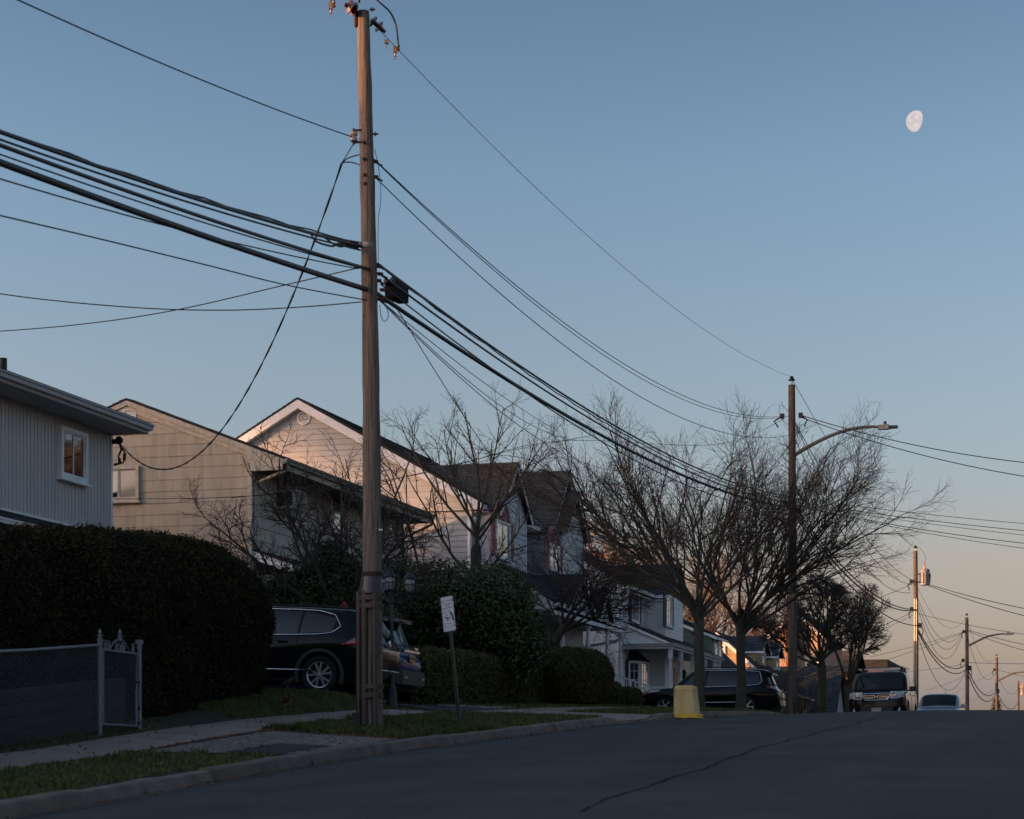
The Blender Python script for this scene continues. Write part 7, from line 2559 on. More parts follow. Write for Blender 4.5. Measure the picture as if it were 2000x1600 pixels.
def suv_net(L=4.7, W_=1.84, H=1.68, wb=2.75, belt=1.02, hood=1.0, cowl=1.05, wtop=.35, rroof=-1.75, clear=.24, fo=.9, nose=.12, rake=.22, rw=.68):
    w = W_ / 2
    xf, xr = L / 2, -L / 2
    ax = xf - fo
    def st(xs, ys, zs):
        return [(x, y * w, z) for x, y, z in zip(xs, ys, zs)]
    hf = hood - .10
    N = [
        st([xf - .06, xf - .01, xf, xf - .03, xf - .12, xf - .20], [0, 0, 0, 0, 0, 0], [clear, .42, .62, hf - .04, hf + .02, hf + .035]),
        st([xf - .12, xf - .07, xf - .06, xf - .10, xf - .18, xf - .22], [.70, .72, .74, .70, .52, 0], [clear, .42, .62, hf - .05, hf + .01, hf + .04]),
        st([xf - .42, xf - .38, xf - .36, xf - .38, xf - .42, xf - .42], [.90, .95, .97, .91, .60, 0], [clear, .42, .66, hf + .0, hf + .05, hf + .07]),
        st([ax - .1, ax - .1, ax - .1, ax - .1, ax - .1, ax - .1], [.92, .985, 1.0, .93, .62, 0], [clear, .44, .72, hood - .02, hood + .02, hood + .04]),
        st([cowl + .05, cowl + .05, cowl + .05, cowl, cowl - .02, cowl + .08], [.92, .985, 1.0, .945, .80, 0], [clear, .44, .74, belt - .02, belt + .03, belt + .06]),
        st([wtop + .1, wtop + .1, wtop + .1, wtop + .1, wtop, wtop + .06], [.92, .985, 1.0, .95, rw, 0], [clear, .44, .76, belt, H - .10, H - .03]),
        st([-.55, -.55, -.55, -.55, -.6, -.6], [.92, .985, 1.0, .95, rw + .01, 0], [clear, .44, .78, belt + .02, H - .06, H]),
        st([rroof + .1, rroof + .1, rroof + .1, rroof + .05, rroof, rroof], [.92, .985, 1.0, .94, rw - .02, 0], [clear, .44, .82, belt + .05, H - .10, H - .03]),
        st([xr + .20, xr + .14, xr + .12, xr + rake, rroof - .25, rroof - .28], [.86, .92, .93, .85, rw - .08, 0], [clear + .06, .48, .84, belt + .06, H - .16, H - .09]),
        st([xr + .08, xr + .02, xr + .0, xr + rake - .10, rroof - .30, rroof - .30], [.62, .70, .70, .62, .40, 0], [clear + .08, .48, .84, belt + .06, H - .18, H - .14]),
        st([xr + .06, xr, xr - .02, xr + rake - .13, rroof - .31, rroof - .31], [0, 0, 0, 0, 0, 0], [clear + .08, .48, .84, belt + .06, H - .18, H - .15]),
    ]
    return CarNet(N), ax, ax - wb
def make_car(label, name, loc, heading, paint, net, axf, axr, W_, H, wr=.36, rim_r=.245, group='parked cars', roll=0.0, pitch=0.0, spokes=5, flare=True, chrome_win=True, cat='car', rack=False, wheels=True):
    t = thing(name, label, cat, loc, group, rz=heading)
    t.rotation_euler = (roll, pitch, heading)
    S, Lv = net.N.shape[:2]
    nu, nv = (S - 1) * 9 + 1, (Lv - 1) * 8 + 1
    U, Vv = np.linspace(0, S - 1, nu), np.linspace(0, Lv - 1, nv)
    P = np.array([[net.at(u, v) for v in Vv] for u in U])
    ar = wr + .075
    kept = np.ones((nu - 1, nv - 1), bool)
    for ax in (axf, axr):
        d = np.hypot(P[..., 0] - ax, P[..., 2] - wr)
        ins = d < ar
        allin = ins[:-1, :-1] & ins[1:, :-1] & ins[1:, 1:] & ins[:-1, 1:]
        kept &= ~allin
        m = ins & (d > 1e-3)
        k = np.where(m, ar / np.maximum(d, 1e-3), 1)
        P[..., 0] = np.where(m, ax + (P[..., 0] - ax) * k, P[..., 0])
        P[..., 2] = np.where(m, wr + (P[..., 2] - wr) * k, P[..., 2])
    V = np.concatenate([P.reshape(-1, 3), P.reshape(-1, 3) * np.array([1, -1, 1])])
    idx = np.arange(nu * nv).reshape(nu, nv)
    q = np.stack([idx[:-1, :-1], idx[1:, :-1], idx[1:, 1:], idx[:-1, 1:]], -1)[kept]
    F2 = np.concatenate([q, q[:, ::-1] + nu * nv])
    np_mesh('body', V, F2, paint, t, smooth=True, local=True)
    w = W_ / 2
    # underside and wheel wells
    mb = MB()
    xf, xr = net.N[0, 0, 0], net.N[-1, 0, 0]
    mb.box(xr + .1, xf - .1, -w * .86, w * .86, .22, .34)
    mb.box(axr + wr + .1, axf - wr - .1, -w * .93, w * .93, .24, .60)
    obj('underbody', mb, m_rimdark, t, local=True)
    for ax in (axf, axr):
        for sd in (1, -1):
            mb = MB()
            rows = []
            for k in range(17):
                an = math.pi * k / 16
                c_, s_ = math.cos(an), math.sin(an)
                rows.append([(ax + ar * c_, sd * w * .45, wr + ar * s_), (ax + ar * c_, sd * w * .94, wr + ar * s_)])
            mb.grid(rows)
            mb.add([(ax + ar * math.cos(math.pi * k / 16), sd * w * .45, wr + ar * math.sin(math.pi * k / 16)) for k in range(17)] + [(ax + ar, sd * w * .45, .2), (ax - ar, sd * w * .45, .2)], [tuple(range(17)) + (18, 17)])
            obj('wheel_well', mb, m_rimdark, t, local=True)
            if flare:
                mb = MB()
                rows = []
                for k in range(25):
                    an = -.35 + (math.pi + .7) * k / 24
                    row = []
                    for rr, yy in ((ar - .02, .955), (ar - .015, 1.005), (ar + .05, 1.008), (ar + .065, .96)):
                        row.append((ax + rr * math.cos(an), sd * w * yy, wr + rr * math.sin(an)))
                    rows.append(row)
                mb.grid(rows)
                obj('arch_trim', mb, m_clad, t, local=True, smooth=True)
            if not wheels:
                continue
            c = Vector((ax, sd * (w - .115), wr))
            mb = MB().lathe(c, [(rim_r - .01, -.10), (wr - .03, -.11), (wr - .005, -.08), (wr, -.05), (wr, .05), (wr - .005, .08), (wr - .03, .108), (rim_r, .10), (rim_r - .02, .06)], 36, (0, sd, 0), cap=False)
            wh = obj('wheel', mb, m_tyre, t, local=True, smooth='auto')
            mb = MB().lathe(c, [(.01, .02), (rim_r, .02)], 28, (0, sd, 0), cap=False)
            obj('brake_void', mb, m_rimdark, wh, local=True)
            mb = MB()
            mb.lathe(c, [(rim_r - .022, .055), (rim_r - .018, .085), (rim_r, .092), (rim_r + .004, .08)], 36, (0, sd, 0), cap=False)
            mb.lathe(c, [(.001, .085), (.045, .08), (.055, .05), (.06, .03)], 16, (0, sd, 0), cap=False)
            for k in range(spokes):
                for da in ((-.19, .19) if spokes == 5 else (0,)):
                    a0 = 2 * math.pi * k / spokes + .2
                    a1 = a0 + da
                    u0 = Vector((math.cos(a0 + da * .6), 0, math.sin(a0 + da * .6)))
                    u1 = Vector((math.cos(a1 + da * .35), 0, math.sin(a1 + da * .35)))
                    pA, pB = c + u0 * .045, c + u1 * (rim_r - .012)
                    dv = (pB - pA).normalized()
                    sdv = Vector((-dv.z, 0, dv.x)) * .017
                    y0, y1 = Vector((0, sd * .045, 0)), Vector((0, sd * .082, 0))
                    mb.hexa([pA - sdv + y0, pA + sdv + y0, pB + sdv * 1.2 + y0, pB - sdv * 1.2 + y0, pA - sdv + y1, pA + sdv + y1, pB + sdv * 1.2 + y1, pB - sdv * 1.2 + y1])
            obj('rim', mb, m_rim, wh, local=True, smooth='auto')
    return t
def glass(net, t, name, quad, off=.008, mat=None, both=True, nu=10, nv=6, thick=.006, parent=None):
    made = []
    for sd in ((1, -1) if both else (1,)):
        mb = MB()
        rows = net.patch(quad, off, nu, nv, sd)
        back = net.patch(quad, off - thick - .004, nu, nv, sd)
        mb.grid(rows)
        n, m = len(rows), len(rows[0])
        ring = [rows[0][j] for j in range(m)] + [rows[i][m - 1] for i in range(1, n)] + [rows[n - 1][j] for j in range(m - 2, -1, -1)] + [rows[i][0] for i in range(n - 2, 0, -1)]
        rb = [back[0][j] for j in range(m)] + [back[i][m - 1] for i in range(1, n)] + [back[n - 1][j] for j in range(m - 2, -1, -1)] + [back[i][0] for i in range(n - 2, 0, -1)]
        mb.grid([ring, rb], True)
        made.append(obj(name, mb, mat or m_carglass, parent or t, local=True, smooth='auto'))
    return made
def centre_glass(net, t, name, u0, u1, v0, v1, off=.008, mat=None, nu=8, nv=12, taper=0.0):
    "glass across the car: both halves in one pane (windscreen: v up to the centre line)"
    mb = MB()
    rows = []
    for i in range(nu + 1):
        u = u0 + (u1 - u0) * i / nu
        r = []
        for j in range(nv + 1):
            v = v0 + taper * (1 - i / nu) + (v1 - v0 - taper * (1 - i / nu)) * j / nv
            p = net.at(u, v) + net.normal(u, min(v, v1 - .02)) * off
            r.append(p)
        rows.append([(p[0], p[1], p[2]) for p in r[:-1]] + [(r[-1][0], 0, r[-1][2])] + [(p[0], -p[1], p[2]) for p in r[-2::-1]])
    mb.grid(rows)
    return obj(name, mb, mat or m_carglass, t, local=True, smooth=True)
def rear_glass(net, t, name, u0, v0, v1, off=.01, mat=None, nu=10, nv=6, u1=10.0):
    mb = MB()
    rows = []
    for j in range(nv + 1):
        v = v0 + (v1 - v0) * j / nv
        r = []
        for i in range(nu + 1):
            u = u0 + (u1 - u0) * i / nu
            p = net.at(u, v) + net.normal(min(u, 9.9), v) * off
            r.append(p)
        rows.append([(p[0], p[1], p[2]) for p in r[:-1]] + [(r[-1][0], 0, r[-1][2])] + [(p[0], -p[1], p[2]) for p in r[-2::-1]])
    mb.grid(rows)
    return obj(name, mb, mat or m_carglass, t, local=True, smooth=True)
def chrome_line(net, t, uv, r=.010, off=.012, mat=None, name='chrome_trim', both=True, n=6):
    for sd in ((1, -1) if both else (1,)):
        mb = MB().tube(net.line(uv, off, sd, n), r, 6)
        obj(name, mb, mat or m_chrome, t, local=True, smooth=True)
def mirrors(t, x, y, z, paint, s=1.0):
    for sd in (1, -1):
        mb = MB()
        mb.hexa([(x - .05, sd * y, z - .07 * s), (x + .09, sd * y, z - .06 * s), (x + .07, sd * (y + .22 * s), z - .06 * s), (x - .06, sd * (y + .22 * s), z - .07 * s),
                 (x - .05, sd * y, z + .07 * s), (x + .06, sd * y, z + .07 * s), (x + .05, sd * (y + .21 * s), z + .08 * s), (x - .06, sd * (y + .22 * s), z + .09 * s)])
        mb.hexa([(x - .03, sd * (y - .09), z - .09), (x + .05, sd * (y - .09), z - .09), (x + .05, sd * (y + .02), z - .05), (x - .03, sd * (y + .02), z - .05), (x - .03, sd * (y - .09), z - .05), (x + .05, sd * (y - .09), z - .05), (x + .05, sd * (y + .02), z), (x - .03, sd * (y + .02), z)])
        mo = obj('wing_mirror', mb, paint, t, local=True)
        mb = MB().box(x - .066, x - .062, min(sd * (y + .02), sd * (y + .2)), max(sd * (y + .02), sd * (y + .2)), z - .05, z + .07)
        obj('mirror_glass', mb, m_carglass, mo, local=True)
def door_lines(net, t, us, v0=1.05, v1=2.95):
    for u in us:
        chrome_line(net, t, [(u, v0), (u, v1)], r=.006, off=.001, mat=m_rimdark, name='door_gap')
def handles(net, t, us, v=2.72, mat=None):
    for u in us:
        for sd in (1, -1):
            p = net.at(u, v) + net.normal(u, v) * .03
            mb = MB().obox((p[0], p[1] * sd, p[2]), (.10, 0, 0), (0, .014, 0), (0, 0, .014))
            obj('door_handle', mb, mat or m_chrome, t, local=True)

# ---- black suv in the first driveway (rear to the street), only its back half shows past the hedge
m_blk = car_paint('black_paint', (.006, .0065, .008))
L_, W_, H_ = 4.70, 1.84, 1.66
net, axf, axr = suv_net(L_, W_, H_, wb=2.79, belt=1.05, hood=1.04, cowl=1.12, wtop=.38, rroof=-1.72, fo=.87)
cx, cy = -13.28 - L_ / 2, 38.52
hd = math.pi
t = make_car('shiny black suv backed up the first driveway, half hidden by the yew hedge', 'suv', (cx, cy, gz(-14.5, cy) + .05), hd, m_blk, net, axf, axr, W_, H_, wr=.36, rim_r=.250, pitch=rad(-2.0))
glass(net, t, 'side_window', [(4.5, 3.12), (5.45, 3.10), (5.45, 3.86), (5.0, 3.86)])
glass(net, t, 'side_window', [(5.5, 3.10), (6.26, 3.12), (6.26, 3.86), (5.5, 3.86)])
glass(net, t, 'quarter_window', [(6.30, 3.12), (6.80, 3.16), (6.86, 3.62), (6.30, 3.86)])
chrome_line(net, t, [(4.4, 3.06), (6.55, 3.06), (6.80, 3.12), (6.98, 3.36), (6.78, 3.76), (6.50, 3.91), (6.2, 3.93), (5.0, 3.92)], r=.011)
centre_glass(net, t, 'windscreen', 4.10, 4.90, 4.08, 5.0)
rear_glass(net, t, 'rear_window', 8.15, 3.15, 3.92)
glass(net, t, 'tail_lamp', [(7.16, 2.36), (8.75, 2.34), (8.9, 2.86), (7.55, 2.86)], mat=m_tail, off=.014)
chrome_line(net, t, [(7.2, 2.42), (8.6, 2.42)], r=.018, off=.02, mat=M('tail_strip', (.5, .03, .03), rough=.2), name='lamp_strip')
chrome_line(net, t, [(4.2, 1.02), (6.6, 1.02)], r=.016, off=.012)
chrome_line(net, t, [(7.75, 1.04), (8.6, 1.04), (10, 1.04)], r=.016, off=.012)
chrome_line(net, t, [(4.2, 2.50), (7.6, 2.50)], r=.007, off=.003, mat=m_rimdark, name='body_crease')
door_lines(net, t, (5.48, 6.28))
handles(net, t, (5.2, 6.02), v=2.66, mat=m_blk)
mirrors(t, 1.05, .93, 1.08, m_blk)
chrome_line(net, t, [(5.1, 4.25), (6, 4.20), (7.1, 4.25)], r=.016, off=.035, mat=m_black, name='roof_rail')
rl = obj('spoiler', MB().hexa([(-1.86, -.62, 1.50), (-2.12, -.58, 1.47), (-2.12, .58, 1.47), (-1.86, .62, 1.50), (-1.70, -.62, 1.585), (-2.12, -.58, 1.525), (-2.12, .58, 1.525), (-1.70, .62, 1.585)]), m_blk, t, local=True)
mb = MB().box(-2.375, -2.345, -.62, .62, .84, .88); obj('hatch_trim', mb, m_chrome, t, local=True)
mb = MB().lathe((-2.37, 0, 1.0), [(.065, 0), (.065, .012), (.055, .016)], 20, (-1, 0, 0)); obj('badge', mb, m_chrome, t, local=True)

# ---- blue suv beside it
m_blu = car_paint('dark_blue_paint', (.012, .034, .11))
L_, W_, H_ = 4.65, 1.84, 1.82
net, axf, axr = suv_net(L_, W_, H_, wb=2.7, belt=1.06, hood=1.04, cowl=1.1, wtop=.36, rroof=-1.62, fo=.9, rake=.30)
cx, cy = -14.0 - L_ / 2, 42.02
t = make_car('dark blue suv parked beyond the black one, its tail lit behind the lamp post', 'suv', (cx, cy, gz(-15.5, cy) + .06), hd, m_blu, net, axf, axr, W_, H_, wr=.36, rim_r=.24, pitch=rad(-1.0))
glass(net, t, 'side_window', [(4.5, 3.12), (5.45, 3.10), (5.45, 3.86), (5.0, 3.86)])
glass(net, t, 'side_window', [(5.5, 3.10), (7.05, 3.16), (6.9, 3.84), (5.5, 3.86)])
centre_glass(net, t, 'windscreen', 4.10, 4.90, 4.08, 5.0)
rear_glass(net, t, 'rear_window', 8.05, 3.12, 3.90)
glass(net, t, 'tail_lamp', [(7.75, 2.40), (9.0, 2.45), (9.0, 2.92), (7.6, 2.96)], mat=m_tail, off=.014)
mb = MB().hexa([(-1.75, -.62, 1.68), (-2.15, -.60, 1.62), (-2.15, .60, 1.62), (-1.75, .62, 1.68), (-1.62, -.62, 1.775), (-2.15, -.60, 1.695), (-2.15, .60, 1.695), (-1.62, .62, 1.775)])
obj('spoiler', mb, m_blu, t, local=True)
mb = MB().box(-2.20, -2.16, -.12, .12, 1.635, 1.655); obj('brake_light', mb, m_tail, t, local=True)
mb = MB().box(-2.37, -2.30, -.50, .50, 1.00, 1.05); obj('hatch_trim', mb, m_chrome, t, local=True)
mb = MB().box(-2.385, -2.372, -.16, .16, .80, .96); pl = obj('number_plate', mb, m_plate_gold, t, local=True)
text_obj('HVR 4102', .07, pl, m_ink, (-2.387, 0, .875), (0, -1, 0), (0, 0, 1))
text_obj('ROGUE', .06, t, m_chrome, (-2.335, -.38, 1.10), (0, -1, 0), (.1, 0, 1), depth=.004)
mb = MB().hexa([(-2.30, -.82, .34), (-2.42, -.70, .34), (-2.42, .70, .34), (-2.30, .82, .34), (-2.24, -.86, .66), (-2.41, -.72, .62), (-2.41, .72, .62), (-2.24, .86, .66)])
obj('bumper', mb, m_clad, t, local=True)
mb = MB()
for sd in (1, -1):
    mb.box(-2.432, -2.415, sd * .55 - .09, sd * .55 + .09, .46, .50)
obj('reflector', mb, m_tail, t, local=True)
mb = MB().tube([(-2.20, -.1, 1.10), (-2.24, .25, 1.20)], .012, 5); obj('wiper', mb, m_black, t, local=True)

# ---- black crossover across the second driveway
L_, W_, H_ = 5.17, 1.99, 1.76
net, axf, axr = suv_net(L_, W_, H_, wb=3.02, belt=1.04, hood=1.04, cowl=1.30, wtop=.45, rroof=-1.85, fo=1.02, rake=.34)
cx, cy = -11.75 - L_ / 2, 78.2
t = make_car('long black crossover with chrome window lines parked behind the two vase tree trunks', 'crossover', (cx, cy, gz(-14, cy) + .015), hd, m_blk, net, axf, axr, W_, H_, wr=.375, rim_r=.26, spokes=6, flare=False)
glass(net, t, 'side_window', [(4.45, 3.12), (5.42, 3.10), (5.42, 3.86), (5.0, 3.86)])
glass(net, t, 'side_window', [(5.48, 3.10), (6.5, 3.12), (6.5, 3.88), (5.48, 3.88)])
glass(net, t, 'side_window', [(6.56, 3.14), (7.2, 3.22), (7.0, 3.80), (6.56, 3.88)])
chrome_line(net, t, [(4.35, 3.05), (6.6, 3.06), (7.12, 3.14), (7.32, 3.34), (7.08, 3.86), (6.5, 3.93), (5.0, 3.93)], r=.014)
centre_glass(net, t, 'windscreen', 4.10, 4.90, 4.08, 5.0)
rear_glass(net, t, 'rear_window', 8.02, 3.12, 3.90)
glass(net, t, 'tail_lamp', [(7.70, 2.62), (8.15, 2.60), (8.15, 2.95), (7.62, 3.0)], mat=m_tail, off=.016)
glass(net, t, 'reverse_lamp', [(8.18, 2.58), (9.0, 2.55), (9.0, 2.88), (8.18, 2.94)], mat=m_tailclear, off=.016)
glass(net, t, 'head_lamp', [(1.2, 2.55), (2.6, 2.75), (2.5, 3.05), (1.2, 2.95)], mat=m_head, off=.012)
glass(net, t, 'turn_lamp', [(1.7, 2.68), (2.1, 2.72), (2.1, 2.92), (1.7, 2.88)], mat=m_amber, off=.02)
chrome_line(net, t, [(4.9, 1.25), (6.6, 1.25)], r=.016, off=.012)
handles(net, t, (5.25, 6.35), v=2.70)
door_lines(net, t, (5.45, 6.53))
mirrors(t, 1.15, 1.0, 1.06, m_blk)
chrome_line(net, t, [(5.1, 4.25), (6, 4.20), (7.1, 4.25)], r=.018, off=.05, mat=m_black, name='roof_rail')
mb = MB().hexa([(-1.95, -.66, 1.60), (-2.35, -.62, 1.52), (-2.35, .62, 1.52), (-1.95, .66, 1.60), (-1.85, -.66, 1.68), (-2.35, -.62, 1.57), (-2.35, .62, 1.57), (-1.85, .66, 1.68)]); obj('spoiler', mb, m_blk, t, local=True)
mb = MB().tube([(-1.55, .25, 1.72), (-1.75, .25, 1.98)], .010, 5); obj('aerial', mb, m_black, t, local=True)
mb = MB().hexa([(-2.42, -.86, .40), (-2.63, -.70, .40), (-2.63, .70, .40), (-2.42, .86, .40), (-2.42, -.88, .62), (-2.62, -.72, .60), (-2.62, .72, .60), (-2.42, .88, .62)]); obj('bumper', mb, m_blk, t, local=True)
mb = MB().box(-2.63, -2.60, -.5, .5, .70, .73); obj('hatch_trim', mb, m_chrome, t, local=True)
mb = MB().box(-2.615, -2.60, -.16, .16, .84, 1.0); obj('number_plate', mb, m_plate_gold, t, local=True)
mb = MB().tube([(-2.32, -.05, 1.20), (-2.44, .28, 1.14)], .014, 5); obj('wiper', mb, m_black, t, local=True)

# ---- maroon suv facing us at the crest
m_mar = car_paint('maroon_paint', (.014, .0045, .008))
L_, W_, H_ = 4.86, 1.99, 1.86
net, axf, axr = suv_net(L_, W_, H_, wb=2.77, belt=1.14, hood=1.14, cowl=1.14, wtop=.62, rroof=-2.0, fo=.95, clear=.26, rake=.10, rw=.80)
px_, yf = -7.85, 73.9
t = make_car('dark maroon suv with chrome grille and roof bars facing downhill at the crest', 'suv', (px_, yf + L_ / 2, gz(px_, yf + 1.2) - .02), -math.pi / 2, m_mar, net, axf, axr, W_, H_, wr=.375, rim_r=.24, flare=False, roll=rad(1.6))
glass(net, t, 'side_window', [(4.5, 3.12), (5.45, 3.10), (5.45, 3.86), (5.0, 3.86)])
glass(net, t, 'side_window', [(5.52, 3.10), (6.5, 3.12), (6.5, 3.86), (5.52, 3.86)])
glass(net, t, 'side_window', [(6.56, 3.12), (7.3, 3.14), (7.15, 3.84), (6.56, 3.86)])
centre_glass(net, t, 'windscreen', 4.08, 4.93, 4.06, 5.0)
rear_glass(net, t, 'rear_window', 8.1, 3.12, 3.90)
door_lines(net, t, (5.48, 6.53))
handles(net, t, (5.2, 6.3), v=2.7, mat=m_mar)
mirrors(t, 1.02, 1.0, 1.20, m_black, 1.15)
xf = L_ / 2
# grille: surround, bars, emblem
mb = MB()
gx = xf - .02
prof = [(-.46, 1.02), (.46, 1.02), (.44, .90), (.36, .80), (-.36, .80), (-.44, .90)]
mb.loft([(gx + .01, y, z) for y, z in prof], [(gx - .16, y, z) for y, z in prof])
gr_ = obj('grille', mb, m_rimdark, t, local=True)
mb = MB()
for (a, b) in zip(prof, prof[1:] + prof[:1]):
    mb.tube([(gx + .02, a[0], a[1]), (gx + .02, b[0], b[1])], .022, 6)
obj('grille_frame', mb, m_chrome, gr_, local=True, smooth='auto')
for z in (.86, .91, .965):
    for sd in (1, -1):
        mb = MB().box(gx + .012, gx + .035, min(sd * .085, sd * .42), max(sd * .085, sd * .42), z - .011, z + .011)
        obj('grille_bar', mb, m_chrome, gr_, local=True)
mb = MB()
for sd in (1, -1):
    mb.hexa([(gx + .035, sd * .030, .855), (gx + .035, sd * .052, .855), (gx + .05, sd * .052, .855), (gx + .05, sd * .030, .855),
             (gx + .035, sd * .042, .985), (gx + .035, sd * .072, .985), (gx + .05, sd * .072, .985), (gx + .05, sd * .042, .985)])
mb.box(gx + .035, gx + .05, -.045, .045, .905, .93)
obj('emblem', mb, m_chrome, gr_, local=True)
for sd in (1, -1):
    mb = MB()
    rows = []
    for i in range(7):
        y = .475 + .455 * i / 6
        x = gx + .04 - .30 * (i / 6) ** 2.2
        rows.append([(x, sd * y, .83 + .03 * (i / 6)), (x + .015, sd * y, .96), (x - .02, sd * y, 1.085)])
    mb.grid(rows)
    hl = obj('head_lamp', mb, m_head, t, local=True, smooth=True)
    mb = MB().lathe((gx + .02, sd * .63, .97), [(.065, -.03), (.07, .03), (.06, .035)], 14, (1, 0, 0)); obj('lens', mb, m_chrome, hl, local=True)
    mb = MB().box(gx + .03, gx + .055, min(sd * .52, sd * .66), max(sd * .52, sd * .66), .885, .925) if sd < 0 else MB().box(gx + .03, gx + .055, .52, .66, 1.0, 1.03)
    obj('turn_lens', mb, M('dull_amber', (.25, .10, .06), rough=.3), hl, local=True)
    mb = MB().lathe((xf - .09, sd * .72, .47), [(.085, -.03), (.085, .02), (.07, .03), (.05, .02)], 16, (1, 0, 0)); obj('fog_lamp', mb, m_head, t, local=True, smooth='auto')
mb = MB().hexa([(xf - .14, -.66, .30), (xf + .03, -.52, .30), (xf + .03, .52, .30), (xf - .14, .66, .30), (xf - .14, -.66, .62), (xf + .02, -.52, .58), (xf + .02, .52, .58), (xf - .14, .66, .62)])
obj('bumper_grille', mb, m_clad, t, local=True)
mb = MB().box(xf + .032, xf + .045, -.165, .165, .40, .565); pl = obj('number_plate', mb, m_plate, t, local=True)
text_obj('DTK-1671', .075, pl, m_ink, (xf + .047, 0, .478), (0, 1, 0), (0, 0, 1))
mb = MB().box(xf + .046, xf + .048, -.16, .16, .535, .562); obj('plate_band', mb, m_ink, pl, local=True)
# roof bars
for sd in (1, -1):
    mb = MB().tube([(.30, sd * .66, H_ - .03), (.2, sd * .67, H_ + .05), (-1.6, sd * .67, H_ + .05), (-1.75, sd * .66, H_ - .03)], .022, 6); obj('roof_rail', mb, m_black, t, local=True)
for x in (.05, -.9):
    mb = MB().box(x - .04, x + .04, -.86, .86, H_ + .11, H_ + .15)
    rb = obj('roof_bar', mb, m_rim, t, local=True)
    for sd in (1, -1):
        mb = MB().box(x - .07, x + .07, sd * .67 - .05, sd * .67 + .05, H_ + .03, H_ + .18); obj('clamp_foot', mb, m_black, rb, local=True)
# inspection stickers and interior mirror behind the screen, as small cards on the glass
for y, z, s, mt in ((.52, 1.245, .055, m_plate), (.64, 1.25, .04, M('green_sticker', (.12, .25, .03), rough=.5)), (-.02, 1.62, .06, m_plate)):
    f = (z - 1.2) / .55
    x = 1.06 - f * .62
    mb = MB().obox((x + .05, y, z), (-.018, 0, .016), (0, s, 0), (.004, 0, .004)); obj('sticker', mb, mt, t, local=True)

# ---- silver car behind it
m_sil = car_paint('silver_paint', (.26, .29, .33))
L_, W_, H_ = 4.55, 1.80, 1.62
net, axf, axr = suv_net(L_, W_, H_, wb=2.62, belt=1.02, hood=1.0, cowl=1.05, wtop=.40, rroof=-1.75, fo=.9, rw=.78)
sx_ = -7.15
t = make_car('pale silver car just peeking over the crest behind the maroon suv', 'car', (sx_, 90.2 + L_ / 2, gz(sx_, 91) + .02), -math.pi / 2, m_sil, net, axf, axr, W_, H_, wr=.34, rim_r=.22, flare=False)
glass(net, t, 'side_window', [(4.5, 3.12), (5.45, 3.10), (5.45, 3.86), (5.0, 3.86)])
glass(net, t, 'side_window', [(5.52, 3.10), (6.9, 3.12), (6.8, 3.86), (5.52, 3.86)])
centre_glass(net, t, 'windscreen', 4.08, 4.93, 4.06, 5.0)
rear_glass(net, t, 'rear_window', 8.1, 3.12, 3.90)
mirrors(t, 1.0, .90, 1.07, m_sil)
glass(net, t, 'head_lamp', [(.9, 2.55), (2.3, 2.75), (2.3, 3.05), (1.0, 2.98)], mat=m_head, off=.012)
mb = MB().tube([(-1.4, .1, 1.6), (-1.55, .1, 1.86)], .010, 5); obj('aerial', mb, m_black, t, local=True)
mb = MB().obox((.86, .48, 1.12), (-.018, 0, .016), (0, .05, 0), (.004, 0, .004)); obj('sticker', mb, m_plate, t, local=True)
# ------------------------------------------------------------------ chain-link fence, gate and the timber wall behind
FXX = -13.32
m_galv = M('fence_steel', (.20, .205, .22), rough=.45, metal=.4, var=.15)
m_mesh = M('chain_link', (.11, .12, .13), rough=.5, metal=.4, var=.1)
gy0, gy1 = onX(195, 1428, FXX).y, onX(272, 1428, FXX).y
fence = thing('chain_link_fence', 'grey chain-link fence with a rounded top rail running along the sidewalk below the hedge', 'fence', (FXX, 21, gz(FXX, 21)))
hF = 1.22
fy0 = 14.0
mb = MB().tube([(FXX, y, gz(FXX, y) + hF) for y in np.linspace(fy0, gy0, 14)], .022, 8)
obj('top_rail', mb, m_galv, fence, smooth=True)
def finial(mb, c):
    mb.lathe(c, [(.045, 0), (.045, .03), (.028, .035), (.028, .06), (.045, .065), (.045, .08), (.016, .083), (.026, .105), (.022, .13), (.004, .165)], 10)
def post(y, parent, h, r=.034, fin=True, name='post'):
    z = gz(FXX, y)
    mb = MB().tube([(FXX, y, z - .15), (FXX, y, z + h)], r, 10)
    p = obj(name, mb, m_galv, parent, smooth='auto')
    if fin:
        f = MB()
        finial(f, Vector((FXX, y, z + h)))
        obj('finial', f, m_galv, p, smooth='auto')
    mb = MB()
    for k in range(5):
        mb.lathe((FXX, y, z + .15 + k * .25), [(r + .008, -.012), (r + .008, .012)], 10)
    obj('tension_band', mb, m_galv, p)
    return p
post(gy0, fence, 1.28)
for y in (gy0 - 3.0, gy0 - 6.0, gy0 - 9.0, gy0 - 12.0):
    post(y, fence, 1.2, .026, False)
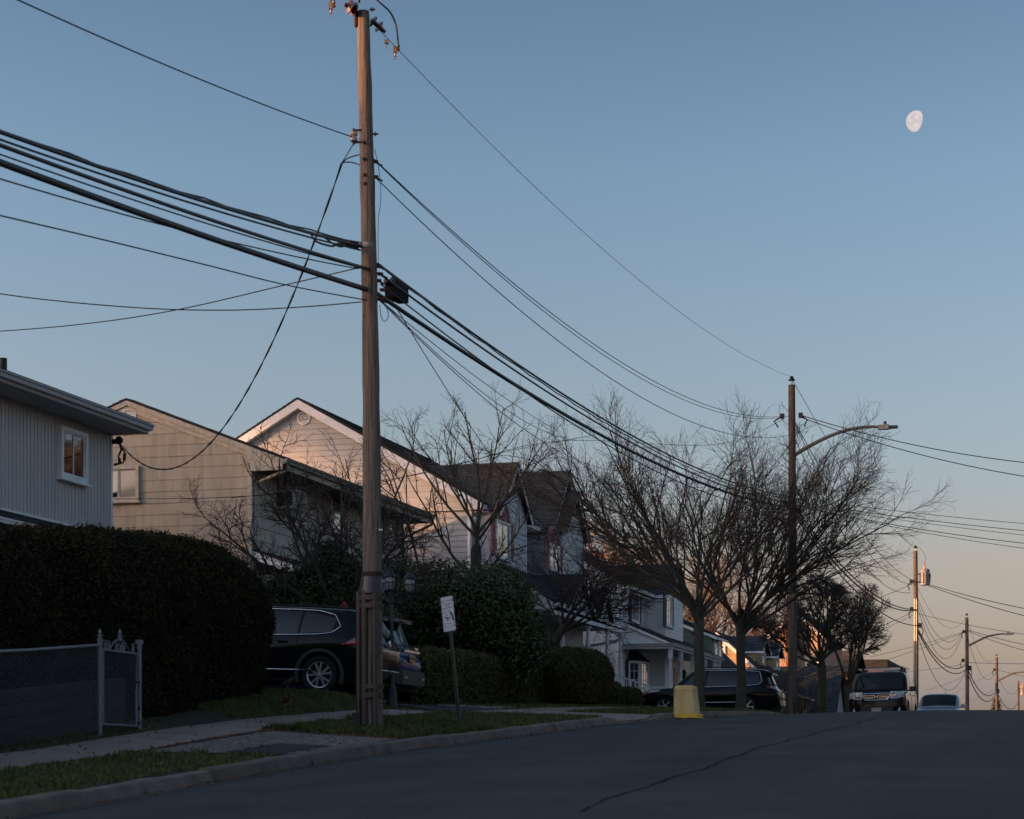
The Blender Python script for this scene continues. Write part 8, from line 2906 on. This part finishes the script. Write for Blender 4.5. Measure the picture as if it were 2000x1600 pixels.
def mesh_panel(y0, y1, z_of, h, parent, step=.07, r=.0028):
    polys = []
    n = int((y1 - y0 + h) / step)
    for sg in (1, -1):
        for k in range(-int(h / step), n):
            ya = y0 + k * step if sg > 0 else y0 + k * step + h
            pts = []
            t0 = 0
            P0 = (ya, 0.0)
            P1_ = (ya + sg * h, h)
            # clip to [y0, y1]
            (a, za), (b, zb__) = P0, P1_
            def cl(a, za, b, zb__, lim, keep_lo):
                if abs(b - a) < 1e-9:
                    return None
                return za + (zb__ - za) * (lim - a) / (b - a)
            if max(a, b) <= y0 or min(a, b) >= y1:
                continue
            seg = [(a, za), (b, zb__)]
            out_ = []
            for (q, z) in seg:
                o_ = seg[1] if (q, z) == seg[0] else seg[0]
                if q < y0:
                    z = cl(q, z, o_[0], o_[1], y0, 1); q = y0
                elif q > y1:
                    z = cl(q, z, o_[0], o_[1], y1, 1); q = y1
                out_.append((q, z))
            (a, za), (b, zb__) = out_
            pts = np.array([[FXX + (.003 if (i % 2) else -.003) * sg, a + (b - a) * i / 4, z_of(a + (b - a) * i / 4) + .05 + za + (zb__ - za) * i / 4] for i in range(5)])
            polys.append((pts, np.full(5, r)))
    V, Fq = tubes_np(polys, 3)
    return np_mesh('chain_mesh', V, Fq, m_mesh, parent)
mesh_panel(gy0 - 9.0, gy0 - .02, lambda y: gz(FXX, y), hF - .06, fence)
gate = thing('garden_gate', 'narrow chain-link gate with scrolled crest between two finial posts', 'gate', (FXX, (gy0 + gy1) / 2, gz(FXX, gy0)))
zg_ = gz(FXX, gy0 + .5)
post(gy1, gate, 1.20, .034, False, name='gate_post')
mb = MB().box(FXX - .04, FXX + .04, gy1 - .045, gy1 + .045, gz(FXX, gy1) + 1.20, gz(FXX, gy1) + 1.26)
obj('post_cap', mb, m_galv, gate)
ya, yb = gy0 + .09, gy1 - .10
za, zb_ = zg_ + .10, zg_ + 1.12
mb = MB()
mb.tube([(FXX, ya, za), (FXX, ya, zb_), (FXX, yb, zb_), (FXX, yb, za), (FXX, ya, za)], .020, 8)
obj('gate_frame', mb, m_galv, gate, smooth=True)
# crest of scrolls
mb = MB()
for c, s in ((ya + .07, 1), (ya + .17, 1), ((ya + yb) / 2 - .10, 1), ((ya + yb) / 2 + .02, 1), ((ya + yb) / 2 + .12, -1), (yb - .10, -1)):
    mb.box(FXX - .012, FXX + .012, c - .022, c + .022, zb_ + .015, zb_ + .10)
    q = [(FXX, c + s * .04 * math.cos(k * .6), zb_ + .10 + .035 * math.sin(k * .6)) for k in range(8)]
    mb.tube(q, .008, 5)
obj('scroll', mb, m_galv, gate)
mb = MB()
ym_ = (ya + yb) / 2
mb.tube([(FXX, ym_ - .30, zb_ + .02), (FXX, ym_ - .20, zb_ + .12), (FXX, ym_ - .10, zb_ + .16), (FXX, ym_, zb_ + .17), (FXX, ym_ + .10, zb_ + .16), (FXX, ym_ + .20, zb_ + .12), (FXX, ym_ + .30, zb_ + .02)], .010, 6)
finial(mb, Vector((FXX, ym_, zb_ + .15)))
obj('crest', mb, m_galv, gate, smooth='auto')
mesh_panel(ya + .02, yb - .02, lambda y: za - .04, 1.0, gate)
mb = MB().obox((FXX, yb + .06, za + .62), (.03, 0, 0), (0, .08, 0), (0, 0, .015)).obox((FXX, gy1 - .02, za + .25), (.03, 0, 0), (0, .05, 0), (0, 0, .02)).obox((FXX, gy1 - .02, za + .05), (.03, 0, 0), (0, .05, 0), (0, 0, .02))
obj('latch', mb, m_black, gate)
tw = thing('timber_wall', 'low wall of brown weathered timber boards behind the chain-link mesh', 'timber wall', (-13.62, 22, gz(-13.6, 22)))
m_timber = M('weathered_timber', (.050, .036, .027), rough=.9, var=.35, scale=5, bump=.4, stretch=(1, .4, 4), orand=.3)
y = 15.0
while y < gy1:
    y2 = min(y + 2.4, gy1 + .1)
    for k in range(4):
        mb = MB()
        a0, a1 = gz(-13.6, y) + k * .175, gz(-13.6, y2) + k * .175
        e = random.uniform(-.012, .012)
        mb.hexa([(-13.72, y + .01, a0 - .02), (-13.58 + e, y + .01, a0 - .02), (-13.58 + e, y2 - .01, a1 - .02), (-13.72, y2 - .01, a1 - .02), (-13.72, y + .01, a0 + .145), (-13.58 + e, y + .01, a0 + .145), (-13.58 + e, y2 - .01, a1 + .145), (-13.72, y2 - .01, a1 + .145)])
        obj('plank', mb, m_timber, tw)
    y = y2

# ------------------------------------------------------------------ dog waste sign on a leaning green post
sp = onX(897, 1400, -10.85)
sb_ = Vector((-10.85, sp.y, gz(-10.85, sp.y)))
top = onD(873, 1166, 37.2)
ax_ = (top - sb_).normalized()
vd_ = Vector((-sb_.x, -sb_.y, 0)).normalized()
nf = (vd_ * .72 + Vector((1, 0, 0)) * -.30).normalized()
nf = (nf - ax_ * nf.dot(ax_)).normalized()
rt = ax_.cross(nf) * -1
if rt.dot(Rd) < 0:
    rt = -rt
sign = thing('dog_waste_sign', 'tilted white dog waste sign on a leaning green steel post in the verge grass', 'sign', sb_)
m_green = M('green_post', (.020, .042, .026), rough=.5, var=.2)
Lp = (top - sb_).length
mb = MB()
def pp(h, r_, n_):
    return sb_ + ax_ * h + rt * r_ + nf * n_
for (r0, r1, n0, n1) in ((-.030, -.018, -.012, .012), (.018, .030, -.012, .012), (-.018, .018, -.016, -.008)):
    mb.hexa([pp(-.2, r0, n0), pp(-.2, r1, n0), pp(-.2, r1, n1), pp(-.2, r0, n1), pp(Lp - .03, r0, n0), pp(Lp - .03, r1, n0), pp(Lp - .03, r1, n1), pp(Lp - .03, r0, n1)])
obj('post', mb, m_green, sign)
sw, sh_ = .115, .305
sc_ = Lp - sh_ - .0
cc = sb_ + ax_ * sc_ + nf * .016
pts = []
rr_ = .028
for (cx_, cy_, a0) in ((sw - rr_, sh_ - rr_, 0), (-sw + rr_, sh_ - rr_, 90), (-sw + rr_, -sh_ + rr_, 180), (sw - rr_, -sh_ + rr_, 270)):
    for k in range(5):
        a = rad(a0 + 90 * k / 4)
        pts.append((cx_ + rr_ * math.cos(a), cy_ + rr_ * math.sin(a)))
def sp2(x, y, d=0.0):
    return cc + rt * x + ax_ * y + nf * d
m_sign = M('sign_white', (.52, .55, .60), rough=.35, var=.08, scale=6)
m_sink = M('sign_ink', (.014, .010, .020), rough=.5)
mb = MB().loft([sp2(x, y, .004) for x, y in pts], [sp2(x, y, 0) for x, y in pts])
plate = obj('plate', mb, m_sign, sign)
def bars(mb, segs, d0=.0042, d1=.0052):
    for x0, x1, y0, y1 in segs:
        mb.hexa([sp2(x0, y0, d0), sp2(x1, y0, d0), sp2(x1, y1, d0), sp2(x0, y1, d0), sp2(x0, y0, d1), sp2(x1, y0, d1), sp2(x1, y1, d1), sp2(x0, y1, d1)])
mb = MB()
e = .012
bars(mb, [(-sw + .03, sw - .03, sh_ - e - .005, sh_ - e), (-sw + .03, sw - .03, -sh_ + e, -sh_ + e + .005), (-sw + e, -sw + e + .005, -sh_ + .035, sh_ - .035), (sw - e - .005, sw - e, -sh_ + .035, sh_ - .035), (-sw + e + .005, sw - e - .005, .100, .110)])
obj('border', mb, m_sink, plate)
for txt, y, s in (('DOG WASTE', .232, .052), ('TRANSMITS', .178, .030), ('DISEASE', .140, .030)):
    text_obj(txt, s, plate, m_sink, sp2(0, y, .0045), rt, ax_, depth=.0006, local=False, weight=.0006)
for txt, x, y, s in (('CLEAN UP', -.025, .068, .030), ('AFTER YOUR', -.030, .022, .026), ('DOG', -.030, -.020, .026), ("IT'S REQUIRED BY", 0, -.168, .024), ('LAW OR BE FINED', 0, -.212, .025), ('TOWN CODE', 0, -.245, .014)):
    text_obj(txt, s, plate, m_sink, sp2(x, y, .0045), rt, ax_, depth=.0006, local=False, weight=.0004)
# pictogram: a dog and a stooping figure
mb = MB()
bars(mb, [(-.045, .012, -.085, -.060), (-.062, -.036, -.068, -.044), (-.052, -.046, -.046, -.036), (-.040, -.033, -.125, -.083), (-.028, -.021, -.125, -.083), (.000, .007, -.125, -.083), (.008, .014, -.125, -.083), (.010, .026, -.064, -.058)])
obj('dog_symbol', mb, m_sink, plate)
mb = MB()
def limb2(p, q, w0):
    p, q = Vector(p), Vector(q)
    d = (q - p).normalized()
    n_ = Vector((-d.y, d.x)) * w0
    a = [p - n_, p + n_, q + n_, q - n_]
    mb.loft([sp2(v.x, v.y, .0053) for v in a], [sp2(v.x, v.y, .0042) for v in a])
an = [(.044 + .012 * math.cos(k * math.pi / 5), .040 + .014 * math.sin(k * math.pi / 5)) for k in range(10)]
mb.loft([sp2(x, y, .0053) for x, y in an], [sp2(x, y, .0042) for x, y in an])
limb2((.048, .024), (.082, -.040), .014)
limb2((.050, .012), (.038, -.070), .006)
limb2((.082, -.036), (.070, -.125), .009)
limb2((.084, -.036), (.092, -.125), .008)
obj('person_symbol', mb, m_sink, plate)

# ------------------------------------------------------------------ three-lantern garden lamp post
lb_ = onD(765, 1362, 41.0)
lpz = gz(lb_.x, lb_.y)
lamp = thing('lamp_post', 'black garden lamp post with three glass lanterns on scrolled arms at the driveway', 'lamp post', (lb_.x, lb_.y, lpz))
m_lampgl = M('lantern_glass', (.20, .21, .23), rough=.1, var=.4, scale=14, spec=.8)
m_lampblk = M('lamp_black', (.022, .026, .032), rough=.5, var=.2)
O = Vector((lb_.x, lb_.y, lpz))
def lpx(px, py):
    return onD(px, py, 41.0)
zt_l = lpx(765, 1168).z
hh_ = zt_l - lpz
mb = MB().lathe(O, [(.11, -.1), (.11, .02), (.10, .10), (.085, .30), (.075, .34), (.08, .38), (.055, .42), (.045, .50), (.036, hh_ * .55), (.045, hh_ * .60), (.050, hh_ * .64), (.032, hh_ * .66), (.030, hh_ - .12), (.05, hh_ - .10), (.055, hh_ - .02), (.03, hh_)], 14)
obj('column', mb, m_lampblk, lamp, smooth='auto')
heads = [lpx(762, 1138), lpx(800, 1142), lpx(744, 1138) + Vector((0, .25, 0))]
for k, hc in enumerate(heads):
    mb = MB()
    hub = O + Vector((0, 0, hh_ - .06))
    base = hc - Vector((0, 0, .14))
    mb.tube(smooth_pts([hub, hub + (base - hub) * .5 - Vector((0, 0, .12)), base - Vector((0, 0, .10)), base]), .013, 6)
    q = [hub + (base - hub) * .45 - Vector((0, 0, .05)) + Rd * .05 * math.cos(j * .7) * (1 - j / 14) + Vector((0, 0, .05 * math.sin(j * .7) * (1 - j / 14))) for j in range(11)]
    mb.tube(q, .007, 5)
    obj('arm', mb, m_lampblk, lamp, smooth='auto')
    mb = MB().lathe(hc, [(.05, -.135), (.072, -.125), (.096, -.06), (.102, .0), (.098, .06), (.086, .105)], 12, cap=False)
    ln_ = obj('lantern', mb, m_lampgl, lamp, smooth='auto')
    mb = MB()
    for j in range(8):
        a = 2 * math.pi * j / 8
        u = Vector((math.cos(a), math.sin(a), 0))
        mb.tube([hc + u * .054 + Vector((0, 0, -.135)), hc + u * .090 + Vector((0, 0, -.075)), hc + u * .106, hc + u * .100 + Vector((0, 0, .06)), hc + u * .088 + Vector((0, 0, .11))], .007, 4)
    mb.lathe(hc, [(.03, -.175), (.06, -.15), (.062, -.132)], 12)
    mb.lathe(hc, [(.105, .012), (.108, .0), (.105, -.012)], 12, cap=False)
    obj('cage', mb, m_lampblk, ln_)
    mb = MB().lathe(hc, [(.115, .10), (.120, .115), (.085, .165), (.055, .20), (.04, .235), (.045, .25), (.015, .27), (.02, .30), (.003, .36)], 12)
    obj('cap', mb, m_lampblk, ln_, smooth='auto')

# ------------------------------------------------------------------ upturned yellow bin by the kerb
bp_ = onX(1342, 1405, KX + .22)
by_ = bp_.y
bb = Vector((KX + .22, by_, gz(KX + .22, by_)))
m_yel = M('faded_yellow_plastic', (.55, .36, .12), rough=.55, var=.14, scale=4, stretch=(1, 1, .5), contrast=.3, bump=.15, bscale=30, spec=.35, col2=(.72, .53, .24))
m_yel2 = M('bright_yellow_rim', (.72, .42, .025), rough=.5, var=.1)
tb = thing('rubbish_bin', 'faded yellow plastic bin standing upside down in the gutter', 'rubbish bin', bb)
def rbox(hx, hy, z, tx, ty, r=.10, n=6):
    out_ = []
    for (sx_, sy_, a0) in ((1, 1, 0), (-1, 1, 90), (-1, -1, 180), (1, -1, 270)):
        for k in range(n + 1):
            a = rad(a0 + 90 * k / n)
            out_.append((bb.x + sx_ * (hx - r) + r * math.cos(a) + tx * z, bb.y + sy_ * (hy - r) + r * math.sin(a) + ty * z, bb.z + z))
    return out_
lean = -.05
mb = MB()
rows = [rbox(.285, .285, .0, lean, 0), rbox(.305, .305, .015, lean, 0), rbox(.300, .300, .12, lean, 0), rbox(.272, .272, .125, lean, 0), rbox(.258, .258, .40, lean, 0), rbox(.2425, .2425, .64, lean, 0), rbox(.250, .250, .645, lean, 0), rbox(.249, .249, .665, lean, 0), rbox(.240, .240, .67, lean, 0), rbox(.238, .238, .70, lean, 0), rbox(.222, .222, .745, lean, 0), rbox(.18, .18, .755, lean, 0, .08)]
mb.grid(rows, True)
k_ = len(mb.v) - len(rows[0])
mb.f.append(tuple(range(k_, k_ + len(rows[0]))))
obj('body', mb, m_yel, tb, smooth='auto')
mb = MB()
mb.grid([rbox(.306, .306, .006, lean, 0), rbox(.335, .335, .012, lean, 0), rbox(.312, .312, .115, lean, 0), rbox(.302, .302, .118, lean, 0)], True)
obj('rim', mb, m_yel2, tb, smooth='auto')
for sg in (1, -1):
    mb = MB().obox(bb + Rd * sg * .325 + Vector((0, 0, .075)), Rd * .035, Fd * .10, (0, 0, .02)); obj('handle', mb, m_yel2, tb)
# faint green recycling arrows printed on its face
mb = MB()
mg = M('faded_green_print', (.16, .22, .06), rough=.6)
fc = bb + Fd * .262 + Rd * .10 + Vector((lean * .4, 0, .36))
for k in range(3):
    a0 = rad(90 + 120 * k)
    a1 = rad(90 + 120 * (k + 1))
    A = Rd * math.cos(a0) * .085 + Vector((0, 0, math.sin(a0) * .10))
    B = Rd * math.cos(a1) * .085 + Vector((0, 0, math.sin(a1) * .10))
    d = (B - A)
    P0, P1_ = A + d * .16, A + d * .66
    n_ = d.cross(Fd).normalized() * .016
    q = [P0 - n_, P1_ - n_, P1_ + n_, P0 + n_]
    mb.loft([fc + v + Fd * .014 for v in q], [fc + v + Fd * .004 for v in q])
    q = [P1_ - n_ * 2.2, A + d * .88, P1_ + n_ * 2.2]
    mb.loft([fc + v + Fd * .014 for v in q], [fc + v + Fd * .004 for v in q])
obj('recycling_logo', mb, mg, tb)

# ------------------------------------------------------------------ robins on the lawn
m_bird = M('robin_grey_feathers', (.045, .038, .034), rough=.9, var=.3, scale=30)
m_breast = M('robin_rust_breast', (.085, .028, .012), rough=.9, var=.3, scale=30)
m_beak = M('beak_yellow', (.30, .20, .05), rough=.5)
def robin(label, p, heading, pitch=.45):
    t = thing('robin', label, 'bird', p, 'robins on the lawn by the hedge', rz=heading)
    # one continuous body: spine of rings from tail to crown
    spine = [(-.155, .040, .014, .004), (-.10, .055, .016, .008), (-.075, .066, .026, .020), (-.04, .082, .040, .040), (.0, .098, .045, .048), (.035, .120, .041, .045), (.058, .145, .032, .033), (.070, .163, .029, .028), (.082, .177, .028, .026), (.094, .186, .022, .019), (.103, .186, .010, .009)]
    rows = []
    for i, (x, z, wy, wz) in enumerate(spine):
        tx = Vector((spine[min(i + 1, len(spine) - 1)][0] - spine[max(i - 1, 0)][0], 0, spine[min(i + 1, len(spine) - 1)][1] - spine[max(i - 1, 0)][1])).normalized()
        up = Vector((-tx.z, 0, tx.x))
        rows.append([Vector((x, 0, z)) + Vector((0, 1, 0)) * wy * math.cos(2 * math.pi * k / 14) + up * wz * math.sin(2 * math.pi * k / 14) for k in range(14)])
    mb = MB().grid(rows, True)
    obj('body', mb, m_bird, t, local=True, smooth=True)
    brows = []
    for i in range(3, 8):
        x, z, wy, wz = spine[i]
        tx = Vector((spine[i + 1][0] - spine[i - 1][0], 0, spine[i + 1][1] - spine[i - 1][1])).normalized()
        up = Vector((-tx.z, 0, tx.x))
        f = 1.03 if 3 < i < 7 else .98
        brows.append([Vector((x, 0, z)) + Vector((0, 1, 0)) * wy * f * math.cos(a) + up * wz * f * math.sin(a) for a in [-math.pi * k / 10 for k in range(11)]])
    obj('breast', MB().grid(brows), m_breast, t, local=True, smooth=True)
    mb = MB().loft([(-.07, -.024, .076), (-.07, .024, .076), (-.185, .018, .036), (-.185, -.018, .036)], [(-.07, -.02, .068), (-.07, .02, .068), (-.185, .016, .031), (-.185, -.016, .031)])
    obj('tail', mb, m_bird, t, local=True)
    for sd in (1, -1):
        w_ = [(.035, sd * .040, .128), (-.02, sd * .048, .108), (-.095, sd * .030, .058), (-.085, sd * .022, .076), (-.01, sd * .036, .132)]
        obj('wing', MB().loft(w_, [(x, y + sd * .008, z) for x, y, z in w_]), m_bird, t, local=True)
        mb = MB().tube([(.005, sd * .018, .060), (-.004, sd * .020, .030), (.002, sd * .020, .004)], .0035, 5)
        for a in (-.5, 0, .5, math.pi):
            mb.tube([(.002, sd * .020, .004), (.002 + .022 * math.cos(a), sd * .020 + .022 * math.sin(a), .002)], .0022, 4)
        obj('leg', mb, m_beak, t, local=True)
        obj('eye', MB().ball((.090, sd * .022, .184), .004, 6, 5), m_black, t, local=True)
    obj('beak', MB().lathe((.098, 0, .184), [(.008, 0), (.006, .012), (.001, .026)], 8, (1, 0, -.15)), m_beak, t, local=True)
    return t
robin('plump robin standing lower on the lawn under the hedge, rusty breast turned out', (-13.34, 33.55, gz(-13.34, 33.55) + .04), rad(12))
robin('second robin higher up the lawn near the black suv wheel', (-14.25, 35.9, gz(-14.25, 35.9) + .05), rad(30))

# small red ornament seen over the black suv's roof
oc_ = onD(673, 1184, 48.5)
orn = thing('red_ornament', 'small red garden ornament showing above the roof of the black suv', 'ornament', (oc_.x, oc_.y, gz(oc_.x, oc_.y)))
m_red = M('red_enamel', (.30, .012, .012), rough=.4)
zo = oc_.z - gz(oc_.x, oc_.y)
mb = MB().tube([(oc_.x, oc_.y, oc_.z - zo - .1), (oc_.x, oc_.y, oc_.z - .05)], .015, 6); obj('stake', mb, m_black, orn)
mb = MB().lathe((oc_.x, oc_.y, oc_.z - .06), [(.05, 0), (.06, .02), (.05, .07), (.085, .08), (.02, .15), (.005, .17)], 8); obj('cap', mb, m_red, orn)
